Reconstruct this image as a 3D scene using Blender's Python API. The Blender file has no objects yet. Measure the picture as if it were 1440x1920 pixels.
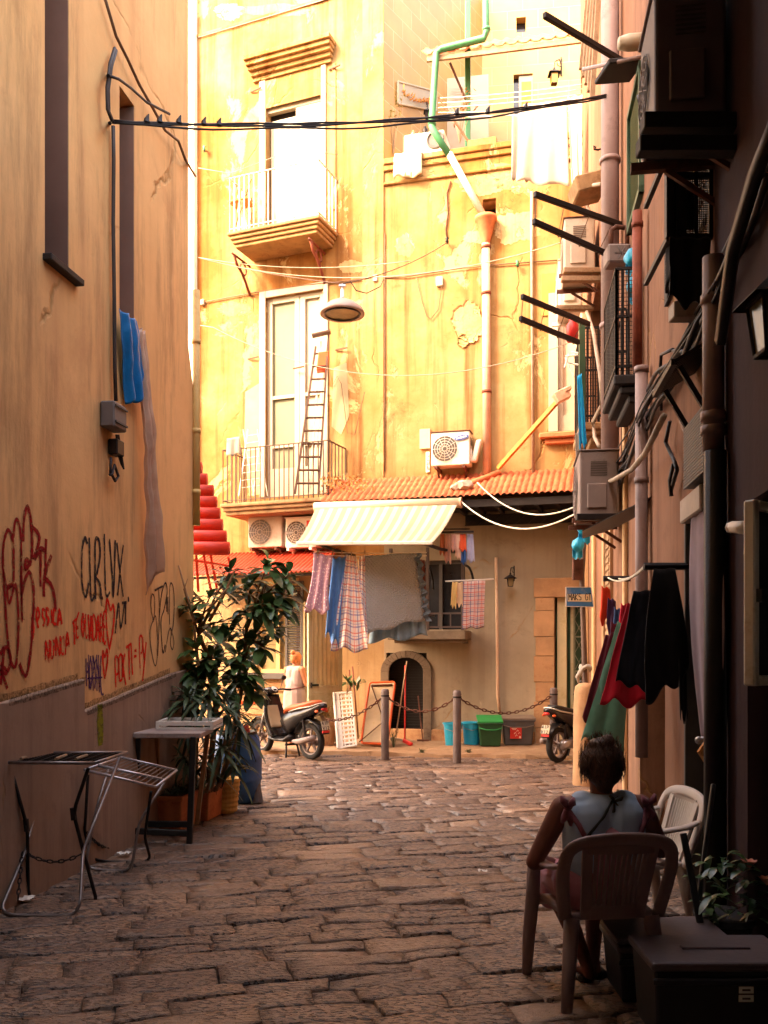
import bpy, math, random
from mathutils import Vector as V, Matrix
from math import sin, cos, pi, radians as R, sqrt
random.seed(7)
S = bpy.context.scene
COL = S.collection
# ---------------------------------------------------------------- camera
F, HC, YH = 1700.0, 1.74, 1215.0          # focal length in photo pixels, eye height, horizon row
cd = bpy.data.cameras.new('camera'); cam = bpy.data.objects.new('camera', cd); COL.objects.link(cam)
cd.sensor_fit = 'VERTICAL'; cd.sensor_height = 36; cd.lens = F / 1920 * 36
cd.shift_y = (YH - 960) / 1920; cd.clip_start = .1; cd.clip_end = 400
cam.location = (0, 0, HC); cam.rotation_euler = (R(90), 0, 0)
S.camera = cam
# ---------------------------------------------------------------- world and sun
SUN = V((-.62, -.35, .60)).normalized()     # towards the sun: high, over the left building, a little behind the camera
EL = math.asin(SUN.z); AZ = math.atan2(SUN.x, SUN.y)
w = bpy.data.worlds.new('World'); S.world = w; w.use_nodes = True
nt = w.node_tree; nt.nodes.clear()
sky = nt.nodes.new('ShaderNodeTexSky'); sky.sky_type = 'NISHITA'; sky.sun_disc = False
sky.sun_elevation = EL; sky.sun_rotation = AZ; sky.dust_density = 4; sky.air_density = 1.2
tint = nt.nodes.new('ShaderNodeMixRGB'); tint.blend_type = 'MULTIPLY'; tint.inputs[0].default_value = 1
tint.inputs[2].default_value = (1, .76, .56, 1)
bg = nt.nodes.new('ShaderNodeBackground'); bg.inputs[1].default_value = .15
out = nt.nodes.new('ShaderNodeOutputWorld')
nt.links.new(sky.outputs[0], tint.inputs[1]); nt.links.new(tint.outputs[0], bg.inputs[0]); nt.links.new(bg.outputs[0], out.inputs[0])
sl = bpy.data.lights.new('sun', 'SUN'); sl.energy = .5; sl.angle = R(10); sl.color = (1, .84, .58)
so = bpy.data.objects.new('sun', sl); COL.objects.link(so)
so.rotation_euler = (-SUN).to_track_quat('-Z', 'Y').to_euler(); so.location = (-6, -6, 20)
vs = S.view_settings
vs.view_transform = 'Standard'; vs.look = 'None'; vs.gamma = 1; vs.exposure = 4.3; vs.use_curve_mapping = False
S.render.engine = 'CYCLES'
S.cycles.use_denoising = True; S.cycles.max_bounces = 7; S.cycles.diffuse_bounces = 5; S.cycles.glossy_bounces = 3
S.cycles.sample_clamp_indirect = 8; S.cycles.caustics_reflective = False; S.cycles.caustics_refractive = False
# ---------------------------------------------------------------- object helpers
def tag(o, label=None, cat=None, group=None, kind=None):
    for k, v in (('label', label), ('category', cat), ('group', group), ('kind', kind)):
        if v: o[k] = v
    return o
def thing(name, label, cat, loc=(0, 0, 0), group=None, rz=0):
    o = bpy.data.objects.new(name, None); COL.objects.link(o)
    o.empty_display_size = .1; o.location = loc; o.rotation_euler = (0, 0, rz)
    return tag(o, label, cat, group)
def at(a, b, t): return a + (b - a) * t
class MB:
    """collects shapes, then build() links them as one mesh object"""
    def __init__(s): s.v = []; s.f = []; s.uv = {}
    def add(s, vs, fs):
        n = len(s.v); s.v += [V(p) for p in vs]; s.f += [tuple(i + n for i in f) for f in fs]; return n
    def poly(s, pts): s.add(pts, [tuple(range(len(pts)))])
    def hexa(s, b, t):                                     # bottom ring of 4, top ring of 4
        s.add(list(b) + list(t), [(3, 2, 1, 0), (4, 5, 6, 7), (0, 1, 5, 4), (1, 2, 6, 5), (2, 3, 7, 6), (3, 0, 4, 7)])
    def box(s, c, size, ax=None, ay=None, az=None):
        c = V(c); ax = V(ax or (1, 0, 0)) * size[0] / 2; ay = V(ay or (0, 1, 0)) * size[1] / 2; az = V(az or (0, 0, 1)) * size[2] / 2
        s.hexa([c - ax - ay - az, c + ax - ay - az, c + ax + ay - az, c - ax + ay - az],
               [c - ax - ay + az, c + ax - ay + az, c + ax + ay + az, c - ax + ay + az])
    def bar(s, a, b, wd, ht, up=(0, 0, 1)):
        a = V(a); b = V(b); d = (b - a).normalized(); up = V(up)
        x = d.cross(up)
        if x.length < 1e-4: x = d.cross(V((0, 1, 0)))
        x.normalize(); y = x.cross(d)
        s.box((a + b) / 2, (wd, (b - a).length, ht), x, d, y)
    def tube(s, pts, r, n=6, caps=True, closed=False):
        pts = [V(p) for p in pts]; m = len(pts); rs = r if isinstance(r, (list, tuple)) else [r] * m
        t0 = (pts[1] - pts[0]).normalized(); x = t0.orthogonal().normalized(); rings = []; base = len(s.v)
        for i, p in enumerate(pts):
            if closed: t = (pts[(i + 1) % m] - pts[i - 1])
            else: t = pts[min(i + 1, m - 1)] - pts[max(i - 1, 0)]
            t = t.normalized() if t.length > 1e-9 else t0
            x = x - t * x.dot(t)
            x = x.normalized() if x.length > 1e-6 else t.orthogonal().normalized()
            y = t.cross(x)
            s.v += [p + (x * cos(2 * pi * k / n) + y * sin(2 * pi * k / n)) * rs[i] for k in range(n)]
        for i in range(m if closed else m - 1):
            a = base + i * n; b = base + ((i + 1) % m) * n
            s.f += [(a + k, a + (k + 1) % n, b + (k + 1) % n, b + k) for k in range(n)]
        if caps and not closed:
            s.f.append(tuple(base + k for k in range(n))[::-1]); s.f.append(tuple(base + (m - 1) * n + k for k in range(n)))
    def lathe(s, prof, c=(0, 0, 0), ax=(0, 0, 1), n=20, a0=0, a1=2 * pi):
        c = V(c); az = V(ax).normalized(); x = az.orthogonal().normalized(); y = az.cross(x); base = len(s.v)
        full = abs(a1 - a0 - 2 * pi) < 1e-6; nn = n if full else n + 1
        for r, z in prof:
            for k in range(nn):
                t = a0 + (a1 - a0) * k / n
                s.v.append(c + az * z + (x * cos(t) + y * sin(t)) * r)
        for i in range(len(prof) - 1):
            for k in range(n):
                a = base + i * nn + k; b = base + i * nn + (k + 1) % nn
                s.f.append((a, b, b + nn, a + nn))
    def disc(s, c, r, ax, n=20): s.lathe([(0.0005, 0), (r, 0)], c, ax, n)
    def ball(s, c, r, n=10, sc=(1, 1, 1)):
        base = len(s.v); m = max(4, n // 2)
        c = V(c)
        for i in range(m + 1):
            a = -pi / 2 + pi * i / m
            for k in range(n):
                t = 2 * pi * k / n
                s.v.append(c + V((cos(a) * cos(t) * r * sc[0], cos(a) * sin(t) * r * sc[1], sin(a) * r * sc[2])))
        for i in range(m):
            for k in range(n):
                a = base + i * n + k; b = base + i * n + (k + 1) % n
                s.f.append((a, b, b + n, a + n))
    def grid(s, fn, nu, nv):                                # fn(u, v) -> point, u and v in 0..1; keeps uv
        base = len(s.v)
        for j in range(nv + 1):
            for i in range(nu + 1):
                s.uv[len(s.v)] = (i / nu, j / nv); s.v.append(V(fn(i / nu, j / nv)))
        for j in range(nv):
            for i in range(nu):
                a = base + j * (nu + 1) + i
                s.f.append((a, a + 1, a + nu + 2, a + nu + 1))
    def prism(s, pts, d):                                   # extrude polygon pts by vector d
        d = V(d); n = len(pts); pts = [V(p) for p in pts]
        s.add(pts + [p + d for p in pts], [tuple(range(n))[::-1], tuple(range(n, 2 * n))] + [(i, (i + 1) % n, n + (i + 1) % n, n + i) for i in range(n)])
    def build(s, name, m, parent=None, smooth=False, bevel=0, solid=0, sub=0, seg=1, local=False):
        me = bpy.data.meshes.new(name); vs = s.v
        org = V((0, 0, 0))
        if parent is not None and not local: org = V(parent.location)
        elif parent is None and vs and not local:
            lo = [min(p[i] for p in vs) for i in range(3)]; hi = [max(p[i] for p in vs) for i in range(3)]
            org = V(((lo[0] + hi[0]) / 2, (lo[1] + hi[1]) / 2, lo[2]))
        me.from_pydata([tuple(p - org) for p in vs], [], s.f)
        if s.uv:
            ul = me.uv_layers.new(name='UVMap')
            for lp in me.loops: ul.data[lp.index].uv = s.uv.get(lp.vertex_index, (0, 0))
        me.materials.append(m)
        if smooth: me.polygons.foreach_set('use_smooth', [True] * len(me.polygons))
        me.update()
        o = bpy.data.objects.new(name, me); COL.objects.link(o)
        if parent is not None: o.parent = parent
        elif not local: o.location = org
        if parent is not None and parent.type == 'MESH' and not local:   # sub-part of a mesh part: its frame is the root's
            pass
        if solid:
            md = o.modifiers.new('solid', 'SOLIDIFY'); md.thickness = solid; md.offset = 0
        if bevel:
            md = o.modifiers.new('bevel', 'BEVEL'); md.width = bevel; md.segments = seg; md.limit_method = 'ANGLE'; md.angle_limit = R(40)
        if sub:
            md = o.modifiers.new('sub', 'SUBSURF'); md.levels = sub; md.render_levels = sub
        return o
def subpart(name, mb, m, part, **k):
    """sub-part under a part (the part's frame is its thing's frame, so parent offsets add up)"""
    root = part.parent
    o = mb.build(name, m, root, **k)
    o.parent = part
    return o
def copy_tree(o, parent=None):
    c = o.copy(); COL.objects.link(c)
    if parent is not None: c.parent = parent
    for ch in [x for x in COL.objects if x.parent == o]: copy_tree(ch, c)
    return c
# ---------------------------------------------------------------- photo pixels to places in the street
def P(px, py, Y): return V(((px - 720) / F * Y, Y, HC + (YH - py) / F * Y))
def G(px, py, z=0):
    Y = (HC - z) * F / (py - YH); return V(((px - 720) / F * Y, Y, z))
class Wall:                                                 # an upright plane along D (left to right or away), N towards the street
    def __init__(s, o, d, n):
        s.O = V((o[0], o[1], 0)); s.D = V((d[0], d[1], 0)).normalized(); s.N = V((n[0], n[1], 0)).normalized()
    def hit(s, px, py, off=0):
        r = V(((px - 720) / F, 1, (YH - py) / F)); o = s.O + s.N * off
        t = o.dot(s.N) / V((r.x, r.y, 0)).dot(s.N)
        return V((r.x * t, t, HC + r.z * t))
    def uz(s, px, py, off=0):
        p = s.hit(px, py, off); return (p - s.O).dot(s.D), p.z
    def pt(s, u, z, off=0):
        p = s.O + s.D * u + s.N * off; p.z = z; return p
    def box(s, mb, u0, u1, z0, z1, d0, d1):
        b = [s.pt(u0, z0, d0), s.pt(u1, z0, d0), s.pt(u1, z0, d1), s.pt(u0, z0, d1)]
        mb.hexa(b, [p + V((0, 0, z1 - z0)) for p in b])
    def pbox(s, mb, x0, y0, x1, y1, d0, d1, off=0):          # box from photo corners (top-left, bottom-right) on the plane `off`
        u0, z1 = s.uz(x0, y0, off); u1, z0 = s.uz(x1, y1, off); s.box(mb, min(u0, u1), max(u0, u1), z0, z1, d0, d1)
    def holes(s, mb, u0, u1, z0, z1, hs, off=0):
        """front face with rectangular openings (u0,u1,z0,z1,depth) and their reveals"""
        us = sorted({u0, u1} | {h[0] for h in hs} | {h[1] for h in hs}); zs = sorted({z0, z1} | {h[2] for h in hs} | {h[3] for h in hs})
        us = [u for u in us if u0 <= u <= u1]; zs = [z for z in zs if z0 <= z <= z1]
        for a, b in zip(us, us[1:]):
            for c, d in zip(zs, zs[1:]):
                m, k = (a + b) / 2, (c + d) / 2
                if any(h[0] < m < h[1] and h[2] < k < h[3] for h in hs): continue
                mb.poly([s.pt(a, c, off), s.pt(b, c, off), s.pt(b, d, off), s.pt(a, d, off)])
        for a, b, c, d, t in hs:
            A, B, C, D = s.pt(a, c, off), s.pt(b, c, off), s.pt(b, d, off), s.pt(a, d, off); n = -s.N * t
            for p, q in ((A, B), (B, C), (C, D), (D, A)): mb.poly([p, q, q + n, p + n])
WL = Wall((-3.475, 0), (.15, 1), (1, -.15))                  # left building, along the alley
WR = Wall((1.25, 0), (.14, 1), (-1, .14))                    # right buildings
WF = Wall((0, 16.76), (1, -.40), (-.40, -1))                 # left block of the building at the end
WT = Wall((0, 16.76), (1, -.27), (-.27, -1))                 # right block (under the terrace)
# ---------------------------------------------------------------- materials
def lin(h):
    h = h.lstrip('#'); c = [int(h[i:i + 2], 16) / 255 for i in (0, 2, 4)]
    return tuple(x / 12.92 if x <= .04045 else ((x + .055) / 1.055) ** 2.4 for x in c)
def scale(c, k): return tuple(min(1, x * k) for x in c)
class NT:
    def __init__(s, name):
        s.m = bpy.data.materials.new(name); s.m.use_nodes = True; s.t = s.m.node_tree
        s.b = s.t.nodes['Principled BSDF']; s.tc = s.t.nodes.new('ShaderNodeTexCoord')
    def n(s, ty, **k):
        o = s.t.nodes.new(ty)
        for a, v in k.items(): setattr(o, a, v)
        return o
    def l(s, a, b): s.t.links.new(a, b)
    def coord(s, sc=(1, 1, 1), kind='Object', rot=(0, 0, 0)):
        mp = s.n('ShaderNodeMapping'); mp.inputs['Scale'].default_value = sc; mp.inputs['Rotation'].default_value = rot
        s.l(s.tc.outputs[kind], mp.inputs[0]); return mp.outputs[0]
    def noise(s, scale, detail=5, rough=.6, vec=None, dist=0):
        o = s.n('ShaderNodeTexNoise'); o.inputs['Scale'].default_value = scale; o.inputs['Detail'].default_value = detail
        o.inputs['Roughness'].default_value = rough; o.inputs['Distortion'].default_value = dist
        s.l(vec or s.tc.outputs['Object'], o.inputs['Vector']); return o.outputs[0]
    def ramp(s, fac, a, b, c0=(0, 0, 0), c1=(1, 1, 1)):
        o = s.n('ShaderNodeValToRGB'); e = o.color_ramp.elements
        e[0].position = a; e[1].position = b; e[0].color = (*c0, 1); e[1].color = (*c1, 1); s.l(fac, o.inputs[0]); return o.outputs[0]
    def mix(s, fac, a, b, mode='MIX'):
        o = s.n('ShaderNodeMixRGB', blend_type=mode)
        for i, v in ((0, fac), (1, a), (2, b)):
            if isinstance(v, (int, float)): o.inputs[i].default_value = v
            elif isinstance(v, tuple): o.inputs[i].default_value = (*v, 1)
            else: s.l(v, o.inputs[i])
        return o.outputs[0]
    def math(s, op, a, b=None):
        o = s.n('ShaderNodeMath', operation=op)
        for i, v in ((0, a), (1, b)):
            if v is None: continue
            if isinstance(v, (int, float)): o.inputs[i].default_value = v
            else: s.l(v, o.inputs[i])
        return o.outputs[0]
    def col(s, c):
        if isinstance(c, tuple): s.b.inputs['Base Color'].default_value = (*c, 1)
        else: s.l(c, s.b.inputs['Base Color'])
    def bump(s, h, st=.3, d=.02):
        o = s.n('ShaderNodeBump'); o.inputs['Strength'].default_value = st; o.inputs['Distance'].default_value = d
        s.l(h, o.inputs['Height']); s.l(o.outputs[0], s.b.inputs['Normal'])
    def set(s, rough=.8, metal=0, spec=.4):
        s.b.inputs['Roughness'].default_value = rough; s.b.inputs['Metallic'].default_value = metal
        s.b.inputs['Specular IOR Level'].default_value = spec; return s
CACHE = {}
def mat(name, c, rough=.7, metal=0, var=.25, sc=6, bump=.15, spec=.4, dirt=None):
    """plain surface with blotchy variation, optional dirt colour in patches, a little bump"""
    if name in CACHE: return CACHE[name]
    if isinstance(c, str): c = lin(c)
    k = NT(name); a = k.noise(sc, 6)
    col = k.mix(k.ramp(a, .3, .7), scale(c, 1 - var), scale(c, 1 + var * .6))
    if dirt:
        dn = k.noise(sc * .5, 8, .75)
        col = k.mix(k.ramp(dn, .52, .72), col, lin(dirt) if isinstance(dirt, str) else dirt)
    k.col(col); k.set(rough, metal, spec)
    if bump: k.bump(k.noise(sc * 6, 5), bump, .01)
    CACHE[name] = k.m; return k.m
def stucco(name, base, light, stain, peel=.56, streak=.5, crack=True, rough=.9, sc=1.0, bump=.5, drip=(.3, .16, .05), grime=0):
    k = NT(name); base, light, stain = [lin(c) if isinstance(c, str) else c for c in (base, light, stain)]
    big = k.noise(.55 * sc, 9, .62); fine = k.noise(5 * sc, 8, .65)
    c = k.mix(k.ramp(big, .35, .62), base, light)
    c = k.mix(k.math('MULTIPLY', k.ramp(fine, .35, .75), .35), c, scale(base, .72))
    # rain streaks: noise squeezed along z
    st = k.noise(2.6 * sc, 6, .6, k.coord((2.2, 2.2, .12)))
    c = k.mix(k.math('MULTIPLY', k.ramp(st, .48, .72), streak), c, stain)
    # peeled patches of lime
    pl = k.noise(1.15 * sc, 10, .7, k.coord((1, 1, .75)), .6)
    pm = k.ramp(pl, peel, peel + .035)
    c = k.mix(pm, c, scale(light, 1.12))
    sm = k.noise(1.9 * sc, 9, .72, None, .3)
    c = k.mix(k.math('MULTIPLY', k.ramp(sm, .56, .72), .6), c, stain)
    h = k.math('ADD', k.math('MULTIPLY', fine, .5), k.math('MULTIPLY', pm, -.5))
    if crack:
        vn = k.n('ShaderNodeTexVoronoi', feature='DISTANCE_TO_EDGE'); vn.inputs['Scale'].default_value = .7 * sc
        nn = k.n('ShaderNodeTexNoise'); nn.inputs['Scale'].default_value = 1.8; nn.inputs['Detail'].default_value = 8
        k.l(k.tc.outputs['Object'], nn.inputs['Vector'])
        wv = k.mix(.35, k.tc.outputs['Object'], nn.outputs['Color'])
        k.l(wv, vn.inputs['Vector'])
        ck = k.ramp(vn.outputs['Distance'], .0015, .006, (1, 1, 1), (0, 0, 0))
        msk = k.ramp(k.noise(.8, 4), .5, .6)
        ck = k.math('MULTIPLY', ck, msk)
        c = k.mix(k.math('MULTIPLY', ck, .75), c, drip)
        h = k.math('SUBTRACT', h, ck)
    if grime:
        gz = k.noise(3.2 * sc, 9, .75, k.coord((1.5, 1.5, .2)))
        c = k.mix(k.math('MULTIPLY', k.ramp(gz, .48, .70), grime), c, scale(stain, .35))
    k.col(c); k.set(rough, 0, .2); k.bump(h, bump, .03)
    return k.m
def clothmat(name, c, kind=None, c2=None, c3=None, n=(8, 10), var=.2):
    k = NT(name); c = lin(c); uv = k.tc.outputs['UV']
    col = k.mix(k.ramp(k.noise(9, 4), .3, .7), scale(c, 1 - var), c)
    if kind == 'dots':
        v = k.n('ShaderNodeTexVoronoi'); v.inputs['Scale'].default_value = 1; v.inputs['Randomness'].default_value = .35
        k.l(k.coord((n[0], n[1], 1), 'UV'), v.inputs['Vector'])
        col = k.mix(k.ramp(v.outputs['Distance'], .2, .27, (1, 1, 1), (0, 0, 0)), col, lin(c2))
    if kind == 'plaid':
        sep = k.n('ShaderNodeSeparateXYZ'); k.l(uv, sep.inputs[0])
        for ax, m, cc, ph, wd in ((0, n[0], c2, 0, .12), (1, n[1], c2, 0, .12), (0, n[0], c3, .5, .11), (1, n[1], c3, .5, .11), (0, n[0], c3, .28, .05), (1, n[1], c2, .72, .05)):
            fr = k.math('FRACT', k.math('ADD', k.math('MULTIPLY', sep.outputs[ax], m), ph))
            ms = k.math('LESS_THAN', fr, wd); col = k.mix(k.math('MULTIPLY', ms, .68), col, lin(cc))
    if kind == 'stripes':
        sep = k.n('ShaderNodeSeparateXYZ'); k.l(uv, sep.inputs[0])
        fr = k.math('FRACT', k.math('MULTIPLY', sep.outputs[0], n[0]))
        col = k.mix(k.math('LESS_THAN', fr, .5), col, lin(c2))
    if kind == 'quilt':
        sep = k.n('ShaderNodeSeparateXYZ'); k.l(uv, sep.inputs[0])
        a = k.math('ABSOLUTE', k.math('SINE', k.math('MULTIPLY', k.math('ADD', sep.outputs[0], k.math('MULTIPLY', sep.outputs[1], 1.1)), n[0] * 3.14)))
        b = k.math('ABSOLUTE', k.math('SINE', k.math('MULTIPLY', k.math('SUBTRACT', sep.outputs[0], k.math('MULTIPLY', sep.outputs[1], 1.1)), n[0] * 3.14)))
        k.bump(k.math('POWER', k.math('MULTIPLY', a, b), .5), .8, .02)
    else: k.bump(k.noise(60, 3), .12, .004)
    k.col(col); k.set(.92, 0, .15)
    k.b.inputs['Sheen Weight'].default_value = .15
    return k.m
def glassmat(name, c=(.02, .02, .025), rough=.12):
    k = NT(name); k.col(k.mix(k.ramp(k.noise(2.5, 5), .3, .7), scale(c, .6), scale(c, 1.6))); k.set(rough, 0, .6); return k.m

M = {}
M['dark_iron'] = mat('dark_iron', (.014, .010, .010), .55, .4, .4, 8, .2, dirt='#24140d')
M['rust_iron'] = mat('rust_iron', (.12, .045, .025), .8, .2, .5, 10, .35, dirt='#5a2413')
M['rust_beam'] = mat('rust_beam', (.21, .05, .025), .75, .1, .5, 7, .3, dirt='#5a2413')
M['steel'] = mat('steel', (.35, .34, .35), .32, .85, .25, 12, .1, dirt='#55504c')
M['white_paint'] = mat('white_paint', (.40, .35, .26), .6, 0, .12, 4, .2, dirt='#b79a6a')
M['white_metal'] = mat('white_metal', (.72, .69, .63), .5, 0, .12, 5, .1, dirt='#9a8664')
M['ac_white'] = mat('ac_white', (.70, .68, .62), .5, 0, .12, 3, .08, dirt='#b5a078')
M['ac_old'] = mat('ac_old', (.42, .36, .30), .6, 0, .2, 3, .12, dirt='#7a5a3c')
M['ac_grey'] = mat('ac_grey', (.22, .17, .155), .6, 0, .2, 3, .1, dirt='#3a2c28')
M['black_plastic'] = mat('black_plastic', (.009, .008, .009), .45, 0, .3, 6, .1)
M['dark_grille'] = mat('dark_grille', (.11, .09, .07), .55, .2, .3, 6, .1)
M['rubber'] = mat('rubber', (.012, .011, .011), .8, 0, .4, 9, .3)
M['green_paint'] = mat('green_paint', (.05, .23, .10), .5, 0, .25, 3, .15, dirt='#2f5a34')
M['dark_green'] = mat('dark_green', (.03, .08, .035), .5, 0, .3, 4, .15, dirt='#3a3a20')
M['pipe_cream'] = mat('pipe_cream', (.62, .42, .27), .6, 0, .18, 3, .15, dirt='#a5774a')
M['pipe_pink'] = mat('pipe_pink', (.58, .36, .25), .6, 0, .2, 2.5, .15, dirt='#8d5836')
M['pipe_grey'] = mat('pipe_grey', (.27, .19, .18), .6, 0, .2, 3, .12, dirt='#4d3a34')
M['pipe_yellow'] = mat('pipe_yellow', (.62, .42, .15), .6, 0, .15, 3, .12, dirt='#8a5a24')
M['terracotta'] = mat('terracotta', (.50, .17, .065), .8, 0, .3, 6, .3, dirt='#6e2f18')
M['roof_tile'] = mat('roof_tile', (.46, .12, .045), .85, 0, .45, 9, .4, dirt='#8a4a2a')
M['red_tile'] = mat('red_tile', (.55, .03, .010), .5, 0, .2, 5, .15, dirt='#7a1a10')
M['red_sheet'] = mat('red_sheet', (.55, .06, .025), .6, 0, .25, 5, .2, dirt='#8f3a20')
M['wood'] = mat('wood', (.30, .15, .06), .75, 0, .35, 9, .3)
M['wood_old'] = mat('wood_old', (.30, .20, .12), .8, 0, .35, 9, .3, dirt='#4c2f1c')
M['wood_orange'] = mat('wood_orange', (.55, .24, .05), .7, 0, .3, 9, .2)
M['wood_dark'] = mat('wood_dark', (.013, .009, .009), .7, 0, .35, 9, .3)
M['stone_brown'] = mat('stone_brown', (.28, .16, .09), .9, 0, .35, 3, .5, dirt='#573322')
M['stone_grey'] = mat('stone_grey', (.22, .17, .12), .9, 0, .35, 4, .6, dirt='#33271f')
M['stone_tan'] = mat('stone_tan', (.42, .24, .12), .9, 0, .3, 3, .5, dirt='#6b4026')
M['slab_molding'] = mat('slab_molding', (.30, .185, .09), .9, 0, .45, 5, .5, dirt='#4a2c18')
M['cable'] = mat('cable', (.015, .010, .012), .6, 0, .4, 9, .1)
M['cable_brown'] = mat('cable_brown', (.16, .085, .045), .7, 0, .4, 9, .1)
M['cable_grey'] = mat('cable_grey', (.34, .27, .2), .6, 0, .3, 9, .1)
M['wire_white'] = mat('wire_white', (.72, .66, .52), .6, 0, .2, 9, 0)
M['glass_dark'] = glassmat('glass_dark')
M['glass_warm'] = glassmat('glass_warm', (.16, .13, .06), .25)
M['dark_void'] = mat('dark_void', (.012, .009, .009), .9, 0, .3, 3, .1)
M['door_green'] = mat('door_green', (.60, .53, .32), .6, 0, .12, 3, .1, dirt='#9a8a58')
M['door_white'] = mat('door_white', (.35, .31, .235), .55, 0, .08, 3, .1)
M['shutter_grey'] = mat('shutter_grey', (.085, .08, .08), .6, 0, .2, 4, .1)
M['skin_tan'] = mat('skin_tan', (.42, .17, .085), .6, 0, .12, 9, .05)
M['skin_dark'] = mat('skin_dark', (.17, .06, .04), .6, 0, .15, 9, .05)
M['blue_cloth'] = clothmat('blue_cloth', '#1f7fc8'); M['blue_plastic'] = mat('blue_plastic', (.012, .20, .48), .4, 0, .3, 3, .2)
M['orange_plastic'] = mat('orange_plastic', (.70, .11, .02), .5, 0, .2, 5, .1)
M['red_plastic'] = mat('red_plastic', (.55, .025, .02), .45, 0, .2, 5, .1)
M['cyan_plastic'] = mat('cyan_plastic', (.02, .34, .55), .4, 0, .15, 5, .1)
M['cyan_bag'] = mat('cyan_bag', (.015, .36, .62), .35, 0, .25, 9, .4)
M['bollard'] = mat('bollard', (.13, .10, .095), .6, .3, .25, 6, .2, dirt='#4a3a33')
# ---------------------------------------------------------------- ground
mg = NT('ground_joint'); mg.col(mg.mix(mg.ramp(mg.noise(3, 6), .35, .7), (.02, .013, .011), (.055, .036, .026))); mg.set(.95); mg.bump(mg.noise(12, 6), .6, .03)
g = MB(); g.poly([(-40, -30, -.032), (40, -30, -.032), (40, 60, -.032), (-40, 60, -.032)])
tag(g.build('ground', mg.m, local=True), kind='structure')
ms = NT('basalt_slab')
a = ms.noise(.9, 5, .6); b = ms.noise(14, 8, .7); fine = ms.noise(70, 4, .6)
pit = ms.noise(24, 2, .5, ms.coord((1, 2.6, 1), 'Object', (0, 0, R(-12))))
oi = ms.n('ShaderNodeAttribute', attribute_name='tone')
msk = ms.math('MULTIPLY', ms.ramp(ms.noise(1.1, 4), .34, .50), ms.ramp(oi.outputs['Fac'], .02, .16))     # hand-dressed slabs are pitted, others worn smooth
pm = ms.math('MULTIPLY', ms.ramp(pit, .525, .585), msk)
c = ms.mix(ms.ramp(a, .35, .68), (.165, .098, .064), (.30, .185, .112))
c = ms.mix(oi.outputs['Fac'], ms.mix(1, c, (1.14, 1.12, 1.08), 'MULTIPLY'), ms.mix(1, c, (.74, .72, .76), 'MULTIPLY'))
c = ms.mix(ms.math('MULTIPLY', ms.ramp(b, .46, .72), .45), c, (.09, .055, .045))
c = ms.mix(pm, c, (.022, .014, .016))
ms.col(c); ms.set(.4, 0, .9)
ms.l(ms.mix(ms.ramp(b, .3, .7), ms.mix(msk, (.20, .20, .20), (.36, .36, .36)), (.55, .55, .55)), ms.b.inputs['Roughness'])
hh = ms.math('ADD', ms.math('MULTIPLY', pm, -1.3), ms.math('MULTIPLY', b, .7)); hh = ms.math('ADD', hh, ms.math('MULTIPLY', fine, .25))
ms.bump(hh, 1.0, .025)
def wallx_l(Y): return -3.475 + .15 * min(Y, 9.65) if Y < 9.65 else -9
def wallx_r(Y): return 1.25 + .14 * Y
def kerb_y(X): return 14.9 - .17 * (X + 1.6)                # front edge of the pavement at the far side
sv = []; sf = []; tone = []
th = R(13); cu, su = cos(th), sin(th); rnd = random.Random(3)
from mathutils import noise as mnoise
def slab(q, zt):
    """one paving slab: quad q with uneven edges, worn dome and dropped rim"""
    n = 6; base = len(sv); tl = rnd.random()
    cen = sum(q, V((0, 0, 0))) / 4; tx, ty = rnd.uniform(-.035, .035), rnd.uniform(-.05, .05)
    for j in range(n + 1):
        for i in range(n + 1):
            s, t = i / n, j / n
            p = q[0] * (1 - s) * (1 - t) + q[1] * s * (1 - t) + q[2] * s * t + q[3] * (1 - s) * t
            e = i in (0, n) or j in (0, n); k_ = (i in (0, n)) + (j in (0, n))
            nz = mnoise.noise(V((p.x * 5 + tl * 9, p.y * 7, tl * 30))); n2 = mnoise.noise(V((p.x * 17, p.y * 22, 3 + tl * 20)))
            z = zt + (p.x - cen.x) * tx + (p.y - cen.y) * ty + nz * .010 + n2 * .007 - (.006 if e else 0) - (.003 if k_ == 2 else 0)
            if e: p = p + (cen - p) * (.008 * k_) + V((mnoise.noise(p * 9) * .012, mnoise.noise(p * 8 + V((5, 0, 0))) * .010, 0))
            sv.append((p.x, p.y, z))
    for j in range(n):
        for i in range(n):
            k = base + j * (n + 1) + i; sf.append((k, k + 1, k + n + 2, k + n + 1)); tone.append(tl)
    ring = [base + i for i in range(n + 1)] + [base + (j + 1) * (n + 1) - 1 for j in range(1, n + 1)] + [base + n * (n + 1) + i for i in range(n - 1, -1, -1)] + [base + j * (n + 1) for j in range(n - 1, 0, -1)]
    b2 = len(sv)
    for k in ring:
        x, y, z = sv[k]; sv.append((x + (x - cen.x) * .012, y + (y - cen.y) * .012, -.06))
    m = len(ring)
    for i in range(m):
        sf.append((ring[i], b2 + i, b2 + (i + 1) % m, ring[(i + 1) % m])); tone.append(tl)
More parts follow.
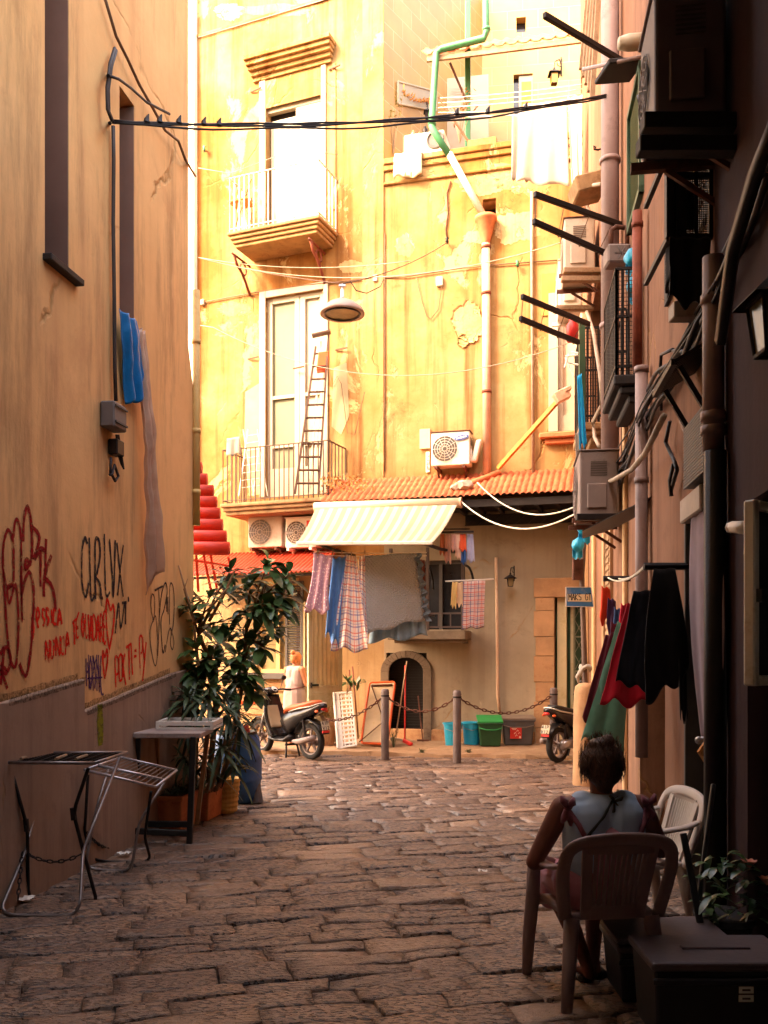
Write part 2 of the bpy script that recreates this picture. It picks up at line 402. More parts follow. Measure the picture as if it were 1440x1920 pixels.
def put(u0, u1, v0, v1):
    gp = rnd.uniform(.0005, .004); q = []
    for uu, vv in ((u0 + gp, v0 + gp), (u1 - gp, v0 + gp), (u1 - gp, v1 - gp), (u0 + gp, v1 - gp)):
        uu += .08 * mnoise.noise(V((uu * 1.6, vv * 1.6, 1))); vv += .085 * mnoise.noise(V((uu * 1.4, vv * 1.9, 7))) + .03 * sin(uu * .8)
        q.append(V((uu * cu - vv * su, uu * su + vv * cu, 0)))
    cx = sum(p.x for p in q) / 4; cy = sum(p.y for p in q) / 4
    if cy > -1 and wallx_l(cy) - .4 < cx < wallx_r(cy) + .4 and cy < kerb_y(cx) + .5 and cx > -8: slab(q, rnd.uniform(-.010, .010))
v0 = -3.0
while v0 < 20:
    dv = rnd.uniform(.13, .32); u0 = -12 + rnd.uniform(0, .5)
    while u0 < 12:
        du = rnd.uniform(.24, .74)
        if dv > .23 and rnd.random() < .3:
            k_ = rnd.uniform(.4, .6); put(u0, u0 + du, v0, v0 + dv * k_); put(u0, u0 + du, v0 + dv * k_, v0 + dv)
        else: put(u0, u0 + du, v0, v0 + dv)
        u0 += du
    v0 += dv
me = bpy.data.meshes.new('street'); me.from_pydata(sv, [], sf)
at_ = me.attributes.new('tone', 'FLOAT', 'FACE'); at_.data.foreach_set('value', tone)
me.materials.append(ms.m); me.polygons.foreach_set('use_smooth', [True] * len(sf)); me.update()
so_ = bpy.data.objects.new('street', me); COL.objects.link(so_); tag(so_, kind='structure')
# pavement along the far building
pv_ = MB(); edge = []
xs = [-9 + i * .22 for i in range(62)]
for x in xs: edge.append((x, kerb_y(x) + rnd.uniform(-.035, .035)))
for (x0, y0), (x1, y1) in zip(edge, edge[1:]):
    n = 14
    for j in range(n):
        a0, a1 = y0 + (20 - y0) * (j / n) ** 1.6, y0 + (20 - y0) * ((j + 1) / n) ** 1.6
        b0, b1 = y1 + (20 - y1) * (j / n) ** 1.6, y1 + (20 - y1) * ((j + 1) / n) ** 1.6
        hz = lambda x, y: .055 + .012 * sin(x * 3.1 + y * 2.3) + .01 * sin(x * 7.7 - y * 5)
        pv_.poly([(x0, a0, hz(x0, a0)), (x1, b0, hz(x1, b0)), (x1, b1, hz(x1, b1)), (x0, a1, hz(x0, a1))])
    pv_.poly([(x0, y0 - .03, -.05), (x1, y1 - .03, -.05), (x1, y1, .055 + .012 * sin(x1 * 3.1 + y1 * 2.3) + .01 * sin(x1 * 7.7 - y1 * 5)), (x0, y0, .055 + .012 * sin(x0 * 3.1 + y0 * 2.3) + .01 * sin(x0 * 7.7 - y0 * 5))])
mpv = stucco('pavement_stone', (.24, .14, .075), (.34, .22, .13), (.12, .07, .045), .6, .2, True, .85, 1.6, .6)
tag(pv_.build('pavement', mpv, local=True), kind='structure')

# ---------------------------------------------------------------- left building
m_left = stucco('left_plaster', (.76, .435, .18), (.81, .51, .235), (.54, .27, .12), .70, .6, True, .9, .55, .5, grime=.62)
m_plinth = stucco('plinth_cement', (.31, .205, .145), (.40, .275, .20), (.15, .09, .07), .66, .6, True, .9, .9, .35, grime=.3)
m_reveal = mat('reveal_shaded', (.22, .125, .095), .9, 0, .15, 1.5, .2)  # shade on the recess's far jamb is put into this brown
uc, _ = WL.uz(353, 1215); uc2, _ = WL.uz(363, 1215); cb = WL.pt(uc, 0)
LB = thing('apartment_building', 'tall peach plastered building along the left of the alley, scrawled with graffiti', 'building', cb)
def wl(px, py): return WL.uz(px, py)
HL = 16.0
w1 = (wl(84, 470)[0], wl(129, 512)[0], wl(85, 478)[1], 8.6, .45)
w2 = (wl(224, 300)[0], wl(252, 300)[0], wl(228, 585)[1], wl(222, 157)[1], .45)
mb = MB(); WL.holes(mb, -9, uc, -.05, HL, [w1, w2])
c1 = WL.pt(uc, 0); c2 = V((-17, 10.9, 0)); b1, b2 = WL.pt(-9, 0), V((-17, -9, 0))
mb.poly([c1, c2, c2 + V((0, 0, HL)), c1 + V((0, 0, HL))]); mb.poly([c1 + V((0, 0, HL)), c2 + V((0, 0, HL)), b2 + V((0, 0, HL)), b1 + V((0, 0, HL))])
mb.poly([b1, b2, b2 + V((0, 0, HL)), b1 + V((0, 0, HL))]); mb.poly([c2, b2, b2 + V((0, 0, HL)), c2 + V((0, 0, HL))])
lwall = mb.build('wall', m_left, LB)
cz = HC + (YH - 655) / F * 9.65                              # thicker foot of the corner
mb = MB(); mb.prism([WL.pt(uc, -.05, 0), WL.pt(uc2, -.05, 0), WL.pt(uc2, cz - .45, 0), WL.pt(uc, cz, 0)], WL.N * -.4); mb.build('corner_foot', m_left, LB)
for h in (w1, w2):
    f = MB(); WL.box(f, h[0], h[1], h[2], h[3], -.46, -.44); wn = f.build('window', M['glass_dark'], LB)
    j = MB()
    WL.box(j, h[1] - .012, h[1] - .003, h[2] + .01, h[3] - .01, -.43, -.004); subpart('reveal', j, m_reveal, wn)
s_ = MB(); WL.box(s_, w1[0] - .03, w1[1] + .12, w1[2] - .05, w1[2], -.4, .07); s_.build('window_sill', M['wood_dark'], LB, bevel=.006)
def wpoly(wall, mb, pxs, d0, d1):
    pts = [wall.pt(*wall.uz(*p), d0) for p in pxs]; mb.prism(pts, wall.N * (d1 - d0))
pl = MB()
u145, z145 = wl(146, 1273); z148 = wl(148, 1334)[1]; u320, z320 = wl(318, 1262)
uL = wl(0, 1316)[0]; zL = wl(0, 1316)[1]
pl.prism([WL.pt(-9, -.05, .002), WL.pt(u145, -.05, .002), WL.pt(u145, z145, .002), WL.pt(uL, zL, .002), WL.pt(-9, zL + .1, .002)], WL.N * .06)
pl.prism([WL.pt(u145, -.05, .002), WL.pt(uc2 + .01, -.05, .002), WL.pt(uc2 + .01, z320 + .05, .002), WL.pt(u320, z320, .002), WL.pt(u145, z148, .002)], WL.N * .052)
pl.build('plinth', m_plinth, LB, bevel=.008)
mw = mat('glare_white', (.84, .78, .62), .8, 0, .06, 2, .1)  # white of the added strip that stands in for glare
# graffiti: strokes sprayed on the wall
def smooth_path(p, n=5):
    out_ = []
    if len(p) < 3:
        return [V((at(p[0][0], p[1][0], i / n), at(p[0][1], p[1][1], i / n))) for i in range(n + 1)]
    q = [p[0]] + list(p) + [p[-1]]
    for i in range(1, len(q) - 2):
        for k in range(n):
            t = k / n; r = []
            for d in (0, 1):
                a_, b_, c_, e_ = q[i - 1][d], q[i][d], q[i + 1][d], q[i + 2][d]
                r.append(.5 * (2 * b_ + (c_ - a_) * t + (2 * a_ - 5 * b_ + 4 * c_ - e_) * t * t + (3 * b_ - a_ - 3 * c_ + e_) * t ** 3))
            out_.append(V(r))
    out_.append(V(p[-1])); return out_
def stroke(mb, wall, pts, wd, off, sc=4.235, org=(0, 930), smooth=True):
    pp = [(x / sc + org[0], y / sc + org[1]) for x, y in pts]
    sp = smooth_path(pp) if smooth else [V(p) for p in pp]
    q = [wall.pt(*wall.uz(p.x, p.y), off) for p in sp]; L = []
    for i, p in enumerate(q):
        t = (q[min(i + 1, len(q) - 1)] - q[max(i - 1, 0)]); t = t.normalized() if t.length > 1e-6 else V((0, 0, 1))
        s = t.cross(wall.N).normalized() * wd / 2 * rnd.uniform(.8, 1.2); L.append((p + s, p - s))
    for (a_, b_), (c_, d_) in zip(L, L[1:]): mb.poly([a_, b_, d_, c_])
PAINT = {}  # shared paints
def paintmat(c, lo, hi, sc):
    key = (c, lo, hi)
    if key in PAINT: return PAINT[key]
    k = NT('spray_paint'); k.col(lin(c)); k.set(.8, 0, .15)
    tr = k.n('ShaderNodeBsdfTransparent'); mx = k.n('ShaderNodeMixShader'); o_ = k.t.nodes['Material Output']
    k.l(k.ramp(k.noise(sc, 6, .75), lo, hi), mx.inputs[0]); k.l(tr.outputs[0], mx.inputs[1]); k.l(k.b.outputs[0], mx.inputs[2]); k.l(mx.outputs[0], o_.inputs[0]); PAINT[key] = k.m; return k.m
def spray(name, c, groups, wd, off, lab):
    """a painted word: broken core line, speckled overspray round it, a few drips"""
    m_ = MB(); rs = random.Random(len(groups) * 7 + len(name))
    for s in groups: stroke(m_, WL, s, wd * rs.uniform(.75, 1.2), off)
    n0 = len(m_.f)
    for s in groups: stroke(m_, WL, s, wd * 2.3, off - .0012)
    for s in groups:
        if len(s) > 3 and rs.random() < .35 and name != 'green':
            x, y = s[rs.randrange(len(s))]; stroke(m_, WL, [(x, y), (x + 1, y + rs.uniform(25, 70))], wd * .28, off, smooth=False)
    o = tag(m_.build('graffiti', paintmat(c, .33, .50, 30), LB), lab); o.data.materials.append(paintmat(c, .56, .74, 60))
    for i, f in enumerate(o.data.polygons): f.material_index = 1 if n0 <= i < n0 * 2 else 0
spray('maroon', '#8e0f14', [
 [(100,700),(50,720),(20,560),(25,380),(60,270),(100,360),(105,560),(100,690),(55,730),(70,850),(120,700),(140,900),(140,1150),(120,1350),(80,1300),(50,1050),(35,800),(22,600)],
 [(102,330),(120,190),(150,230),(165,400),(165,700),(172,1000),(168,700),(166,420)],
 [(178,360),(190,160),(215,85),(243,200),(252,400),(240,520),(205,505),(195,580),(240,530)],
 [(165,790),(200,650),(235,610),(265,760),(257,1000),(238,1250),(200,1430),(150,1330)],
 [(250,240),(310,330),(265,500),(320,420),(362,445)], [(320,420),(318,720)], [(362,340),(355,600)], [(405,470),(350,640),(345,800)], [(350,650),(410,720),(440,900)],
 [(0,1260),(30,1200),(70,1230),(80,1330),(40,1410),(5,1380),(55,1530)], [(30,1200),(0,1500)], [(0,1330),(60,1400)]], .034, .004, 'big dark red looping tag')
blk = [[(690,380),(670,330),(650,420),(645,600),(655,740),(680,800),(700,690)], [(705,330),(712,600),(720,820),(748,790)], [(755,820),(752,560),(755,350),(785,360),(790,480),(770,600),(755,640),(790,700),(800,820)],
 [(806,800),(812,822)], [(825,300),(830,600),(840,790),(870,760)], [(865,340),(885,600),(895,800),(905,600),(912,350)], [(925,370),(950,600),(975,800)], [(975,390),(950,600),(930,790)],
 [(912,1090),(925,960),(940,850),(955,1050),(985,850)], [(965,850),(1002,845)], [(995,850),(993,1020)], [(1015,800),(1018,840)]]
spray('black', '#2a2228', blk[:8], .027, .0045, 'black capital letters'); spray('black3', '#2a2228', blk[8:], .024, .0045, 'small black letters below the capitals')
spray('black2', '#31252a', [[(1215,1000),(1195,870),(1205,780),(1225,820),(1220,960),(1190,1060),(1195,1200),(1230,1350),(1250,1200),(1235,960),(1210,1000)], [(1225,750),(1290,715)], [(1258,740),(1262,960),(1250,1270)],
 [(1262,960),(1280,780),(1310,690),(1325,760),(1300,900),(1275,1000),(1290,1240),(1310,1180)], [(1320,800),(1322,920)], [(1330,800),(1332,940)],
 [(1345,1020),(1345,730),(1365,700),(1380,800),(1375,1000),(1350,1150),(1365,1220),(1378,1150),(1345,1050),(1310,1240)]], .017, .004, 'thin black looping tag near the corner')
sc_l = [
 [(280,885),(256,950),(250,1130),(265,1080),(262,1000)], [(290,1000),(310,940),(295,890),(285,960),(302,1050)], [(352,910),(335,900),(335,955),(352,985),(338,1035)], [(384,905),(367,895),(367,950),(384,980),(370,1030)], [(405,900),(408,1010)], [(445,910),(425,900),(420,1000),(445,1020)], [(455,1030),(468,900),(488,1020)], [(458,985),(482,975)],
 [(358,1300),(360,1150),(385,1290),(390,1140)], [(400,1150),(402,1275),(420,1265),(425,1140)], [(440,1270),(442,1120),(470,1260),(475,1110)], [(505,1120),(485,1140),(485,1245),(505,1250)], [(515,1260),(530,1080),(546,1200)], [(520,1185),(542,1170)],
 [(570,1010),(602,980)], [(583,1000),(590,1180)], [(625,920),(602,1000),(606,1120),(622,1115)], [(603,1050),(620,1042)],
 [(655,930),(645,1020),(655,1115),(667,1020),(655,930)], [(676,935),(680,1120),(695,1100)], [(697,940),(708,1140),(718,950)], [(726,950),(728,1150)], [(738,1150),(736,950),(755,985),(757,1100),(738,1150)], [(762,1150),(775,945),(786,1150)], [(766,1065),(784,1060)], [(795,1160),(794,950),(812,970),(808,1040),(797,1050),(816,1160)], [(834,920),(821,930),(822,1160),(838,1150)], [(822,1040),(834,1035)],
 [(865,1220),(845,1050),(840,880),(850,820),(870,890),(880,900),(895,865),(905,930),(895,1050),(865,1220)], [(830,1450),(815,1330),(815,1230),(830,1280),(845,1220),(852,1290),(830,1450)],
 [(918,1520),(912,1290),(938,1300),(935,1400),(920,1420)], [(945,1470),(942,1290),(965,1270),(968,1440),(945,1470)], [(975,1440),(972,1260)], [(990,1250),(977,1350),(997,1500)], [(998,1205),(1040,1170)], [(1020,1185),(1025,1460)], [(1038,1170),(1050,1420)], [(1065,1230),(1082,1225)], [(1060,1275),(1082,1270)], [(1110,1370),(1105,1130),(1130,1130),(1128,1230),(1112,1250)], [(1132,1180),(1143,1300)], [(1158,1160),(1130,1470)]]
for k_, (i_, j_, lb_) in enumerate(((0, 8, 'scarlet name, first word of the handwriting'), (8, 14, 'scarlet word below the name'), (14, 28, 'scarlet words rising to a heart'), (28, 29, 'large scarlet heart'), (29, 30, 'small scarlet heart'), (30, 99, 'scarlet letters near the plinth'))): spray('scarlet%d' % k_, '#d8200f', sc_l[i_:j_], .024, .0035, lb_)
spray('purple', '#5b3a60', [[(680,1290),(684,1510)], [(682,1400),(700,1390)], [(700,1260),(706,1530)], [(715,1270),(708,1400),(716,1530),(728,1400),(715,1270)], [(735,1265),(738,1545)], [(735,1270),(755,1400),(750,1530)], [(765,1260),(768,1550)], [(780,1262),(785,1560)], [(800,1270),(795,1400),(802,1560),(822,1570)], [(690,1450),(810,1440)], [(690,1320),(720,1500),(760,1300),(790,1520)]], .019, .003, 'purple scribbled word')
spray('green', '#7c7a1e', [[(742,1650),(748,1980)]], .10, .056, 'faded green smear on the plinth')

for q_ in ([(0, 1312), (50, 1299), (100, 1284), (146, 1270)], [(149, 1331), (200, 1309), (260, 1284), (318, 1259)]):
    m_ = MB(); stroke(m_, WL, q_, .07, .0025, 1, (0, 0)); stroke(m_, WL, [(x, y + 5) for x, y in q_], .05, .064, 1, (0, 0)); m_.build('soot_stain', paintmat('#2a1c15', .40, .72, 46), LB)
# ---------------------------------------------------------------- building at the end of the alley
m_y = stucco('yellow_plaster', (.25, .104, .021), (.40, .275, .125), (.125, .043, .008), .55, .95, True, .9, .8, .6)
m_y2 = stucco('yellow_plaster_right', (.275, .125, .027), (.40, .275, .125), (.135, .047, .009), .555, .95, True, .9, .75, .8)
m_g = stucco('grey_plaster', (.28, .225, .155), (.37, .30, .21), (.15, .11, .075), .68, .35, True, .9, .8, .3)
m_st = stucco('stone_base', (.30, .19, .09), (.40, .28, .15), (.15, .085, .045), .6, .5, True, .9, 1.6, .8)
FB = thing('apartment_building', 'sunlit yellow building with peeling plaster closing the end of the alley', 'building', (0, 16.76, 0))
def wf(px, py, o=0): return WF.uz(px, py, o)
def wt(px, py, o=0): return WT.uz(px, py, o)
def rect(wall, x0, y0, x1, y1, dep):
    u0, z1 = wall.uz(x0, y0); u1, z0 = wall.uz(x1, y1); return (u0, u1, z0, z1, dep)
TOPZ = 16.0; ZG = 4.62
d1 = rect(WF, 499, 143, 603, 418, .2); d2 = rect(WF, 499, 560, 607, 925, .2)
gw = rect(WF, 482, 1092, 556, 1262, .16); gd = rect(WF, 574, 1138, 642, 1392, .5)
mb = MB(); WF.holes(mb, -6.2, 0, wf(640, 1050)[1], TOPZ, [d1, d2])
mb.poly([WF.pt(-6.2, 0, 0), WF.pt(-6.2, 0, -6), WF.pt(-6.2, TOPZ, -6), WF.pt(-6.2, TOPZ, 0)])
mb.build('wall', m_y, FB)
mb = MB(); WF.holes(mb, -6.2, 0, -.02, wf(640, 1050)[1], [gw, gd]); mb.build('ground_floor_wall', m_st, FB)
ar = rect(WT, 724, 1224, 800, 1392, .3); bw = rect(WT, 772, 1052, 872, 1180, .25); dr = rect(WT, 1040, 1120, 1100, 1388, .3)
nh = rect(WT, 905, 374, 930, 402, .3); uw = rect(WT, 1046, 560, 1096, 806, .18)
zpar = wt(900, 281)[1]
mb = MB(); WT.holes(mb, 0, 5.6, ZG, zpar, [nh, uw]); mb.build('wall', m_y2, FB)
mb = MB(); WT.holes(mb, 0, 5.6, -.02, ZG, [ar, bw, dr]); mb.build('ground_floor_wall', m_g, FB)
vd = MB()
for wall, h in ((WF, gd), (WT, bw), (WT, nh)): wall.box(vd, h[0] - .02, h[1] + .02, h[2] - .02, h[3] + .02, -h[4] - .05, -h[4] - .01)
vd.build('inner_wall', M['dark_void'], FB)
# pilaster strip and pointing between the two blocks, terrace parapet with its moulding
pp = MB(); WF.box(pp, -.42, 0, ZG, TOPZ, .003, .03); pp.build('pilaster', m_y2, FB)
pr = MB(); WT.box(pr, .0, 5.6, zpar - .05, zpar + .06, -.26, .07); WT.box(pr, .0, 5.6, zpar - .16, zpar - .05, .002, .04); WT.box(pr, .0, 5.6, zpar - .42, zpar - .36, .002, .045)
pr.build('parapet_moulding', m_y2, FB, bevel=.015)
# terrace: tiled side wall and rear wall, floor
m_tile = NT('terrace_tiles')
def tilemat(name, D, tw, th_, ca, cb_, mort):
    k = NT(name); sx = k.n('ShaderNodeVectorMath', operation='DOT_PRODUCT'); sx.inputs[1].default_value = (D.x, D.y, 0); k.l(k.tc.outputs['Object'], sx.inputs[0])
    sep = k.n('ShaderNodeSeparateXYZ'); k.l(k.tc.outputs['Object'], sep.inputs[0]); cmb = k.n('ShaderNodeCombineXYZ'); k.l(sx.outputs['Value'], cmb.inputs[0]); k.l(sep.outputs[2], cmb.inputs[1])
    br = k.n('ShaderNodeTexBrick'); br.inputs['Scale'].default_value = 1; br.inputs['Brick Width'].default_value = tw; br.inputs['Row Height'].default_value = th_; br.inputs['Mortar Size'].default_value = .007
    br.inputs['Color1'].default_value = (*ca, 1); br.inputs['Color2'].default_value = (*cb_, 1); br.inputs['Mortar'].default_value = (*mort, 1); br.offset = .5
    k.l(cmb.outputs[0], br.inputs['Vector']); cc = k.mix(k.math('MULTIPLY', k.ramp(k.noise(2.4, 6), .35, .7), .5), br.outputs['Color'], scale(cb_, .72))
    k.col(cc); k.set(.45, 0, .4); k.bump(k.math('SUBTRACT', 1, br.outputs['Fac']), .5, .01); return k.m
T0 = V((0, 16.76, 0)); T1 = V(((904 - 720) / F * 19.8, 19.8, 0)); WS = Wall(T0.xy, (T1 - T0).xy, (T1.y - T0.y, -(T1.x - T0.x)))
WB = Wall(T1.xy, (1, -.12), (-.12, -1)); zfl = zpar - .95
mb = MB(); sw = (T1 - T0).length; WS.holes(mb, 0, sw, zfl - .2, TOPZ, []); mb.build('tiled_wall', tilemat('side_tiles', WS.D, .62, .36, (.42, .255, .08), (.36, .205, .055), (.50, .37, .18)), FB)
tw_ = rect(WB, 968, 33, 986, 60, .2); td = rect(WB, 963, 140, 999, 330, .15)
mb = MB(); WB.holes(mb, 0, 5.5, zfl - .2, TOPZ, [tw_, td]); mb.build('tiled_wall', tilemat('rear_tiles', WB.D, .66, .40, (.46, .29, .105), (.41, .25, .085), (.54, .38, .20)), FB)
mb = MB(); mb.poly([WT.pt(0, zfl), WT.pt(5.6, zfl), WB.pt(5.5, zfl), T1 + V((0, 0, zfl))]); mb.build('terrace_floor', M['stone_tan'], FB)
mb = MB(); WB.box(mb, tw_[0], tw_[1], tw_[2], tw_[3], -.22, -.2); WB.box(mb, td[0], td[1], td[2], td[3], -.2, -.15); tdw = mb.build('terrace_door', M['glass_dark'], FB)
mb = MB(); WB.pbox(mb, 973, 141, 1000, 330, -.12, -.04); subpart('frame', mb, M['door_white'], tdw)
mb = MB(); WB.pbox(mb, 978, 152, 996, 200, -.038, -.03); subpart('panel', mb, M['wood_orange'], tdw)

def door_unit(x0, y0, x1, y1, h, mid, open_gap=False):
    """tall balcony door: white surround, two leaves with panes"""
    u0, u1, z0, z1, t = h
    fr = MB()
    WF.box(fr, u0 - .14, u0, z0, z1 + .14, .003, .035); WF.box(fr, u1, u1 + .10, z0, z1 + .14, .003, .035); WF.box(fr, u0, u1, z1, z1 + .14, .003, .035)
    f = fr.build('door_frame', M['white_paint'], FB, bevel=.01)
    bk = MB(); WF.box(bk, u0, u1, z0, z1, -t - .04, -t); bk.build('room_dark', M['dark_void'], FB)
    return u0, u1, z0, z1
# upper door: transom panel above two leaves, the left one ajar
u0, u1, z0, z1 = door_unit(0, 0, 0, 0, d1, 0)
zt = wf(560, 196)[1]; um = (u0 + u1) / 2 + .02
p = MB(); WF.box(p, u0, u1, zt, z1, -.16, -.05); p.build('transom_panel', M['door_white'], FB)
p = MB(); WF.box(p, um, u1, z0, zt - .003, -.15, -.06)
lf = p.build('door_leaf', M['door_white'], FB, bevel=.006)
p = MB(); WF.box(p, um + .09, u1 - .09, z0 + .75, zt - .1, -.058, -.05); subpart('panel', p, M['white_metal'], lf)
p = MB(); WF.box(p, um + .09, u1 - .09, z0 + .1, z0 + .62, -.058, -.05); subpart('panel', p, M['white_metal'], lf)
p = MB(); WF.box(p, u0 + .03, um - .004, z0, zt - .12, -.19, -.13); lf = p.build('door_leaf', M['door_white'], FB, bevel=.006)
p = MB(); WF.box(p, u0 + .17, um - .1, z0 + .75, zt - .3, -.128, -.12); subpart('pane', p, M['glass_warm'], lf)
p = MB(); WF.box(p, u0 + .17, um - .1, z0 + .1, z0 + .6, -.128, -.12); subpart('panel', p, M['white_metal'], lf)
# lower door
u0, u1, z0, z1 = door_unit(0, 0, 0, 0, d2, 0)
um = wf(560, 700)[0]
for a_, b_, glass in ((u0, um - .003, True), (um + .003, u1, False)):
    p = MB(); e = .11
    WF.box(p, a_, a_ + e, z0, z1, -.14, -.05); WF.box(p, b_ - e, b_, z0, z1, -.14, -.05); WF.box(p, a_ + e, b_ - e, z1 - e, z1, -.14, -.05); WF.box(p, a_ + e, b_ - e, z0, z0 + .55, -.14, -.05)
    WF.box(p, a_ + e, b_ - e, z0 + .95, z0 + 1.02, -.14, -.05); WF.box(p, a_ + e, b_ - e, z0 + 1.9, z0 + 1.97, -.14, -.05)
    lf = p.build('door_leaf', M['door_white'], FB, bevel=.005)
    p = MB(); WF.box(p, a_ + e, b_ - e, z0 + .55, z1 - e, -.12, -.10); subpart('panel', p, mat('panel_green', (.15, .155, .095), .5, 0, .12, 2, .05) if glass else M['door_white'], lf)
# cornice over the upper door
cr = MB(); cu0, cz0 = wf(455, 97, .25); cu1, _ = wf(622, 45, .25); cz0 = wf(560, 78, .25)[1]
for i, (h, dd) in enumerate(((.0, .30), (.09, .25), (.16, .19), (.24, .12), (.32, .06))):
    WF.box(cr, cu0 + .02 * i + .03, cu1 - .02 * i - .03, cz0 - h - (.09 if i == 0 else .08), cz0 - h - .002, .003, dd)
cr.build('cornice', m_y2, FB, bevel=.012, seg=2)
fz = MB(); WF.box(fz, cu0 + .22, cu1 - .22, cz0 - .95, cz0 - .41, .003, .018); WF.box(fz, d1[1] + .24, d1[1] + .30, d1[2] + .2, cz0 - .42, .003, .02); fz.build('frieze', m_y, FB)
# added white pier at the far left of this front, standing in for the blown-out light there
pi_ = MB(); WF.box(pi_, wf(330, 300)[0], wf(370, 300)[0], 4.2, TOPZ, .003, .12); pi_.build('glare_strip', mw, FB)
# string course near the top
sc_ = MB(); zs = wf(372, 68)[1]; WF.box(sc_, -6.2, -.02, zs - .03, zs + .03, .003, .03); sc_.build('string_course', m_y2, FB, bevel=.01)
mlime = mat('lime_patch', (.38, .30, .17), .85, 0, .2, 2.5, .3, dirt='#b58a4a')
# lime patches round the lower door
for q in ([(460,735),(497,712),(497,925),(468,930),(458,850)], [(626,690),(650,680),(655,780),(640,815),(622,800)]):
    lp = MB(); wpoly(WF, lp, q, .002, .006); lp.build('lime_patch', mlime, FB)
# balconies
def balcony(al, ztop, dep, nb, slabm, railm, railh, u0, u1, thick=.30, steps=4, lean=0):
    sb = MB()
    for i in range(steps):
        k = i / steps
        WF.box(sb, u0 + .035 * i, u1 - .035 * i, ztop - thick * (i + 1) / steps, ztop - thick * i / steps - .002, .003, dep - .04 * i)
    slab_ = tag(sb.build('balcony_slab', slabm, FB, bevel=.02, seg=2), al)
    rl = MB(); ends = [WF.pt(u0 + .04, 0, .02), WF.pt(u0 + .04, 0, dep - .05), WF.pt(u1 - .04, 0, dep - .05), WF.pt(u1 - .04, 0, .02)]
    tp = [p + V((0, 0, ztop + railh)) for p in ends]
    for a_, b_ in zip(tp, tp[1:]): rl.bar(a_, b_, .035, .014)
    bt = [p + V((0, 0, ztop + .06)) for p in ends]
    for a_, b_ in zip(bt, bt[1:]): rl.bar(a_, b_, .03, .012)
    for (a_, b_, n) in ((0, 1, 5), (1, 2, nb), (2, 3, 5)):
        for i in range(n + 1):
            q = ends[a_].lerp(ends[b_], i / n); rl.tube([q + V((0, 0, ztop - .01)), q + V((0, 0, ztop + railh))], .0115, 6, False)
    rl.build('railing', railm, FB); return slab_
m_br = mat('balcony_moulding', (.36, .21, .085), .9, 0, .4, 4, .5, dirt='#5a3015')
bu0 = wf(425, 440, .82)[0]; bu1 = wf(634, 408)[0]; bz = wf(592, 402, .82)[1]
balcony('upper balcony slab with brown moulded edge', bz, .82, 18, m_br, M['white_metal'], 1.02, bu0, bu1, .27)
for px in (470, 610):                                           # scrolled iron brackets
    uu = wf(px, 450)[0]; b_ = MB()
    pts = [WF.pt(uu, bz - .36, .62), WF.pt(uu, bz - .50, .52), WF.pt(uu, bz - .60, .32), WF.pt(uu, bz - .72, .20), WF.pt(uu, bz - .92, .02)]
    b_.tube(pts, .028, 6); b_.tube([WF.pt(uu, bz - .355, .7), WF.pt(uu, bz - .355, .02)], .022, 5)
    b_.tube([WF.pt(uu, bz - .5 + .11 * cos(t), .28 + .11 * sin(t)) for t in [i * 2 * pi / 12 for i in range(12)]], .018, 5, closed=True)
    b_.build('balcony_bracket', M['rust_beam'], FB, smooth=True)
cu0b = wf(412, 945, .82)[0]; cu1b = wf(652, 925)[0]; bz2 = wf(597, 932, .82)[1]
balcony('lower balcony slab with dark underside', bz2, .82, 22, M['slab_molding'], mat('rail_brown', (.11, .065, .05), .6, .2, .3, 6, .1), 1.02, cu0b, cu1b, .22, 3)
# iron stubs left in the wall
st_ = MB()
for px, py in ((480, 170), (627, 128), (475, 672), (640, 655), (560, 690)):
    q = WF.hit(px, py, .02); st_.bar(q - WF.D * .12, q + WF.D * .14 + WF.N * .05, .02, .025)
st_.build('iron_stub', M['rust_iron'], FB)

# ground floor of the left block: window, shutter, stone courses
u0, u1, z0, z1, t = gw
wn = MB(); e = .07
WF.box(wn, u0 - .06, u1 + .06, z1, z1 + .06, .003, .03); WF.box(wn, u0, u0 + e, z0, z1, -.14, -.06); WF.box(wn, u1 - e, u1, z0, z1, -.14, -.06); WF.box(wn, (u0 + u1) / 2 - .04, (u0 + u1) / 2 + .04, z0, z1, -.14, -.05); WF.box(wn, u0, u1, z0, z0 + e, -.14, -.055); WF.box(wn, u0, u1, z1 - e, z1, -.14, -.055)
win = wn.build('window', mat('frame_yellow', (.62, .46, .20), .6, 0, .12, 4, .05), FB)
q = MB(); WF.box(q, u0 + .02, u1 - .02, z0 + .02, z1 - .02, -.13, -.11); subpart('pane', q, mat('curtained_pane', (.30, .24, .12), .3, 0, .4, 2.5, .05), win)
q = MB(); WF.box(q, u0 - .15, u1 + .18, z0 - .12, z0 - .003, .003, .14); subpart('sill', q, M['shutter_grey'], win, bevel=.01)
sh = MB(); su0 = wf(535, 1180, .05)[0]; su1 = wf(568, 1180, .05)[0]
WF.box(sh, su0, su0 + .05, z0, z1, .02, .06); WF.box(sh, su1 - .05, su1, z0, z1, .02, .06); WF.box(sh, su0, su1, z1 - .05, z1, .02, .06); WF.box(sh, su0, su1, z0, z0 + .06, .02, .06)
n = 34
for i in range(n):
    zz = z0 + .08 + (z1 - z0 - .14) * i / n; sh.box(WF.pt((su0 + su1) / 2, zz, .04), (su1 - su0 - .1, .045, .008), WF.D, (WF.N + V((0, 0, -.9))).normalized(), (WF.N * .9 + V((0, 0, 1))).normalized())
sh.build('shutter', M['shutter_grey'], FB)
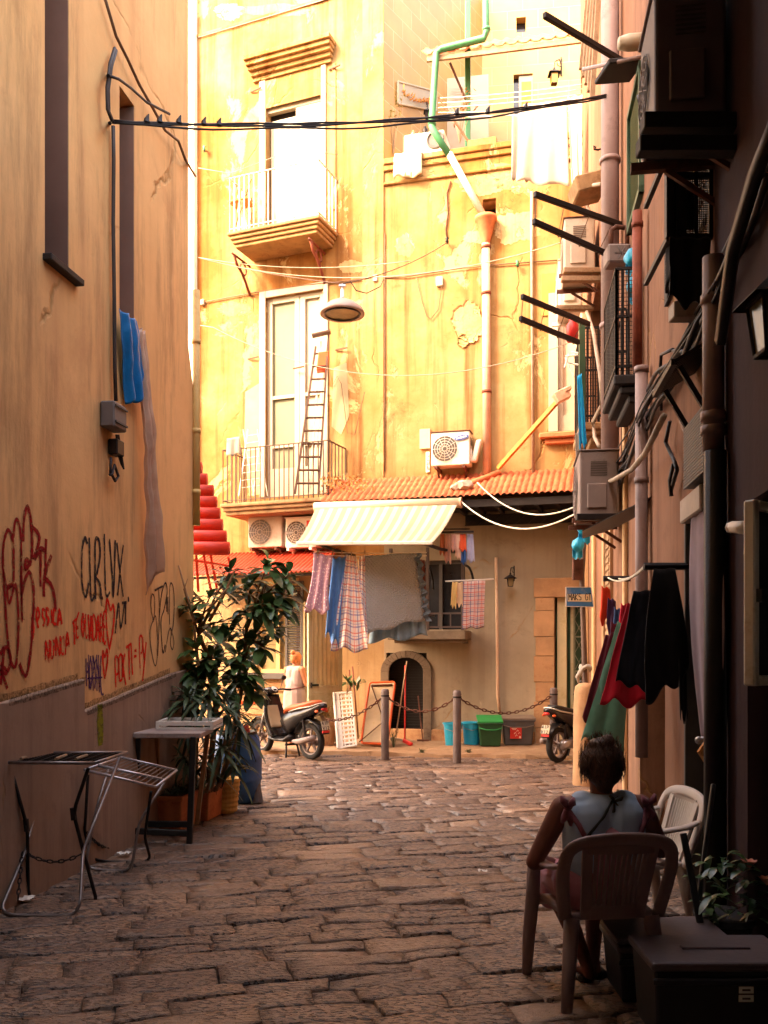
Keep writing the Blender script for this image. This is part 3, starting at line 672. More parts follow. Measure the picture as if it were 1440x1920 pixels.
for k, (yb, col_) in enumerate(((1277, M['stone_tan']), (1300, m_st), (1322, M['stone_tan']), (1350, m_st))):
    q = MB(); zb = wf(520, yb)[1]; WF.box(q, wf(400, 1300)[0], gd[0] - .12, zb - .2, zb - .02, .003, .03 + .02 * (k % 2)); q.build('stone_course', col_, FB, bevel=.012)
q = MB(); q.prism([WF.pt(gd[0], 0, .003), WF.pt(gd[0] - .1, 0, .003), WF.pt(gd[0] - .1, gd[3] + .1, .003), WF.pt(gd[0], gd[3] + .1, .003)], WF.N * .05); q.build('door_jamb', M['door_green'], FB)
# the open door leaf, standing out from its hinge on the right jamb
dz0, dz1 = .09, wf(576, 1140)[1]
hA = V(P(640, 1300, 16.0)); hA.z = 0; hB = V(P(577, 1300, 15.45)); hB.z = 0
dd_ = (hA - hB).normalized(); dn = V((dd_.y, -dd_.x, 0)); Ld = (hA - hB).length
WD = Wall(hB.xy, dd_.xy, dn.xy)
p = MB(); e = .09
for a_, b_, c_, d_ in ((0, e, dz0, dz1), (Ld - e, Ld, dz0, dz1), (e, Ld - e, dz1 - e, dz1), (e, Ld - e, dz0, dz0 + .12), (e, Ld - e, dz0 + .86, dz0 + 1.0)): WD.box(p, a_, b_, c_, d_, -.025, .025)
leaf = p.build('door_leaf', M['door_green'], FB, bevel=.006)
p = MB(); WD.box(p, e, Ld - e, dz0 + .12, dz0 + .86, -.012, .012); subpart('panel', p, M['door_green'], leaf)
p = MB()
p.grid(lambda u, v: WD.pt(e + u * (Ld - 2 * e), dz0 + 1.0 + v * (dz1 - dz0 - 1.09), -.01 + .018 * sin(u * 38)), 60, 2)
subpart('curtain', p, mat('door_curtain', (.72, .60, .32), .9, 0, .2, 3, .05), leaf, smooth=True)
p = MB(); WD.box(p, .03, .2, dz0 + 1.0, dz0 + 1.03, .03, .06); WD.box(p, .04, .06, dz0 + .97, dz0 + 1.06, .025, .05); subpart('handle', p, M['dark_iron'], leaf)
# arched cellar window in its stone surround
u0, u1, z0, z1, t = ar; uc_ = (u0 + u1) / 2; rw = (u1 - u0) / 2
def arch_ring(ri, ro, zs, zb, n=14, arc=1.0):
    a_ = [(uc_ - ri, zb)] + [(uc_ - ri * cos(pi * i / n), zs + ri * arc * sin(pi * i / n)) for i in range(n + 1)] + [(uc_ + ri, zb)]
    b_ = [(uc_ - ro, zb)] + [(uc_ - ro * cos(pi * i / n), zs + ro * arc * sin(pi * i / n)) for i in range(n + 1)] + [(uc_ + ro, zb)]
    return a_, b_
zs = z1 - rw * .85 - .02; a_, b_ = arch_ring(rw - .06, rw + .10, zs, z0, 14, .8)
p = MB()
for i in range(len(a_) - 1):
    qd = [WT.pt(*a_[i], .003), WT.pt(*b_[i], .003), WT.pt(*b_[i + 1], .003), WT.pt(*a_[i + 1], .003)]; p.prism(qd, WT.N * (.03 + .004 * (i % 2)))
p.build('arch_surround', mat('arch_stone', (.15, .11, .075), .9, 0, .35, 3, .5, dirt='#3a2820'), FB, bevel=.008)
p = MB()
WT.box(p, u0, u1, z0, z1, -.2, -.17)
for i in range(30):
    zz = z0 + .03 + (z1 - z0 - .1) * i / 30; WT.box(p, u0 + .06, u1 - .06, zz, zz + .022, -.165, -.14)
p.build('cellar_shutter', M['dark_void'], FB)
p = MB(); WT.box(p, u0 - .25, u1 + .3, .0, z0 + .02 if z0 > .05 else .06, .003, .03)
p.build('arch_sill', M['stone_brown'], FB)
bs = MB(); WT.box(bs, 0, dr[0] - .34, 0, .26, .003, .035); bs.build('wall_base', M['stone_tan'], FB, bevel=.015)
# iron bay: enclosed balcony with slab, frame, glazing
bu0 = wt(772, 1190)[0]; bu1 = wt(884, 1190)[0]; bzs = wt(830, 1182, .6)[1]; bzt = wt(830, 1052, .6)[1]
p = MB(); WT.box(p, bu0 - .3, bu1, bzs - .16, bzs, .003, .62); WT.box(p, bu0 - .2, bu1 - .06, bzs - .22, bzs - .162, .003, .52); bay = p.build('bay_slab', M['stone_grey'], FB, bevel=.012)
p = MB()
for u in (bu0 - .25, bu0 + .42, bu1 - .06):
    p.bar(WT.pt(u, bzs, .56), WT.pt(u, bzt + (.25 if u < bu1 - .1 else 0), .56), .05, .05, up=WT.N)
for zz in (bzs + .06, bzs + .30): p.bar(WT.pt(bu0 - .25, zz, .56), WT.pt(bu1 - .06, zz, .56), .03, .03)
for i in range(1, 6): u = at(bu0 - .25, bu1 - .06, i / 6); p.bar(WT.pt(u, bzs + .06, .56), WT.pt(u, bzs + .30, .56), .02, .02, up=WT.N)
for u in (bu0 + .42, bu1 - .06): p.bar(WT.pt(u, bzs + .28, .56), WT.pt(u, bzs + .28, .02), .03, .03)
p.build('bay_frame', mat('bay_iron', (.10, .075, .07), .6, .2, .3, 6, .2, dirt='#4a3329'), FB)
p = MB(); WT.box(p, bw[0] + .02, bw[1] - .02, bw[2], bw[3], -.2, -.16); p.build('bay_glazing', M['glass_dark'], FB)
p = MB(); WT.box(p, bw[1] - .5, bw[1] - .44, bw[2], bw[3], -.15, -.1); WT.box(p, bw[0], bw[0] + .06, bw[2], bw[3], -.15, -.1); WT.box(p, bw[0] + .06, bw[1], bw[3] - .06, bw[3], -.15, -.1); p.build('bay_window_frame', M['shutter_grey'], FB)
for u, rr in ((wt(795, 1080)[0], .42), (wt(868, 1080)[0], .42)):       # curved hood arms
    p = MB(); zz = wt(860, 1062)[1]
    p.tube([WT.pt(u + .05 + .45 * sin(t) * .55, zz - .45 + .45 * cos(t), .1 + .5 * sin(t)) for t in [i * pi / 2 / 8 for i in range(9)]], .022, 6); p.build('hood_arm', M['dark_iron'], FB, smooth=True)
# stone framed doorway on the right
u0, u1, z0, z1, t = dr
p = MB(); zb = 0; k = 0
while zb < z1 - .02:
    hh_ = min(.34 + .12 * (k % 2), z1 - zb); WT.box(p, u0 - .33 - .03 * (k % 2), u0, zb, zb + hh_ - .006, .003, .05 + .008 * (k % 3)); zb += hh_; k += 1
WT.box(p, u0 - .36, u1 + .35, z1, z1 + .34, .003, .06)
p.build('door_surround', M['stone_tan'], FB, bevel=.012, seg=2)
p = MB(); WT.box(p, u0, u1, 0, z1, -.3, -.26); dwn = p.build('door', M['dark_green'], FB)
p = MB(); WT.box(p, u0 + .04, u0 + .2, 0, z1, -.25, -.05); WT.box(p, u0 + .26, u0 + .32, 0, z1, -.25, -.2); subpart('jamb', p, M['door_green'], dwn)
p = MB(); gu0, gu1 = u0 + .33, u1
for i in range(5): zz = .1 + i * (z1 - .2) / 4; WT.box(p, gu0, gu1, zz, zz + .03, -.17, -.14)
nn = 9; hh_ = (z1 - .2) / 8
for i in range(8):
    zc = .12 + i * hh_
    for s in (0, 1):
        for kx in range(3):
            ua, ub = gu0 + kx * .16, gu0 + kx * .16 + .16
            p.bar(WT.pt(ua if s else ub, zc, -.155), WT.pt(ub if s else ua, zc + hh_, -.155), .012, .012, up=WT.N)
p.bar(WT.pt(gu0, 0, -.155), WT.pt(gu0, z1, -.155), .03, .03, up=WT.N); subpart('grille', p, mat('grille_iron', (.19, .19, .12), .6, .2, .3, 6, .1), dwn)
# upper right window behind the green balcony
u0, u1, z0, z1, t = uw
p = MB(); WT.box(p, u0 - .16, u0, z0, z1 + .1, .003, .03); WT.box(p, u0, u0 + .08, z0, z1, -.14, -.04); WT.box(p, u0, u1, z0, z0 + .3, -.14, -.05); WT.box(p, u0 + .08, u1, z1 - .08, z1, -.14, -.04); win = p.build('window', M['door_white'], FB)
p = MB(); WT.box(p, u0 + .05, u1, z0 + .28, z1 - .05, -.12, -.1); subpart('pane', p, mat('pale_pane', (.50, .42, .30), .3, 0, .2, 2, .05), win)
p = MB(); su, sz = wt(1012, 815); WT.box(p, su, u1, sz - .1, sz, .003, .16); WT.box(p, su + .1, u1, sz - .2, sz - .102, .003, .1); subpart('sill', p, M['terracotta'], win, bevel=.02)
p = MB(); WT.pbox(p, 1016, 515, 1048, 590, .003, .02); p.build('blind_window', mat('ochre_recess', (.50, .24, .05), .9, 0, .3, 3, .2), FB)
# broken plaster hollow
def blob(wall, px, py, rx, ry, n=64, j=.06):
    pts = []
    for i in range(n):
        t_ = 2 * pi * i / n; k_ = 1 + rnd.uniform(-j, j) + .28 * mnoise.noise(V((cos(t_) * 1.3 + px, sin(t_) * 1.3, py))) + .14 * mnoise.noise(V((cos(t_) * 4 + px, sin(t_) * 4, py))); pts.append((px + rx * cos(t_) * k_, py + ry * sin(t_) * k_))
    return pts
for (px, py, rx, ry) in ((878, 603, 28, 34), (868, 640, 9, 11)):
    p = MB(); pts = blob(WT, px, py, rx, ry); cen = WT.pt(*WT.uz(px, py), .004)
    ring = [WT.pt(*WT.uz(*q), .004) for q in pts]; rim = [r + (r - cen) * .09 + WT.N * .022 for r in ring]
    for i in range(len(ring)):
        j = (i + 1) % len(ring); p.poly([cen, ring[i], ring[j]]); p.poly([ring[i], rim[i], rim[j], ring[j]])
    p.build('plaster_hollow', stucco('hollow_stone%d' % px, (.40, .25, .09), (.55, .38, .18), (.22, .12, .05), .6, .2, True, .95, 3.5, 1.2), FB)
for k, (wall, px, py, rx, ry) in enumerate(((WT, 985, 330, 62, 34), (WT, 900, 345, 40, 22), (WT, 968, 425, 50, 30), (WT, 790, 325, 26, 9), (WT, 700 + 60, 460, 18, 22), (WF, 700, 395, 16, 60), (WF, 695, 260, 12, 34), (WF, 520, 20, 60, 12), (WF, 430, 22, 30, 16), (WF, 440, 580, 30, 14), (WF, 660, 500, 26, 12), (WT, 890, 445, 22, 12), (WF, 590, 445, 30, 12))):
    p = MB(); pts = blob(wall, px, py, rx, ry, 72, .09); ctr = wall.pt(*wall.uz(px, py), .0035); ring = [wall.pt(*wall.uz(*q), .0035) for q in pts]
    for i in range(len(ring)): p.poly([ctr, ring[i], ring[(i + 1) % len(ring)]])
    p.build('bare_masonry', CACHE.setdefault('masonry%d' % (k % 3), stucco('bare_masonry%d' % k, ((.34, .19, .06), (.42, .26, .10), (.47, .34, .17))[k % 3], (.52, .36, .17), (.18, .085, .028), .57, .3, True, .95, 3.0, 1.0)) if k < 3 else CACHE['masonry%d' % (k % 3)], FB)
# tiled lean-to roof over the ground floor, with dark lattice soffit
ru0 = wt(596, 930, .95)[0]; ru1 = 4.3; zr1 = wt(900, 893)[1]; zr0 = wt(900, 934, .95)[1]
def tile(u, v):
    d = .02 + (.98) * (1 - v); uu = at(ru0, ru1, u); z = at(zr0, zr1, v)
    ncol = (ru1 - ru0) / .105; ph = (u * ncol) % 1; row = (v * 4) % 1
    return WT.pt(uu, z + .035 * abs(sin(ph * pi)) + .03 * (1 - row) + .004 * sin(uu * 40 + v * 9), d)
p = MB(); p.grid(tile, 440, 24); roof = p.build('tiled_roof', M['roof_tile'], FB, smooth=False)
p = MB(); WT.box(p, ru0 + .04, ru1, zr0 - .09, zr0 - .02, .003, .93); WT.box(p, ru0 + .04, ru1, zr0 - .14, zr0 - .09, .86, .93)
for i in range(16): u = at(ru0 + .1, ru1 - .1, i / 15); WT.box(p, u, u + .06, zr0 - .16, zr0 - .092, .003, .9)
p.build('soffit', M['wood_dark'], FB)
p = MB(); lu0, lu1 = wt(872, 960, .3)[0], 4.2; lz1 = zr0 - .18; lz0 = wt(900, 985, .3)[1]
WT.box(p, lu0, lu1, lz0, lz1, .26, .28)
for i in range(12):
    u = at(lu0, lu1, i / 12); du_ = (lu1 - lu0) / 12
    p.bar(WT.pt(u, lz0, .295), WT.pt(u + du_, lz1, .295), .015, .02, up=WT.N); p.bar(WT.pt(u + du_, lz0, .31), WT.pt(u, lz1, .31), .015, .02, up=WT.N)
p.build('lattice_board', M['wood_dark'], FB)
p = MB()                                                        # ridge piece and debris on the roof
p.tube([WT.pt(wt(870, 915, .5)[0], zr0 + .28, .55), WT.pt(wt(935, 905, .2)[0], zr1 + .03, .12)], [.06, .05], 8); p.build('ridge_tile', M['terracotta'], FB, smooth=True)

# ---------------------------------------------------------------- right side
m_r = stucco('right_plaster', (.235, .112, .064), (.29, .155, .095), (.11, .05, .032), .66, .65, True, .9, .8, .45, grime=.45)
m_r2 = stucco('right_shaded_plaster', (.038, .018, .023), (.052, .027, .031), (.024, .012, .014), .70, .6, False, .9, .9, .35, grime=.45)  # darker plaster, with deep mauve shade put into its colour
def wr(px, py, o=0): return WR.uz(px, py, o)
us = wr(1349, 1000)[0]
RB = thing('apartment_building', 'weathered peach building on the right hung with pipes, cables and air conditioners', 'building', WR.pt(us + 2, 0))
RN = thing('apartment_building', 'house front at the right edge in shade-darkened plaster, with white framed door', 'building', WR.pt(us, 0))
HR = 14.5
dh = (wr(1247, 1400)[0], wr(1200, 1400)[0], -.02, 2.15, .5); dh = (min(dh[0], dh[1]), max(dh[0], dh[1]), *dh[2:])
gwin = (wr(1330, 360)[0], wr(1256, 360)[0], wr(1300, 445)[1], wr(1290, 200)[1], .15)
lw_ = (wr(1208, 300)[0], wr(1184, 300)[0], wr(1196, 400)[1], wr(1196, 165)[1], .1)
fw = (wr(1128, 600)[0], wr(1108, 600)[0], 5.0, 7.0, .15)
cw = (wr(1348, 1100)[0], wr(1296, 1100)[0], 0, wr(1320, 935)[1], .3)
HR1, uR = 9.6, 10.4                                       # lower roof in front, higher part towards the far end
mb = MB(); WR.holes(mb, us, 16.4, -.02, HR1, [dh, gwin, lw_, fw, cw]); WR.holes(mb, uR, 16.4, HR1, HR, [])
e0, e1 = WR.pt(16.4, 0), WR.pt(16.4, 0, -9)
mb.poly([e0, e1, e1 + V((0, 0, HR)), e0 + V((0, 0, HR))]); mb.poly([WR.pt(uR, HR), WR.pt(16.4, HR), WR.pt(16.4, HR, -9), WR.pt(uR, HR, -9)])
mb.poly([WR.pt(us, HR1), WR.pt(uR, HR1), WR.pt(uR, HR1, -9), WR.pt(us, HR1, -9)]); mb.poly([WR.pt(uR, HR1), WR.pt(uR, HR1, -9), WR.pt(uR, HR, -9), WR.pt(uR, HR)])
mb.build('wall', m_r, RB)
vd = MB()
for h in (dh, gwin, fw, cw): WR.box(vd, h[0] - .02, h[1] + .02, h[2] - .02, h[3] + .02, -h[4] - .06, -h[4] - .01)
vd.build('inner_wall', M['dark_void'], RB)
nd = (wr(1500, 1100)[0], wr(1413, 1100)[0], 0, wr(1425, 935)[1], .2)
HN = 6.4
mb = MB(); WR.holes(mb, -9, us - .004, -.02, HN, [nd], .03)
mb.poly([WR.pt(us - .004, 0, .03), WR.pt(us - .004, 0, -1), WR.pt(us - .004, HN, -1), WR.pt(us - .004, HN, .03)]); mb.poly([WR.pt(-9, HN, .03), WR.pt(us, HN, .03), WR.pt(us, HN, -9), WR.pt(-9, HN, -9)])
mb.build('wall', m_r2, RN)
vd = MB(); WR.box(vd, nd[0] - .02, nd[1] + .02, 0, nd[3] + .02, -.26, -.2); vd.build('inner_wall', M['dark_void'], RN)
# louvred shutter of the upper window
p = MB(); u0, u1, z0, z1, t = lw_
WR.box(p, u0, u0 + .05, z0, z1, -.06, .05); WR.box(p, u1 - .05, u1, z0, z1, -.06, .05); WR.box(p, u0, u1, z1 - .06, z1, -.06, .05); WR.box(p, u0, u1, z0, z0 + .06, -.06, .05)
for i in range(34):
    zz = z0 + .08 + (z1 - z0 - .14) * i / 34; p.box(WR.pt((u0 + u1) / 2, zz, 0), (u1 - u0 - .1, .06, .008), WR.D, (WR.N + V((0, 0, -.8))).normalized(), (WR.N * .8 + V((0, 0, 1))).normalized())
p.build('louvred_shutter', M['dark_green'], RB)
# small window with grille beside the near air conditioner
u0, u1, z0, z1, t = gwin
p = MB(); WR.box(p, u0 - .08, u0, z0 - .1, z1 + .1, -.1, .03); WR.box(p, u1, u1 + .08, z0 - .1, z1 + .1, -.1, .03); WR.box(p, u0, u1, z1, z1 + .1, -.1, .03); WR.box(p, u0, u1, z0 - .1, z0, -.1, .03); wn = p.build('window', M['wood_dark'], RB)
p = MB()
for i in range(1, 26): u = at(u0, u1, i / 26); p.bar(WR.pt(u, z0, .03), WR.pt(u, z1, .03), .008, .008, up=WR.N)
for i in range(1, 44): z = at(z0, z1, i / 44); p.bar(WR.pt(u0, z, .035), WR.pt(u1, z, .035), .008, .008)
subpart('grille', p, M['dark_iron'], wn)
p = MB(); WR.box(p, u0, u1, z0, z1, -.1, -.08); subpart('pane', p, mat('warm_pane', (.42, .22, .13), .4, 0, .3, 2, .05), wn)
# far ground-floor features on the right wall: pilaster strips, pale panel
p = MB()
for px, wd_, d_ in ((1178, .12, .05), (1140, .22, .06), (1118, .25, .05), (1104, .3, .07)):
    u = wr(px, 1100)[0]; WR.box(p, u, u + wd_, 0, 4.2, .003, d_)
p.build('pilaster', mat('pale_panel', (.58, .37, .19), .85, 0, .25, 2, .3, dirt='#8a5b35'), RB, bevel=.01)
p = MB(); u = wr(1150, 1100)[0]; WR.box(p, u, u + .5, .9, 3.2, .003, .04)
for i in range(24): WR.box(p, u + .05, u + .45, 1.0 + i * .09, 1.05 + i * .09, .042, .055)
p.build('louvred_shutter', mat('pale_shutter', (.42, .26, .14), .8, 0, .2, 3, .1), RB)
# curtain door next to the grey pipe
u0, u1, z0, z1, t = cw
p = MB(); WR.box(p, u0, u0 + .07, 0, z1, -.25, .05); WR.box(p, u1 - .05, u1, 0, z1, -.25, .05); WR.box(p, u0, u1, z1 - .06, z1, -.25, .06); cdo = p.build('door_frame', M['shutter_grey'], RB, bevel=.006)
# open white window leaf of the near house
wA = WR.pt(nd[1] - .02, 0, .04)
wa = wr(1413, 1000)[0]
leafY = P(1420, 1100, 4.55)
zt_, zb_ = HC + (YH - 942) / F * 4.5, HC + (YH - 1285) / F * 4.5
lp0 = V(P(1404, 1000, 4.42)); lp1 = V(P(1445, 1000, 4.55)); ldir = (lp1 - lp0); ldir.z = 0; ll = ldir.length; WLf = Wall(lp0.xy, ldir.xy, (ldir.y, -ldir.x))
p = MB(); e = .05
for a_, b_, c_, d_ in ((0, e, zb_, zt_), (ll + .1, ll + .1 + e, zb_, zt_), (e, ll + .1, zt_ - e, zt_), (e, ll + .1, zb_, zb_ + e)): WLf.box(p, a_, b_, c_, d_, -.03, .03)
lf = tag(p.build('window_leaf', M['white_metal'], RN, bevel=.008), 'open white window leaf')
p = MB(); WLf.box(p, e, ll + .1, zb_ + e, zt_ - e, -.008, .008); subpart('pane', p, M['glass_dark'], lf)
p = MB(); WLf.box(p, .01, .04, at(zb_, zt_, .45), at(zb_, zt_, .52), .032, .06); subpart('handle', p, M['black_plastic'], lf)
# added, unseen blockers above and behind the camera, darkening the foreground
bb = MB(); bb.box((-.8, -4.75, 7.0), (5.6, 14.5, 5.7)); bb.build('shade_block', m_r2, RN)
bb = MB(); WR.box(bb, 3.2, us - .1, 5.85, 6.1, .032, 1.5); bb.build('shade_slab', m_r2, RN)  # added slab above the frame, keeps top light off the seated woman
bb = MB(); bb.box((-.8, -9.0, 2.2), (7.5, .5, 4.6)); bb.build('shade_wall', m_r2, RN)  # added wall out of view, shuts off light from behind
# ---------------------------------------------------------------- shared builders
def sag(a, b, s, n=14): 
    a, b = V(a), V(b); return [a.lerp(b, i / n) - V((0, 0, s * 4 * (i / n) * (1 - i / n))) for i in range(n + 1)]
def cable(pts, r, m, label, cat='cable', name='cable', group=None, n=5, smooth=True):
    mb = MB()
    for p in (pts if isinstance(pts[0], list) else [pts]): mb.tube(p, r, n)
    return tag(mb.build(name, m, smooth=smooth), label, cat, group)
def cloth(name, label, cat, m, tl, tr, br, bl, N=(0, -1, 0), fold=.04, nf=4, hem=.02, nu=26, nv=22, pinch=0, belly=0, seed=0, parent=None, group=None, topfold=.3, solid=.006, crumple=.007):
    """hanging cloth between four corners with folds that deepen downwards"""
    tl, tr, br, bl = map(V, (tl, tr, br, bl)); N = V(N).normalized(); r = random.Random(seed); ph = [r.uniform(0, 6.28) for _ in range(5)]
    cp = [r.uniform(-1, 1) for _ in range(7)]; hs = [at(cp[int(i / nu * 5)], cp[int(i / nu * 5) + 1], (1 - cos(pi * (i / nu * 5 % 1))) / 2) for i in range(nu + 1)]
    def fn(u, v):
        t = 1 - v
        p = (tl * (1 - u) + tr * u) * (1 - t) + (bl * (1 - u) + br * u) * t
        k = topfold + (1 - topfold) * t
        f = sin(u * nf * 2 * pi + ph[0] + .5 * sin(t * 3 + ph[1])) * .65 + sin(u * nf * 3.7 + ph[2] + t * 1.5) * .35
        p = p + N * (fold * k * f + belly * sin(pi * t) + crumple * (mnoise.noise(V((p.x * 8 + seed, p.y * 8, p.z * 2.6))) + .6 * mnoise.noise(V((p.x * 19, p.y * 19 + seed, p.z * 6)))) * min(1, t * 4 + .2))
        side = (tr - tl)
        p = p + side * (.012 * sin(t * 5 + ph[3] + u * 9) * t - pinch * (u - .5) * sin(pi * t))
        i = int(u * nu + .5)
        p.z += (hem * hs[i] * .5 + hem * sin(u * 11 + ph[4])) * t ** 3 - (.35 * hem * sin(u * pi * nf) ** 2) * (1 - t)
        return p
    mb = MB(); mb.grid(fn, nu, nv)
    o = mb.build(name, m, parent, smooth=True, solid=solid)
    return tag(o, label, cat, group) if parent is None else o
def aircon(name_label, O, ax, N, w, h, d, body, group='air conditioner units', rust=False, old=False, logo=None, red=False, brackets=True, fanleft=True):
    """outdoor unit. O: bottom corner of the back at the start of ax; ax along the wall, N outwards"""
    O = V(O); ax = V(ax).normalized(); N = V(N).normalized(); Z = V((0, 0, 1))
    t = thing('air_conditioner', name_label, 'air conditioner', O, group)
    q = lambda a, b, c: O + ax * a + N * b + Z * c
    p = MB(); p.box(q(w / 2, d / 2 + .06, h / 2), (w, d, h), ax, N, Z); p.build('casing', body, t, bevel=.02, seg=2)
    fc = q(w * (.36 if fanleft else .64), d + .062, h * .5); fr = min(h * .42, w * .33)
    p = MB(); p.disc(fc, fr, N, 28); p.build('fan_opening', M['dark_grille'], t)
    p = MB()
    for k in range(1, 6): p.tube([fc + N * .012 + (ax * cos(a) + Z * sin(a)) * fr * k / 5 for a in [i * 2 * pi / 28 for i in range(28)]], .004, 4, closed=True)
    for k in range(12): a = k * pi / 6; p.tube([fc + N * .012 + (ax * cos(a) + Z * sin(a)) * fr * .15, fc + N * .012 + (ax * cos(a) + Z * sin(a)) * fr], .004, 4)
    p.build('fan_guard', body, t)
    p = MB()
    for k in range(3):
        a = .5 + k * 2 * pi / 3; b = a + .9
        p.poly([fc + N * .004, fc + N * .006 + (ax * cos(a) + Z * sin(a)) * fr * .9, fc + N * .006 + (ax * cos((a + b) / 2) + Z * sin((a + b) / 2)) * fr * .93, fc + N * .006 + (ax * cos(b) + Z * sin(b)) * fr * .9])
    p.build('fan', M['shutter_grey'], t)
    # service cover and slots at the end that faces the viewer
    s = 0 if ax.y > .5 else w; sg = -1 if s == 0 else 1
    p = MB(); p.box(q(s + sg * .012, d * .55 + .06, h * .30), (.024, d * .5, h * .38), ax, N, Z); p.build('service_cover', body, t, bevel=.008)
    p = MB()
    for k in range(7): p.box(q(s + sg * .003, d * .5 + .06, h * (.62 + .035 * k)), (.008, d * .42, .008), ax, N, Z)
    p.build('side_slots', M['dark_grille'], t)
    p = MB(); p.box(q(w / 2, d / 2 + .06, h + .006), (w + .03, d + .03, .014), ax, N, Z); p.build('top_plate', M['rust_iron'] if rust else body, t, bevel=.004)
    if brackets:
        for a in (.14, .86):
            p = MB(); p.box(q(w * a, (d + .12) / 2, -.035), (.05, d + .14, .05), ax, N, Z); p.bar(q(w * a, .01, -.28), q(w * a, d * .8, -.06), .03, .03); p.build('bracket', M['rust_iron'] if rust or old else M['white_metal'], t)
    return t
# ---------------------------------------------------------------- air conditioners on the far building
def ac_wall(wall, x0, y0, x1, y1, d, **k):
    """unit on a wall whose front face fills the pixel box"""
    o = d + .08; u0, _ = wall.uz(x0, (y0 + y1) / 2, o); u1, _ = wall.uz(x1, (y0 + y1) / 2, o); z1 = wall.uz((x0 + x1) / 2, y0, o)[1]; z0 = wall.uz((x0 + x1) / 2, y1, o)[1]
    return aircon(O=wall.pt(u0, z0), ax=wall.D, N=wall.N, w=u1 - u0, h=z1 - z0, d=d, **k)
sa = ac_wall(WT, 808, 809, 880, 872, .30, name_label='white air conditioner with blue oval badge and rusty top on the yellow wall', body=M['ac_white'], rust=True)
# badge: a blue ellipse with white capital letters
o = .39
LOGO = {'S': [[(1,.9),(.2,1),(.1,.6),(.9,.45),(.9,.05),(0,.05)]], 'A': [[(0,0),(.5,1),(1,0)],[(.25,.4),(.75,.4)]], 'M': [[(0,0),(0,1),(.5,.4),(1,1),(1,0)]], 'U': [[(0,1),(0,.1),(.5,0),(1,.1),(1,1)]], 'N': [[(0,0),(0,1),(1,0),(1,1)]], 'G': [[(1,.9),(.3,1),(0,.5),(.3,0),(1,.1),(1,.5),(.6,.5)]],
        'K': [[(0,0),(0,1)],[(1,1),(0,.45),(1,0)]], 'T': [[(0,1),(1,1)],[(.5,1),(.5,0)]], '.': [[(.4,0),(.6,0)]], '6': [[(.9,1),(.1,.5),(.1,.1),(.6,0),(.9,.3),(.3,.5)]], '1': [[(.3,.8),(.6,1),(.6,0)]], '2': [[(0,.8),(.5,1),(.9,.7),(0,0),(1,0)]], '9': [[(.9,.6),(.3,.6),(.3,1),(.9,1),(.8,0)]], 'V': [[(0,1),(.5,0),(1,1)]], 'P': [[(0,0),(0,1),(.9,.9),(.9,.5),(0,.5)]], 'X': [[(0,0),(1,1)],[(0,1),(1,0)]], 'Y':[[(0,1),(.5,.5),(1,1)],[(.5,.5),(.5,0)]], 'E': [[(1,1),(0,1),(0,0),(1,0)],[(0,.5),(.8,.5)]], 'B': [[(0,0),(0,1),(.8,.8),(0,.5),(.9,.25),(0,0)]], 'O': [[(.5,1),(0,.5),(.5,0),(1,.5),(.5,1)]], 'R': [[(0,0),(0,1),(.9,.8),(0,.5),(1,0)]], '4': [[(.7,0),(.7,1),(0,.3),(1,.3)]], '7': [[(0,1),(1,1),(.4,0)]], '3': [[(0,1),(.9,.9),(.3,.5),(.9,.2),(0,0)]], '8': [[(.5,.5),(.1,.8),(.5,1),(.9,.8),(.5,.5),(0,.2),(.5,0),(1,.2),(.5,.5)]]}
def letters(mb, txt, org, ex, ez, cw, ch, wd, gap=.35, n=None):
    """upright capital strokes as thin flat bars"""
    org = V(org); ex = V(ex).normalized(); ez = V(ez).normalized(); nn = n or ex.cross(ez)
    x = 0
    for c_ in txt:
        for s in LOGO.get(c_, []):
            for (a, b), (c, d) in zip(s, s[1:]):
                p0 = org + ex * (x + a * cw) + ez * (b * ch); p1 = org + ex * (x + c * cw) + ez * (d * ch)
                mb.bar(p0, p1, wd, .003, up=nn)
        x += cw * (1 + gap)
bu, bz_ = WT.uz(865, 820, o); bc = WT.pt(bu, bz_, .375)
p = MB(); ring = [bc + WT.D * .13 * cos(a) + V((0, 0, 1)) * (.042 * sin(a) + .022 * cos(a)) for a in [i * 2 * pi / 24 for i in range(24)]]
p.prism(ring, WT.N * .006); p.build('badge', mat('badge_blue', (.03, .07, .30), .5, 0, .1, 6, 0), sa)
p = MB(); letters(p, 'SAMSUNG', bc - WT.D * .098 + V((0, 0, -.03)) + WT.N * .009, WT.D + V((0, 0, .17)), (0, 0, 1), .02, .032, .006, .42, -WT.N); p.build('badge_lettering', mat('lettering_white', (.8, .8, .78), .6, 0, .05, 6, 0), sa)
sp = MB(); u_, z_ = WT.uz(893, 845, .25); sp.box(WT.pt(u_, z_, .2), (.10, .16, .40), WT.D, WT.N, (WT.D * .25 + V((0, 0, 1))).normalized()); tag(sp.build('pipe_cover', M['ac_white'], bevel=.03, seg=2), 'white plastic pipe cover hanging beside the badged air conditioner', 'pipe cover')
p = MB(); WT.pbox(p, 788, 806, 808, 842, .003, .06); tag(p.build('wall_box', M['pipe_cream'], bevel=.006), 'cream box on the yellow wall behind the badged air conditioner', 'box')
p = MB(); WT.pbox(p, 799, 848, 806, 886, .003, .03); pl_ = tag(p.build('name_plate', M['white_metal'], bevel=.004), 'narrow white upright plate with small letters under the cream box', 'plate')
u_, z_ = WT.uz(802.5, 885, .03)
p = MB(); letters(p, 'OPTEX 600', WT.pt(u_ + .022, z_ + .04, .033), (0, 0, 1), -WT.D, .03, .045, .006, .3, WT.N); q_ = p.build('lettering', M['dark_iron']); q_.parent = pl_; q_.location = q_.location - pl_.location
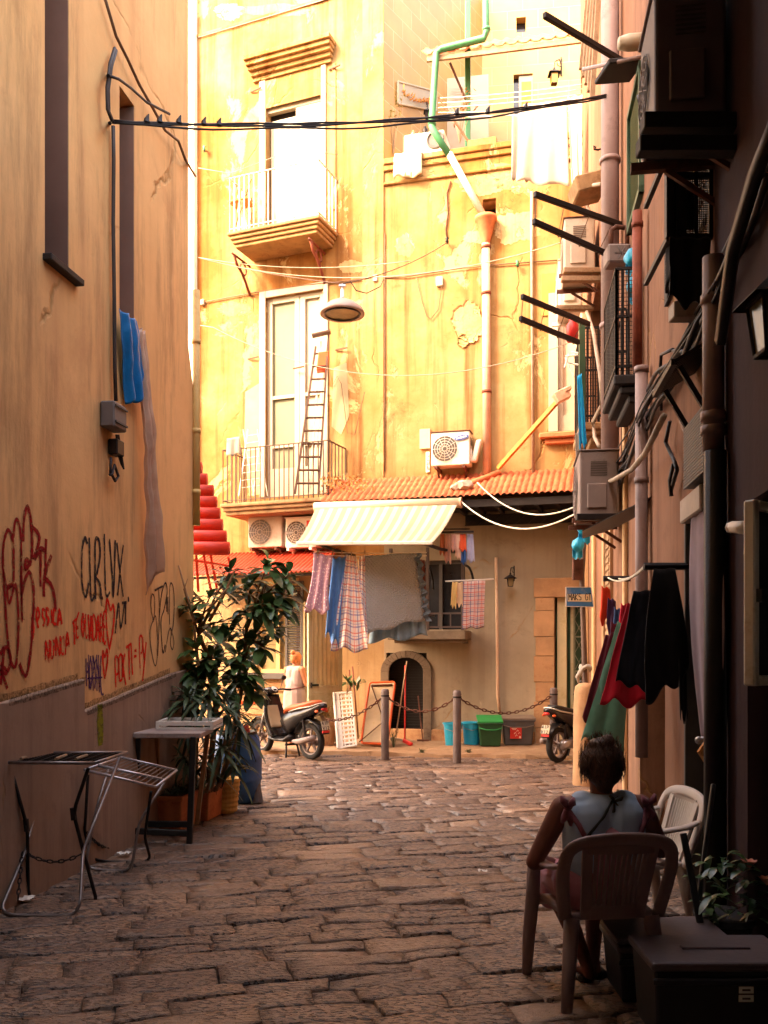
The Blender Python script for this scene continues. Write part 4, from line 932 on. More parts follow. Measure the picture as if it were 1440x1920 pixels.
for x0, x1, lab, body, red in ((464, 528, 'cream air conditioner under the lower balcony, left of the one with a red badge', M['ac_old'], False), (534, 592, 'white air conditioner with red badge tucked behind the striped awning', M['ac_white'], True)):
    t = ac_wall(WF, x0, 968 + (2 if red else 0), x1, 1026, .3, name_label=lab, body=body, old=not red)
    if red:
        p = MB(); WF.pbox(p, 575, 976, 590, 987, .383, .389, .38); p.build('badge', M['red_plastic'], t)
# ---------------------------------------------------------------- drainpipes
def pipe(label, pts, r, m, collars=(), name='drainpipe', cat='drainpipe', n=12, wallm=None):
    t = thing(name, label, cat, V(pts[-1]))
    p = MB(); p.tube(pts, r, n); p.build('pipe', m, t, smooth=True)
    for c_, d_ in collars:
        p = MB(); c_ = V(c_); d_ = V(d_).normalized(); p.tube([c_ - d_ * .025, c_ + d_ * .025], r * 1.18, n); p.build('collar', wallm or m, t, smooth=True)
    return t
Z = V((0, 0, 1))
a, b = WT.hit(911, 455, .1), WT.hit(920, 888, .1); b.x = a.x + .02; b.y = a.y
mp_ = pipe('stout pale pink drainpipe below the orange hopper on the yellow wall', [a, b], .075, M['pipe_pink'], [(at(a, b, t), Z) for t in (.02, .22, .645)], wallm=M['rust_beam'])
h = MB(); hp = WT.hit(914, 405, .14); hb = WT.hit(911, 450, .11); hh = hp.z - hb.z
h.lathe([(.07, -.06), (.085, 0), (.17, hh * .8), (.20, hh * .86), (.20, hh), (.17, hh), (.06, hh * .2)], hb, Z, 22); tag(h.build('rain_hopper', M['terracotta'], smooth=True), 'orange funnel shaped rain hopper on top of the pink drainpipe', 'rain hopper')
pipe('slanting white pipe emptying into the orange hopper', [WT.hit(842, 288, .22), WT.hit(905, 402, .17)], .06, mat('pipe_white', (.80, .68, .54), .5, 0, .12, 3, .1), name='drainpipe')
gz = lambda x, y, o=.3: WT.hit(x, y, o)
pts = [gz(909, -60), gz(912, 60), gz(908, 72), gz(828, 92), gz(818, 100), gz(809, 235), gz(813, 246), gz(842, 290, .22)]
pipe('green painted drainpipe bending round the terrace corner', pts, .062, M['green_paint'], [(gz(912, 55), Z), (gz(810, 232), Z)])
pw = [WT.hit(930, 1045, .04), WT.hit(932, 1180, .04), WT.hit(933, 1300, .04), WT.hit(937, 1338, .06)]
pipe('thin cream pipe running down the grey ground floor wall', pw, .028, M['pipe_cream'])
pipe('thin grey brown pipe down the right end of the yellow wall', [WT.hit(997, 360, .05), WT.hit(997, 470, .05), WT.hit(1000, 893, .05)], .028, M['cable_grey'])
pipe('yellow drainpipe on the corner of the left building', [WL.pt(uc2, HC + (YH - 545) / F * 9.65, .03), WL.pt(uc2, HC + (YH - 985) / F * 9.65, .03)], .04, M['pipe_yellow'], [(WL.pt(uc2, z, .03), Z) for z in (3.4, 4.05, 5.0)])
# ---------------------------------------------------------------- terrace
pt_ = MB(); q0 = WT.hit(877, 270, -.35); pt_.box(V((q0.x, q0.y, at(zfl, TOPZ, .5))), (.10, .10, TOPZ - zfl)); tag(pt_.build('post', M['green_paint'], bevel=.01), 'square green post rising from the terrace', 'post')
cn = thing('canopy', 'corrugated tile canopy on a thin beam over the terrace', 'canopy', WT.hit(940, 110, .2))
ca_, cb2 = WT.hit(801, 108, .25), WT.hit(1100, 68, .25); ca_.z = cb2.z = at(ca_.z, cb2.z, .5)
ca_, cb2 = WT.hit(801, 112, .25), WT.hit(1100, 75, .25)
p = MB(); p.bar(ca_, cb2, .05, .08); p.build('beam', M['wood_old'], cn)
p = MB(); nrm = V((-.1, 1, 0)).normalized()
p.grid(lambda u, v: ca_.lerp(cb2, u) + Z * (.055 + .045 * abs(sin(u * 13 * pi)) ** 6 + .66 * v) + nrm * (.9 * v - .05), 208, 5); p.build('sheet', M['terracotta'], cn, solid=.02)
p = MB(); q = V((q0.x, q0.y, 0)); p.bar(V((q0.x, q0.y, ca_.z - .55)), V((q0.x - .35, q0.y - .3, ca_.z + .02)), .03, .03); p.build('strut', M['rust_iron'], cn)
cab = thing('cabinet', 'tall cream metal cabinet on the terrace', 'cabinet', WB.hit(870, 300, .5))
u0, z1 = WS.uz(833, 145, .05); p = MB(); c0 = P(834, 200, 18.6); c1 = P(912, 200, 18.9); zt_ = P(834, 147, 18.6).z
p.hexa([V((c0.x, c0.y, zfl)), V((c1.x, c0.y - .15, zfl)), V((c1.x, c0.y + .5, zfl)), V((c0.x, c0.y + .5, zfl))], [V((c0.x, c0.y, zt_)), V((c1.x, c0.y - .15, zt_)), V((c1.x, c0.y + .5, zt_)), V((c0.x, c0.y + .5, zt_))])
p.build('body', M['door_white'], cab, bevel=.012)
p = MB(); xm = at(c0.x, c1.x, .52)
for i in range(5): p.box((at(c0.x, xm, .5), c0.y - .075, zt_ - .25 - .05 * i), (.22, .006, .012))
p.bar((xm, c0.y - .085, zfl), (xm, c0.y - .085, zt_), .006, .006); p.build('vent_slots', M['ac_old'], cab)
# relief picture on the tiled side wall
fr = thing('wall_relief', 'framed white panel with moulded flower garland on the tiled terrace wall', 'wall panel', WS.hit(785, 190, .05))
pts = [WS.hit(746, 153, .03), WS.hit(818, 172, .03), WS.hit(818, 208, .03), WS.hit(746, 194, .03)]
p = MB(); p.prism(pts, -WS.N * .025); p.build('panel', M['door_white'], fr)
p = MB()
for a_, b_ in zip(pts, pts[1:] + pts[:1]): p.bar(a_, b_, .035, .035, up=WS.N)
p.build('frame', M['white_paint'], fr, bevel=.008)
p = MB(); r = random.Random(5)
for i in range(60):
    s = i / 59; base = pts[0].lerp(pts[1], .1 + .8 * s) * (1 - (.45 + .22 * sin(s * pi))) + pts[3].lerp(pts[2], .1 + .8 * s) * (.45 + .22 * sin(s * pi))
    base += V((0, 0, r.uniform(-.04, .04))) + WS.N * .01; d_ = V((r.uniform(-1, 1), r.uniform(-.6, .6), r.uniform(-1, 1))).normalized() * .05
    p.tube([base, base + d_, base + d_ * 1.3 + Z * .02], [.006, .014, .004], 5)
p.build('garland', M['wood_orange'], fr)
# small terrace clutter
def pot(name, label, c_, r, h, m, rim=True):
    p = MB(); p.lathe([(.001, 0), (r * .72, 0), (r * .97, h * .85), (r * 1.06, h * .86), (r * 1.06, h), (r * .93, h), (r * .88, h * .8), (.001, h * .8)], c_, Z, 18); return p
def sprig(label, base, h, n, spread, m_leaf, ls=.05, seed=1, name='plant', droop=0, m_st=None):
    r = random.Random(seed); t = thing(name, label, 'plant', base); st = MB(); lv = MB(); base = V(base)
    for i in range(n):
        a = r.uniform(0, 6.28); sp = r.uniform(.2, 1) * spread; tip = base + V((cos(a) * sp, sin(a) * sp, h * r.uniform(.6, 1)))
        mid = base.lerp(tip, .5) + Z * h * .15; st.tube([base, mid, tip], [.008, .006, .003], 4)
        for k in range(7):
            q = mid.lerp(tip, k / 6) + V((r.uniform(-1, 1), r.uniform(-1, 1), r.uniform(-1, 1))) * ls * .5; d_ = V((r.uniform(-1, 1), r.uniform(-1, 1), r.uniform(-.5, .8))).normalized(); s_ = d_.cross(Z).normalized() if abs(d_.z) < .95 else V((1, 0, 0))
            lv.poly([q, q + d_ * ls + s_ * ls * .35, q + d_ * ls * 2, q + d_ * ls - s_ * ls * .35])
    st.build('stem', m_st or M['wood_old'], t); lv.build('foliage', m_leaf, t); return t
mleaf_y = mat('leaf_yellow_green', (.28, .25, .06), .7, 0, .4, 5, .05); mleaf_dry = mat('leaf_dry', (.40, .20, .06), .8, 0, .4, 5, .05)
for (px, py, o, sd, lab, ml, h) in ((738, 292, -.25, 3, 'spindly yellow green plant at the left end of the terrace', mleaf_y, 1.25), (862, 268, -.2, 4, 'dry twiggy plant behind the parapet near the green post', mleaf_dry, .95)):
    b = WT.hit(px, py, o); sprig(lab, b, h, 12, .4, ml, .045, sd)
wm = thing('washing_machine', 'white washing machine with round door on the terrace', 'washing machine', WT.hit(810, 285, -.4))
c0 = WT.hit(757, 262, -.12); c0.z = zfl; zt_ = WT.hit(780, 250, -.12).z; uu0 = WT.uz(757, 262, -.12)[0]; uu1 = WT.uz(833, 262, -.12)[0]
p = MB(); WT.box(p, uu0, uu1, zfl, zt_, -.7, -.12); p.build('body', M['ac_white'], wm, bevel=.02)
p = MB(); cc = WT.pt(uu1 - .17, zt_ - .17, -.115); p.tube([cc + (WT.D * cos(a) + Z * sin(a)) * .15 for a in [i * 2 * pi / 24 for i in range(24)]], .022, 6, closed=True); p.disc(cc, .14, WT.N); p.build('door', M['shutter_grey'], wm)
for px, lab, m_, hh_ in ((788, 'pink jar on the washing machine', M['red_sheet'], .12), (775, 'clear jar on the washing machine', M['glass_warm'], .16), (797, 'dark bottle on the washing machine', M['dark_iron'], .2)):
    c_ = WT.hit(px, 250, -.3); c_.z = zt_; p = MB(); p.lathe([(.001, 0), (.05, 0), (.05, hh_ * .75), (.025, hh_ * .85), (.025, hh_), (.001, hh_)], c_, Z, 12); tag(p.build('jar', m_, smooth=True), lab, 'jar')
p = MB(); a = WT.hit(603 + 222, 260, .0)
bx = MB(); WT.pbox(bx, 877, 263, 930, 276, -.1, .06, .06); fb = tag(bx.build('food_packet', mat('packet_red', (.62, .16, .03), .6, 0, .6, 14, .05)), 'flat red and yellow packet lying on the parapet', 'packet')
# iron lantern over the terrace door
def lantern(label, c_, s, arm, m_iron, m_gl, hang=True, armN=(0, 0, 1)):
    t = thing('wall_lantern', label, 'lantern', c_); c_ = V(c_)
    p = MB()
    for k in range(4):
        a = pi / 4 + k * pi / 2; r0, r1 = s * .36, s * .5
        p.tube([c_ + V((cos(a) * r0, sin(a) * r0, -s * .6)), c_ + V((cos(a) * r1, sin(a) * r1, s * .35))], s * .03, 5)
    for r_, z_ in ((.36, -.6), (.5, .35)):
        q = [c_ + V((cos(pi / 4 + k * pi / 2) * s * r_, sin(pi / 4 + k * pi / 2) * s * r_, z_ * s)) for k in range(4)]
        for a_, b_ in zip(q, q[1:] + q[:1]): p.bar(a_, b_, s * .06, s * .06)
    p.build('frame', m_iron, t)
    p = MB(); p.lathe([(s * .8, .33 * s), (s * .74, .38 * s), (s * .2, .75 * s), (s * .12, .78 * s), (s * .12, .9 * s), (s * .03, 1.1 * s)], c_, Z, 4 if hang else 8); p.build('cap', m_iron, t)
    p = MB(); p.lathe([(s * .33, -.58 * s), (s * .46, .33 * s)], c_, Z, 4); p.build('glass', m_gl, t)
    p = MB(); top = c_ + Z * s * 1.1; A = V(arm); p.tube([A - Z * s * .6, A + Z * s * .2, A + Z * s * .7 + (top - A) * .25, top + Z * s * .5 + (A - top) * .15, top + Z * s * .15, top], s * .05, 6)
    p.tube([A - Z * s * .9, A + Z * s * .9], s * .07, 6); p.tube([A, A.lerp(top, .5) + Z * s * .1, A.lerp(top, .6) + Z * s * .5], s * .04, 5); p.build('bracket', m_iron, t, smooth=True)
    return t
M['amber'] = glassmat('amber', (.45, .25, .02), .25)
lc = WB.hit(1039, 146, .45); lantern('amber glass iron lantern on the terrace wall above the white sheets', lc, .22, WB.hit(1052, 125, .02), M['wood_dark'], M['amber'])
lc = WS.hit(802, 215, .3); lantern('small dark lantern by the flower panel on the terrace', lc, .14, WS.hit(800, 200, .02), M['wood_dark'], M['dark_iron'])
lc = WT.hit(957, 1090, .28); lt_ = lantern('black wall lantern on the grey ground floor wall', lc, .15, WT.hit(964, 1075, .03), M['dark_iron'], M['glass_warm'], hang=False)
# washing lines and the white sheets
la, lb = WT.hit(812, 175, .3), V(WR.hit(1098, 165, .05)); lb = P(1095, 160, 14.6)
for k, dz in enumerate((0, .14, .28, .55, .7)):
    cable(sag(P(822, 184 + k * 9, 16.2), P(1092, 158 + k * 9 + (k > 2) * 12, 14.8 + .06 * k), .03), .007, M['wire_white'], ['highest white washing line over the terrace', 'second white washing line from the top over the terrace', 'third white washing line from the top over the terrace', 'fourth white washing line from the top over the terrace', 'lowest white washing line over the terrace'][k], 'washing line', 'washing_line', 'terrace washing lines')
p = MB(); p.bar(WT.hit(822, 182, .35), WT.hit(880, 268, -.05), .03, .03); tag(p.build('line_arm', M['wood_old']), 'slanting wooden arm holding the terrace washing lines', 'arm')
wsh = clothmat('white_sheet', '#a89f92', var=.10)
cloth('sheet', 'large white sheet hanging from the terrace washing line', 'sheet', wsh, P(981, 196, 15.1), P(1062, 186, 14.9), P(1066, 350, 14.9), P(968, 340, 15.1), fold=.045, nf=2.2, hem=.03, belly=.04, seed=2)
cloth('sheet', 'narrow white sheet hanging behind the large white one', 'sheet', wsh, P(960, 215, 15.3), P(1004, 200, 15.25), P(1000, 338, 15.25), P(958, 330, 15.3), fold=.05, nf=2, hem=.05, seed=3)
cloth('sheet', 'white lace cloth at the right end of the terrace washing line', 'sheet', wsh, P(1064, 182, 14.8), P(1092, 178, 14.6), P(1090, 345, 14.6), P(1072, 354, 14.8), fold=.05, nf=2, hem=.05, seed=4)
# quilt over the parapet
mq = clothmat('dotted_blanket', '#eadbc3', 'dots', '#b5654a', n=(5, 6))
bl = MB(); u0 = WT.uz(742, 290, .1)[0]; u1 = WT.uz(790, 290, .1)[0]; zt_ = zpar + .08; zb_ = WT.hit(765, 332, .1).z
def bf(u, v):
    uu = at(u0, u1, u); L = [( -.28, zt_ - .25), (-.26, zt_), (.08, zt_ + .01), (.14, zt_ - .12), (.12 + .02 * sin(u * 9), zb_ + .03 * sin(u * 7))]
    k = (1 - v) * 4; i = min(3, int(k)); f = k - i; d = at(L[i][0], L[i + 1][0], f); z = at(L[i][1], L[i + 1][1], f)
    return WT.pt(uu + .04 * (1 - v) * (u - .7), z + .012 * sin(u * 14 + v * 5), d + .015 * sin(u * 17))
bl.grid(bf, 20, 24); tag(bl.build('blanket', mq, smooth=True, solid=.03), 'cream blanket with brown dots folded over the terrace parapet', 'blanket')
# ---------------------------------------------------------------- wires on the facade
cable([sag(P(372, 483, 17.6), P(770, 489, 16.3), .16)], .009, M['cable_grey'], 'upper thin wire of the pair slung across the yellow facade below the upper balcony', 'wire', 'wire')
cable([sag(P(372, 483, 17.6), P(1060, 452, 15.3), .5, 24)], .009, M['cable_grey'], 'long sagging wire from the left corner to the rusty air conditioner', 'wire', 'wire')
pts = [WF.hit(385, 566, .03), WF.hit(480, 548, .03), WF.hit(570, 535, .03), WF.hit(640, 528, .03), WF.hit(690, 522, .03), WT.hit(760, 519, .03), WT.hit(850, 505, .03), WT.hit(920, 497, .03), WT.hit(1045, 488, .03)]
cable([pts], .012, M['cable_brown'], 'brown cable clipped along the facade at lamp height', 'cable')
cable([[WF.hit(372, 70, .03), WF.hit(480, 38, .03), WF.hit(600, 2, .03), WF.hit(640, -12, .03)]], .01, M['cable_grey'], 'clipped cable climbing along the string course at the top left', 'cable')
pts = [WT.hit(722, y, .02) for y in (580, 680, 780, 880)]
cl_ = cable([[WT.pt(WT.uz(722, 700)[0], z, .02) for z in (9.4, 8, 6.5, 5.0)]], .009, M['cable_brown'], 'vertical cable clipped down the joint between the two facades', 'cable')
pts = [WT.hit(845, 340, .02), WT.hit(838, 362, .02), WT.hit(840, 400, .02), WT.hit(836, 430, .02), WT.hit(838, 445, .02)]
cable([pts], .014, M['rust_iron'], 'rusty cable hanging down a crack left of the hopper', 'cable')
pts = [P(375, 610, 17.5), *sag(P(400, 614, 17.3), P(1085, 636, 14.9), .75, 22)]
cable([pts], .008, M['cable_grey'], 'thin wire swagged across the facade behind the ladder top', 'wire', 'wire')
p = []
for (a_, b_) in (((862, 940), (1085, 955)),): p.append(sag(WT.hit(862, 938, 1.0), P(1088, 958, 12.8), .36, 18))
cable(p, .013, M['wire_white'], 'white hose drooping below the roof to the right hand air conditioner', 'cable')
cable([sag(WT.hit(895, 905, .9), P(1088, 945, 12.8), .32, 16)], .011, M['wire_white'], 'white wire drooping from the tiled roof to the right hand air conditioner', 'wire', 'wire')
cable([[WT.hit(780, 519, .03), WT.hit(790, 560, .03), WT.hit(800, 592, .03), WT.hit(808, 598, .03), WT.hit(822, 580, .03), WT.hit(827, 545, .04), WT.hit(829, 530, .04)]], .007, M['cable_brown'], 'loop of loose cable below the small white box', 'cable')
cable([[WF.hit(618, 700, .03), WF.hit(622, 725, .03), WF.hit(632, 705, .03), WF.hit(640, 720, .03), WF.hit(652, 812, .05), WF.hit(665, 815, .05), WF.hit(680, 750, .03), WF.hit(684, 735, .03)]], .006, M['cable_brown'], 'loose thin wire curling on the wall right of the ladder', 'wire', 'wire')
r = random.Random(8)
for (px, py, s, lab) in ((704, 522, .055, 'small grey junction box right of the street lamp'), (380, 567, .05, 'small grey junction box at the left end of the facade'), (824, 528, .075, 'white junction box with loose cables')):
    wall = WF if px < 722 else WT
    c_ = wall.hit(px, py, .035); p = MB(); p.box(c_, (s * 1.6, .06, s * 2.2), wall.D, wall.N, Z); tag(p.build('junction_box', M['ac_white'] if s > .06 else M['ac_old'], bevel=.008), lab, 'junction box')
for k, (px, py, lab) in enumerate(((838, 450, 'green insulator pair on the wall left of the hopper'), (970, 493, 'green insulator on the cable right of the pink pipe'), (383, 278, 'green insulator ring at the left end of the upper facade'))):
    wall = WF if px < 722 else WT; c_ = wall.hit(px, py, .1); t = thing('insulator', lab, 'insulator', c_)
    p = MB(); p.lathe([(.02, -.05), (.035, -.03), (.02, 0), (.035, .03), (.015, .05)], c_, Z, 10); p.build('bell', M['green_paint'] if k else M['dark_iron'], t, smooth=True)
    p = MB(); p.tube([c_ - wall.N * .1, c_ - wall.N * .02 - Z * .06, c_ - Z * .08, c_ - Z * .03], .01, 5); p.build('hook', M['dark_iron'], t)
# ---------------------------------------------------------------- street lamp on span wires
lc = P(642, 590, 13.2)
t = thing('street_lamp', 'grey dish shaped street lamp hung over the alley mouth on wires', 'street lamp', lc)
p = MB(); rr = .325
p.lathe([(rr * .80, .015), (rr, 0), (rr * 1.0, .03), (rr * .9, .09), (rr * .62, .16), (rr * .3, .21), (rr * .1, .225), (.03, .25)], lc, Z, 40); p.build('lamp_shade', mat('lamp_grey', (.34, .25, .21), .45, .1, .12, 3, .05), t, smooth=True)
p = MB(); p.tube([lc + V((cos(a) * rr * .78, sin(a) * rr * .78, .004)) for a in [i * 2 * pi / 36 for i in range(36)]], .015, 6, closed=True); p.build('lamp_ring', M['black_plastic'], t)
p = MB(); p.disc(lc + V((0, 0, .012)), rr * .76, Z, 30); p.build('lamp_lens', M['glass_warm'], t)
p = MB(); p.box(lc + Z * .30, (.05, .04, .14)); p.tube([lc + Z * .36, lc + Z * .45], .016, 6); p.box(lc + Z * .42, (.10, .05, .035)); p.build('hanger', M['steel'], t, bevel=.006)
ht = lc + Z * .45
cable([sag(P(372, 483, 17.4), ht, .05), sag(ht, WT.hit(838, 455, .1), .1)], .008, M['cable_brown'], 'span wire carrying the street lamp', 'wire', 'wire')
cable([[ht, ht + V((.12, 0, .03)), ht + V((.2, 0, -.1)), ht + V((.35, .1, -.1)), ht + V((.55, .3, .08)), WT.hit(720, 522, .05)]], .008, M['cable'], 'loose feed cable looping from the street lamp to the wall', 'cable')
# ---------------------------------------------------------------- ladder and things on the lower balcony
ld = thing('ladder', 'tall rusty step ladder leaning on the lower balcony wall', 'ladder', P(577, 925, 16.6))
def L3(px, py, t_): return P(px, py, at(16.35, 16.75, t_))
la0, la1, lb0, lb1 = L3(553, 926, 0), L3(592, 650, 1), L3(597, 926, 0), L3(616, 628, 1)
ml = mat('ladder_brown', (.085, .042, .028), .6, .2, .25, 5, .1)
for a_, b_ in ((la0, la1), (lb0, lb1)): p = MB(); p.bar(a_, b_, .035, .05, up=(0, -1, 0)); p.build('rail', ml, ld)
for k in range(11):
    s = .07 + k * .088; p = MB(); a_, b_ = la0.lerp(la1, s), lb0.lerp(lb1, s * .93); p.bar(a_, b_, .07, .03, up=(0, -.4, 1)); p.build('rung', ml, ld)
p = MB(); p.bar(L3(585, 630, 1), L3(620, 622, 1), .18, .03); p.build('top_step', ml, ld)
for x0, x1 in ((600, 601), (613, 604)): p = MB(); p.bar(P(x0 + 2, 640, 16.9), P(x1 - 22, 926, 17.1), .03, .04, up=(0, -1, 0)); p.build('rear_leg', M['white_metal'], ld)
p = MB(); p.hexa(*[[L3(593, 694, .8) + V(d_) for d_ in ((0, 0, 0), (.19, 0, .02), (.19, .2, .02), (0, .2, 0))], [L3(597, 660, .8) + V(d_) for d_ in ((0, 0, 0), (.19, 0, .02), (.19, .2, .02), (0, .2, 0))]]); tag(p.build('tool_box', M['orange_plastic'], bevel=.01), 'orange box hooked near the top of the ladder', 'box')
cloth('dishcloth', 'small white cloth draped on the lower balcony rail', 'cloth', wsh, P(425, 822, 16.9), P(450, 818, 16.9), P(452, 852, 16.9), P(424, 856, 16.9), fold=.03, nf=1.6, seed=6, nu=10, nv=8)
t = thing('drying_rack', 'white folding rack behind the lower balcony railing', 'drying rack', WF.hit(455, 930, .4))
p = MB()
for x0, x1 in ((448, 465), (475, 490)):
    p.tube([WF.hit(x0, 930, .5), WF.hit(x1, 805, .3)], .012, 5); p.tube([WF.hit(x1 + 12, 930, .2), WF.hit(x0 + 8, 805, .5)], .012, 5)
for i in range(8): p.tube([WF.hit(450 + i * 2, 915 - i * 14, .46), WF.hit(488 + i, 910 - i * 14, .44)], .007, 4)
p.build('frame', M['white_metal'], t)
t = thing('folding_chair', 'wooden folding chair behind the upper balcony railing', 'chair', WF.hit(455, 420, .4))
p = MB()
for o_ in (.2, .55):
    p = MB(); p.bar(WF.hit(440, 425, o_), WF.hit(470, 335, o_), .03, .04); p.bar(WF.hit(472, 425, o_), WF.hit(440, 345, o_), .03, .04); p.build('side_frame', M['wood'], t)
p = MB(); p.bar(WF.hit(436, 385, .4), WF.hit(470, 378, .4), .35, .03); p.build('seat', M['wood_orange'], t); p = MB(); p.bar(WF.hit(465, 352, .2), WF.hit(465, 352, .55), .02, .14); p.build('backrest', M['wood'], t)
# washing line across the upper balcony
cable([[WF.hit(372, 315, .5), WF.hit(432, 325, .85), WF.hit(520, 292, .6), WF.hit(560, 282, .75), WF.hit(634, 290, .05)]], .006, M['cable_grey'], 'thin washing line strung along the upper balcony', 'washing line', 'washing_line')
# old wooden post with insulators leaning on the wall at right
t = thing('wooden_arm', 'yellow wooden arm with a metal head leaning on the right end of the yellow wall', 'arm', WT.hit(932, 878, .1))
p = MB(); p.bar(WT.hit(934, 878, .1), WT.hit(1046, 752, .9), .06, .07); p.build('pole', M['wood_orange'], t)
p = MB(); c_ = WT.hit(1053, 742, .95); p.box(c_, (.22, .18, .16), (1, 0, .5), (0, 1, 0), (-.5, 0, 1))
for k in range(4): p.box(c_ + V((.08, -.1 + .05 * k, .09)), (.12, .02, .06), (1, 0, .5), (0, 1, 0), (-.5, 0, 1))
p.build('head', M['pipe_pink'], t, bevel=.01)
# white bags on the tiled roof
for px, py, s, lab in ((858, 914, .10, 'left crumpled white bag on the tiled roof'), (872, 910, .13, 'right crumpled white bag on the tiled roof')):
    p = MB(); c_ = WT.hit(px, py, .7); p.ball(c_, s, 10, (1.3, 1, .7)); rb = random.Random(px)
    p.v = [q + V((rb.uniform(-.02, .02), rb.uniform(-.02, .02), rb.uniform(-.02, .02))) for q in p.v]; tag(p.build('plastic_bag', wsh), lab, 'bag')
p = MB(); rb = random.Random(12)                                   # dry creeper at the roof's left end
for i in range(170):
    q = WT.hit(rb.uniform(604, 690), rb.uniform(902, 926), .72); q += V((rb.uniform(-.1, .1), rb.uniform(-.25, .25), rb.uniform(-.02, .12))); d_ = V((rb.uniform(-1, 1), rb.uniform(-1, 1), rb.uniform(-.2, 1))).normalized() * .06; s_ = d_.cross(V((.3, .8, .2))).normalized() * .022
    p.poly([q, q + d_ * .5 + s_, q + d_, q + d_ * .5 - s_])
tag(p.build('dry_creeper', mleaf_dry), 'dry reddish creeper at the left end of the tiled roof', 'plant')
# ---------------------------------------------------------------- striped awning
aw = thing('awning', 'cream striped awning rolled out from its cassette over the washing', 'awning', WT.hit(720, 1018, 2.0))
aA, aB = WT.hit(593, 950, 1.02), WT.hit(859, 945, 1.02); zc = (aA.z + aB.z) / 2; aA.z = aB.z = zc
aA.z = WT.hit(593, 951, 1.02).z; aB.z = WT.hit(859, 943, 1.02).z
bA, bB = P(556, 1019, 14.3), P(811, 1018, 13.75)
k = NT('awning_stripes'); sep = k.n('ShaderNodeSeparateXYZ'); k.l(k.tc.outputs['UV'], sep.inputs[0])
fr_ = k.math('FRACT', k.math('MULTIPLY', sep.outputs[0], 15)); cc = k.mix(k.math('LESS_THAN', fr_, .52), (.60, .54, .41), (.43, .36, .24)); cc = k.mix(k.math('MULTIPLY', k.ramp(k.noise(1.6, 8, .7), .5, .75), .3), cc, (.45, .32, .16)); k.col(cc); k.set(.85, 0, .2)
tr_ = k.n('ShaderNodeBsdfTranslucent'); k.l(cc, tr_.inputs[0]); mx_ = k.n('ShaderNodeMixShader'); mx_.inputs[0].default_value = .3; k.l(k.b.outputs[0], mx_.inputs[1]); k.l(tr_.outputs[0], mx_.inputs[2]); k.l(mx_.outputs[0], k.t.nodes['Material Output'].inputs[0])
p = MB(); p.grid(lambda u, v: aA.lerp(aB, u) * (v) + bA.lerp(bB, u) * (1 - v) - Z * (.05 * sin(pi * v) + .012 * sin(u * 33) * sin(pi * v)), 60, 10); p.build('fabric', k.m, aw, smooth=True, solid=.004)
p = MB(); p.tube([aA - WT.D * .03, aB + WT.D * .03], .085, 12); p.build('cassette', mat('cassette_cream', (.62, .52, .34), .5, 0, .1, 3, .05), aw, smooth=True)
p = MB(); p.tube([aB + WT.D * .03, aB + WT.D * .06], .095, 14); p.build('end_cap', M['pipe_pink'], aw)
p = MB(); p.bar(bA, bB, .05, .06); p.build('front_bar', M['white_metal'], aw, bevel=.01)
for s in (.16, .93):
    p = MB(); a_ = aA.lerp(aB, s) - Z * .05; b_ = bA.lerp(bB, s); m_ = a_.lerp(b_, .5) + WT.D * .3 - Z * .3
    w_ = WT.pt((a_ - WT.O).dot(WT.D), zc - .75, .05); p.bar(w_, b_.lerp(w_, .45) - Z * .02, .05, .04); p.bar(b_.lerp(w_, .45) - Z * .02, b_, .05, .04); p.build('arm', M['dark_iron'], aw)
# ================================================================ things along the right wall
def ac_end(px0, px1, py0, py1, pxw, length, **k):
    """unit on the right wall whose near end fills the pixel box; pxw = column where the wall is at that depth"""
    u, _ = WR.uz(pxw, 600); Yw = WR.pt(u, 0).y
    z1 = HC + (YH - py0) / F * Yw; z0 = HC + (YH - py1) / F * Yw
    d = abs(((pxw - px0) - (pxw - px1)) / F * Yw) * .98; gap = (pxw - px1) / F * Yw
    O = WR.pt(u, z0, max(gap - .06, 0))
    return aircon(O=O, ax=WR.D, N=WR.N, w=length, h=z1 - z0, d=d, fanleft=False, **k)
ac_end(1062, 1120, 405, 503, 1124, .8, name_label='rust stained air conditioner end with wooden shelf, under the pair of arms', body=M['ac_old'], rust=True)
ac_end(1048, 1092, 484, 572, 1110, .8, name_label='cream air conditioner just below and behind the rust stained one', body=M['ac_white'])
ac_end(1087, 1160, 843, 965, 1176, .85, name_label='grey air conditioner at roof height with thick hoses, right of the tiled roof', body=M['ac_grey'], old=True)
ac_end(1242, 1376, -40, 208, 1384, .55, name_label='large dark air conditioner looming at the top right corner', body=mat('ac_dark', (.15, .12, .125), .6, 0, .2, 3, .1), old=True)
def onR(px, py, o=0): return WR.hit(px, py, o)
# wooden shelves/planks under the units
for (x0, x1, y, yy, lab, m_) in ((1056, 1130, 508, 1124, 'upper wooden plank under the rust stained air conditioner', M['wood_old']), (1052, 1126, 524, 1124, 'lower wooden plank under the rust stained air conditioner', M['wood_old']), (1042, 1112, 578, 1110, 'pale plank under the cream air conditioner on the right', M['wood_old']), (1204, 1440, 232, 1384, 'upper dark beam under the large dark air conditioner', M['wood_dark']), (1196, 1432, 275, 1384, 'lower dark beam under the large dark air conditioner', M['wood_dark']), (1080, 1172, 970, 1176, 'dark steel shelf under the grey air conditioner', M['dark_iron'])):
    u, _ = WR.uz(yy, 600); Yw = WR.pt(u, 0).y - .04; z = HC + (YH - y) / F * Yw; p = MB()
    a_, b_ = V(((x0 - 720) / F * Yw, Yw, z)), V(((min(x1, yy + 2) - 720) / F * Yw, Yw, z)); h_ = .07 if Yw > 8 else .085
    p.bar(a_, b_, .10, h_); tag(p.build('plank', m_, bevel=.006), lab, 'plank', None)
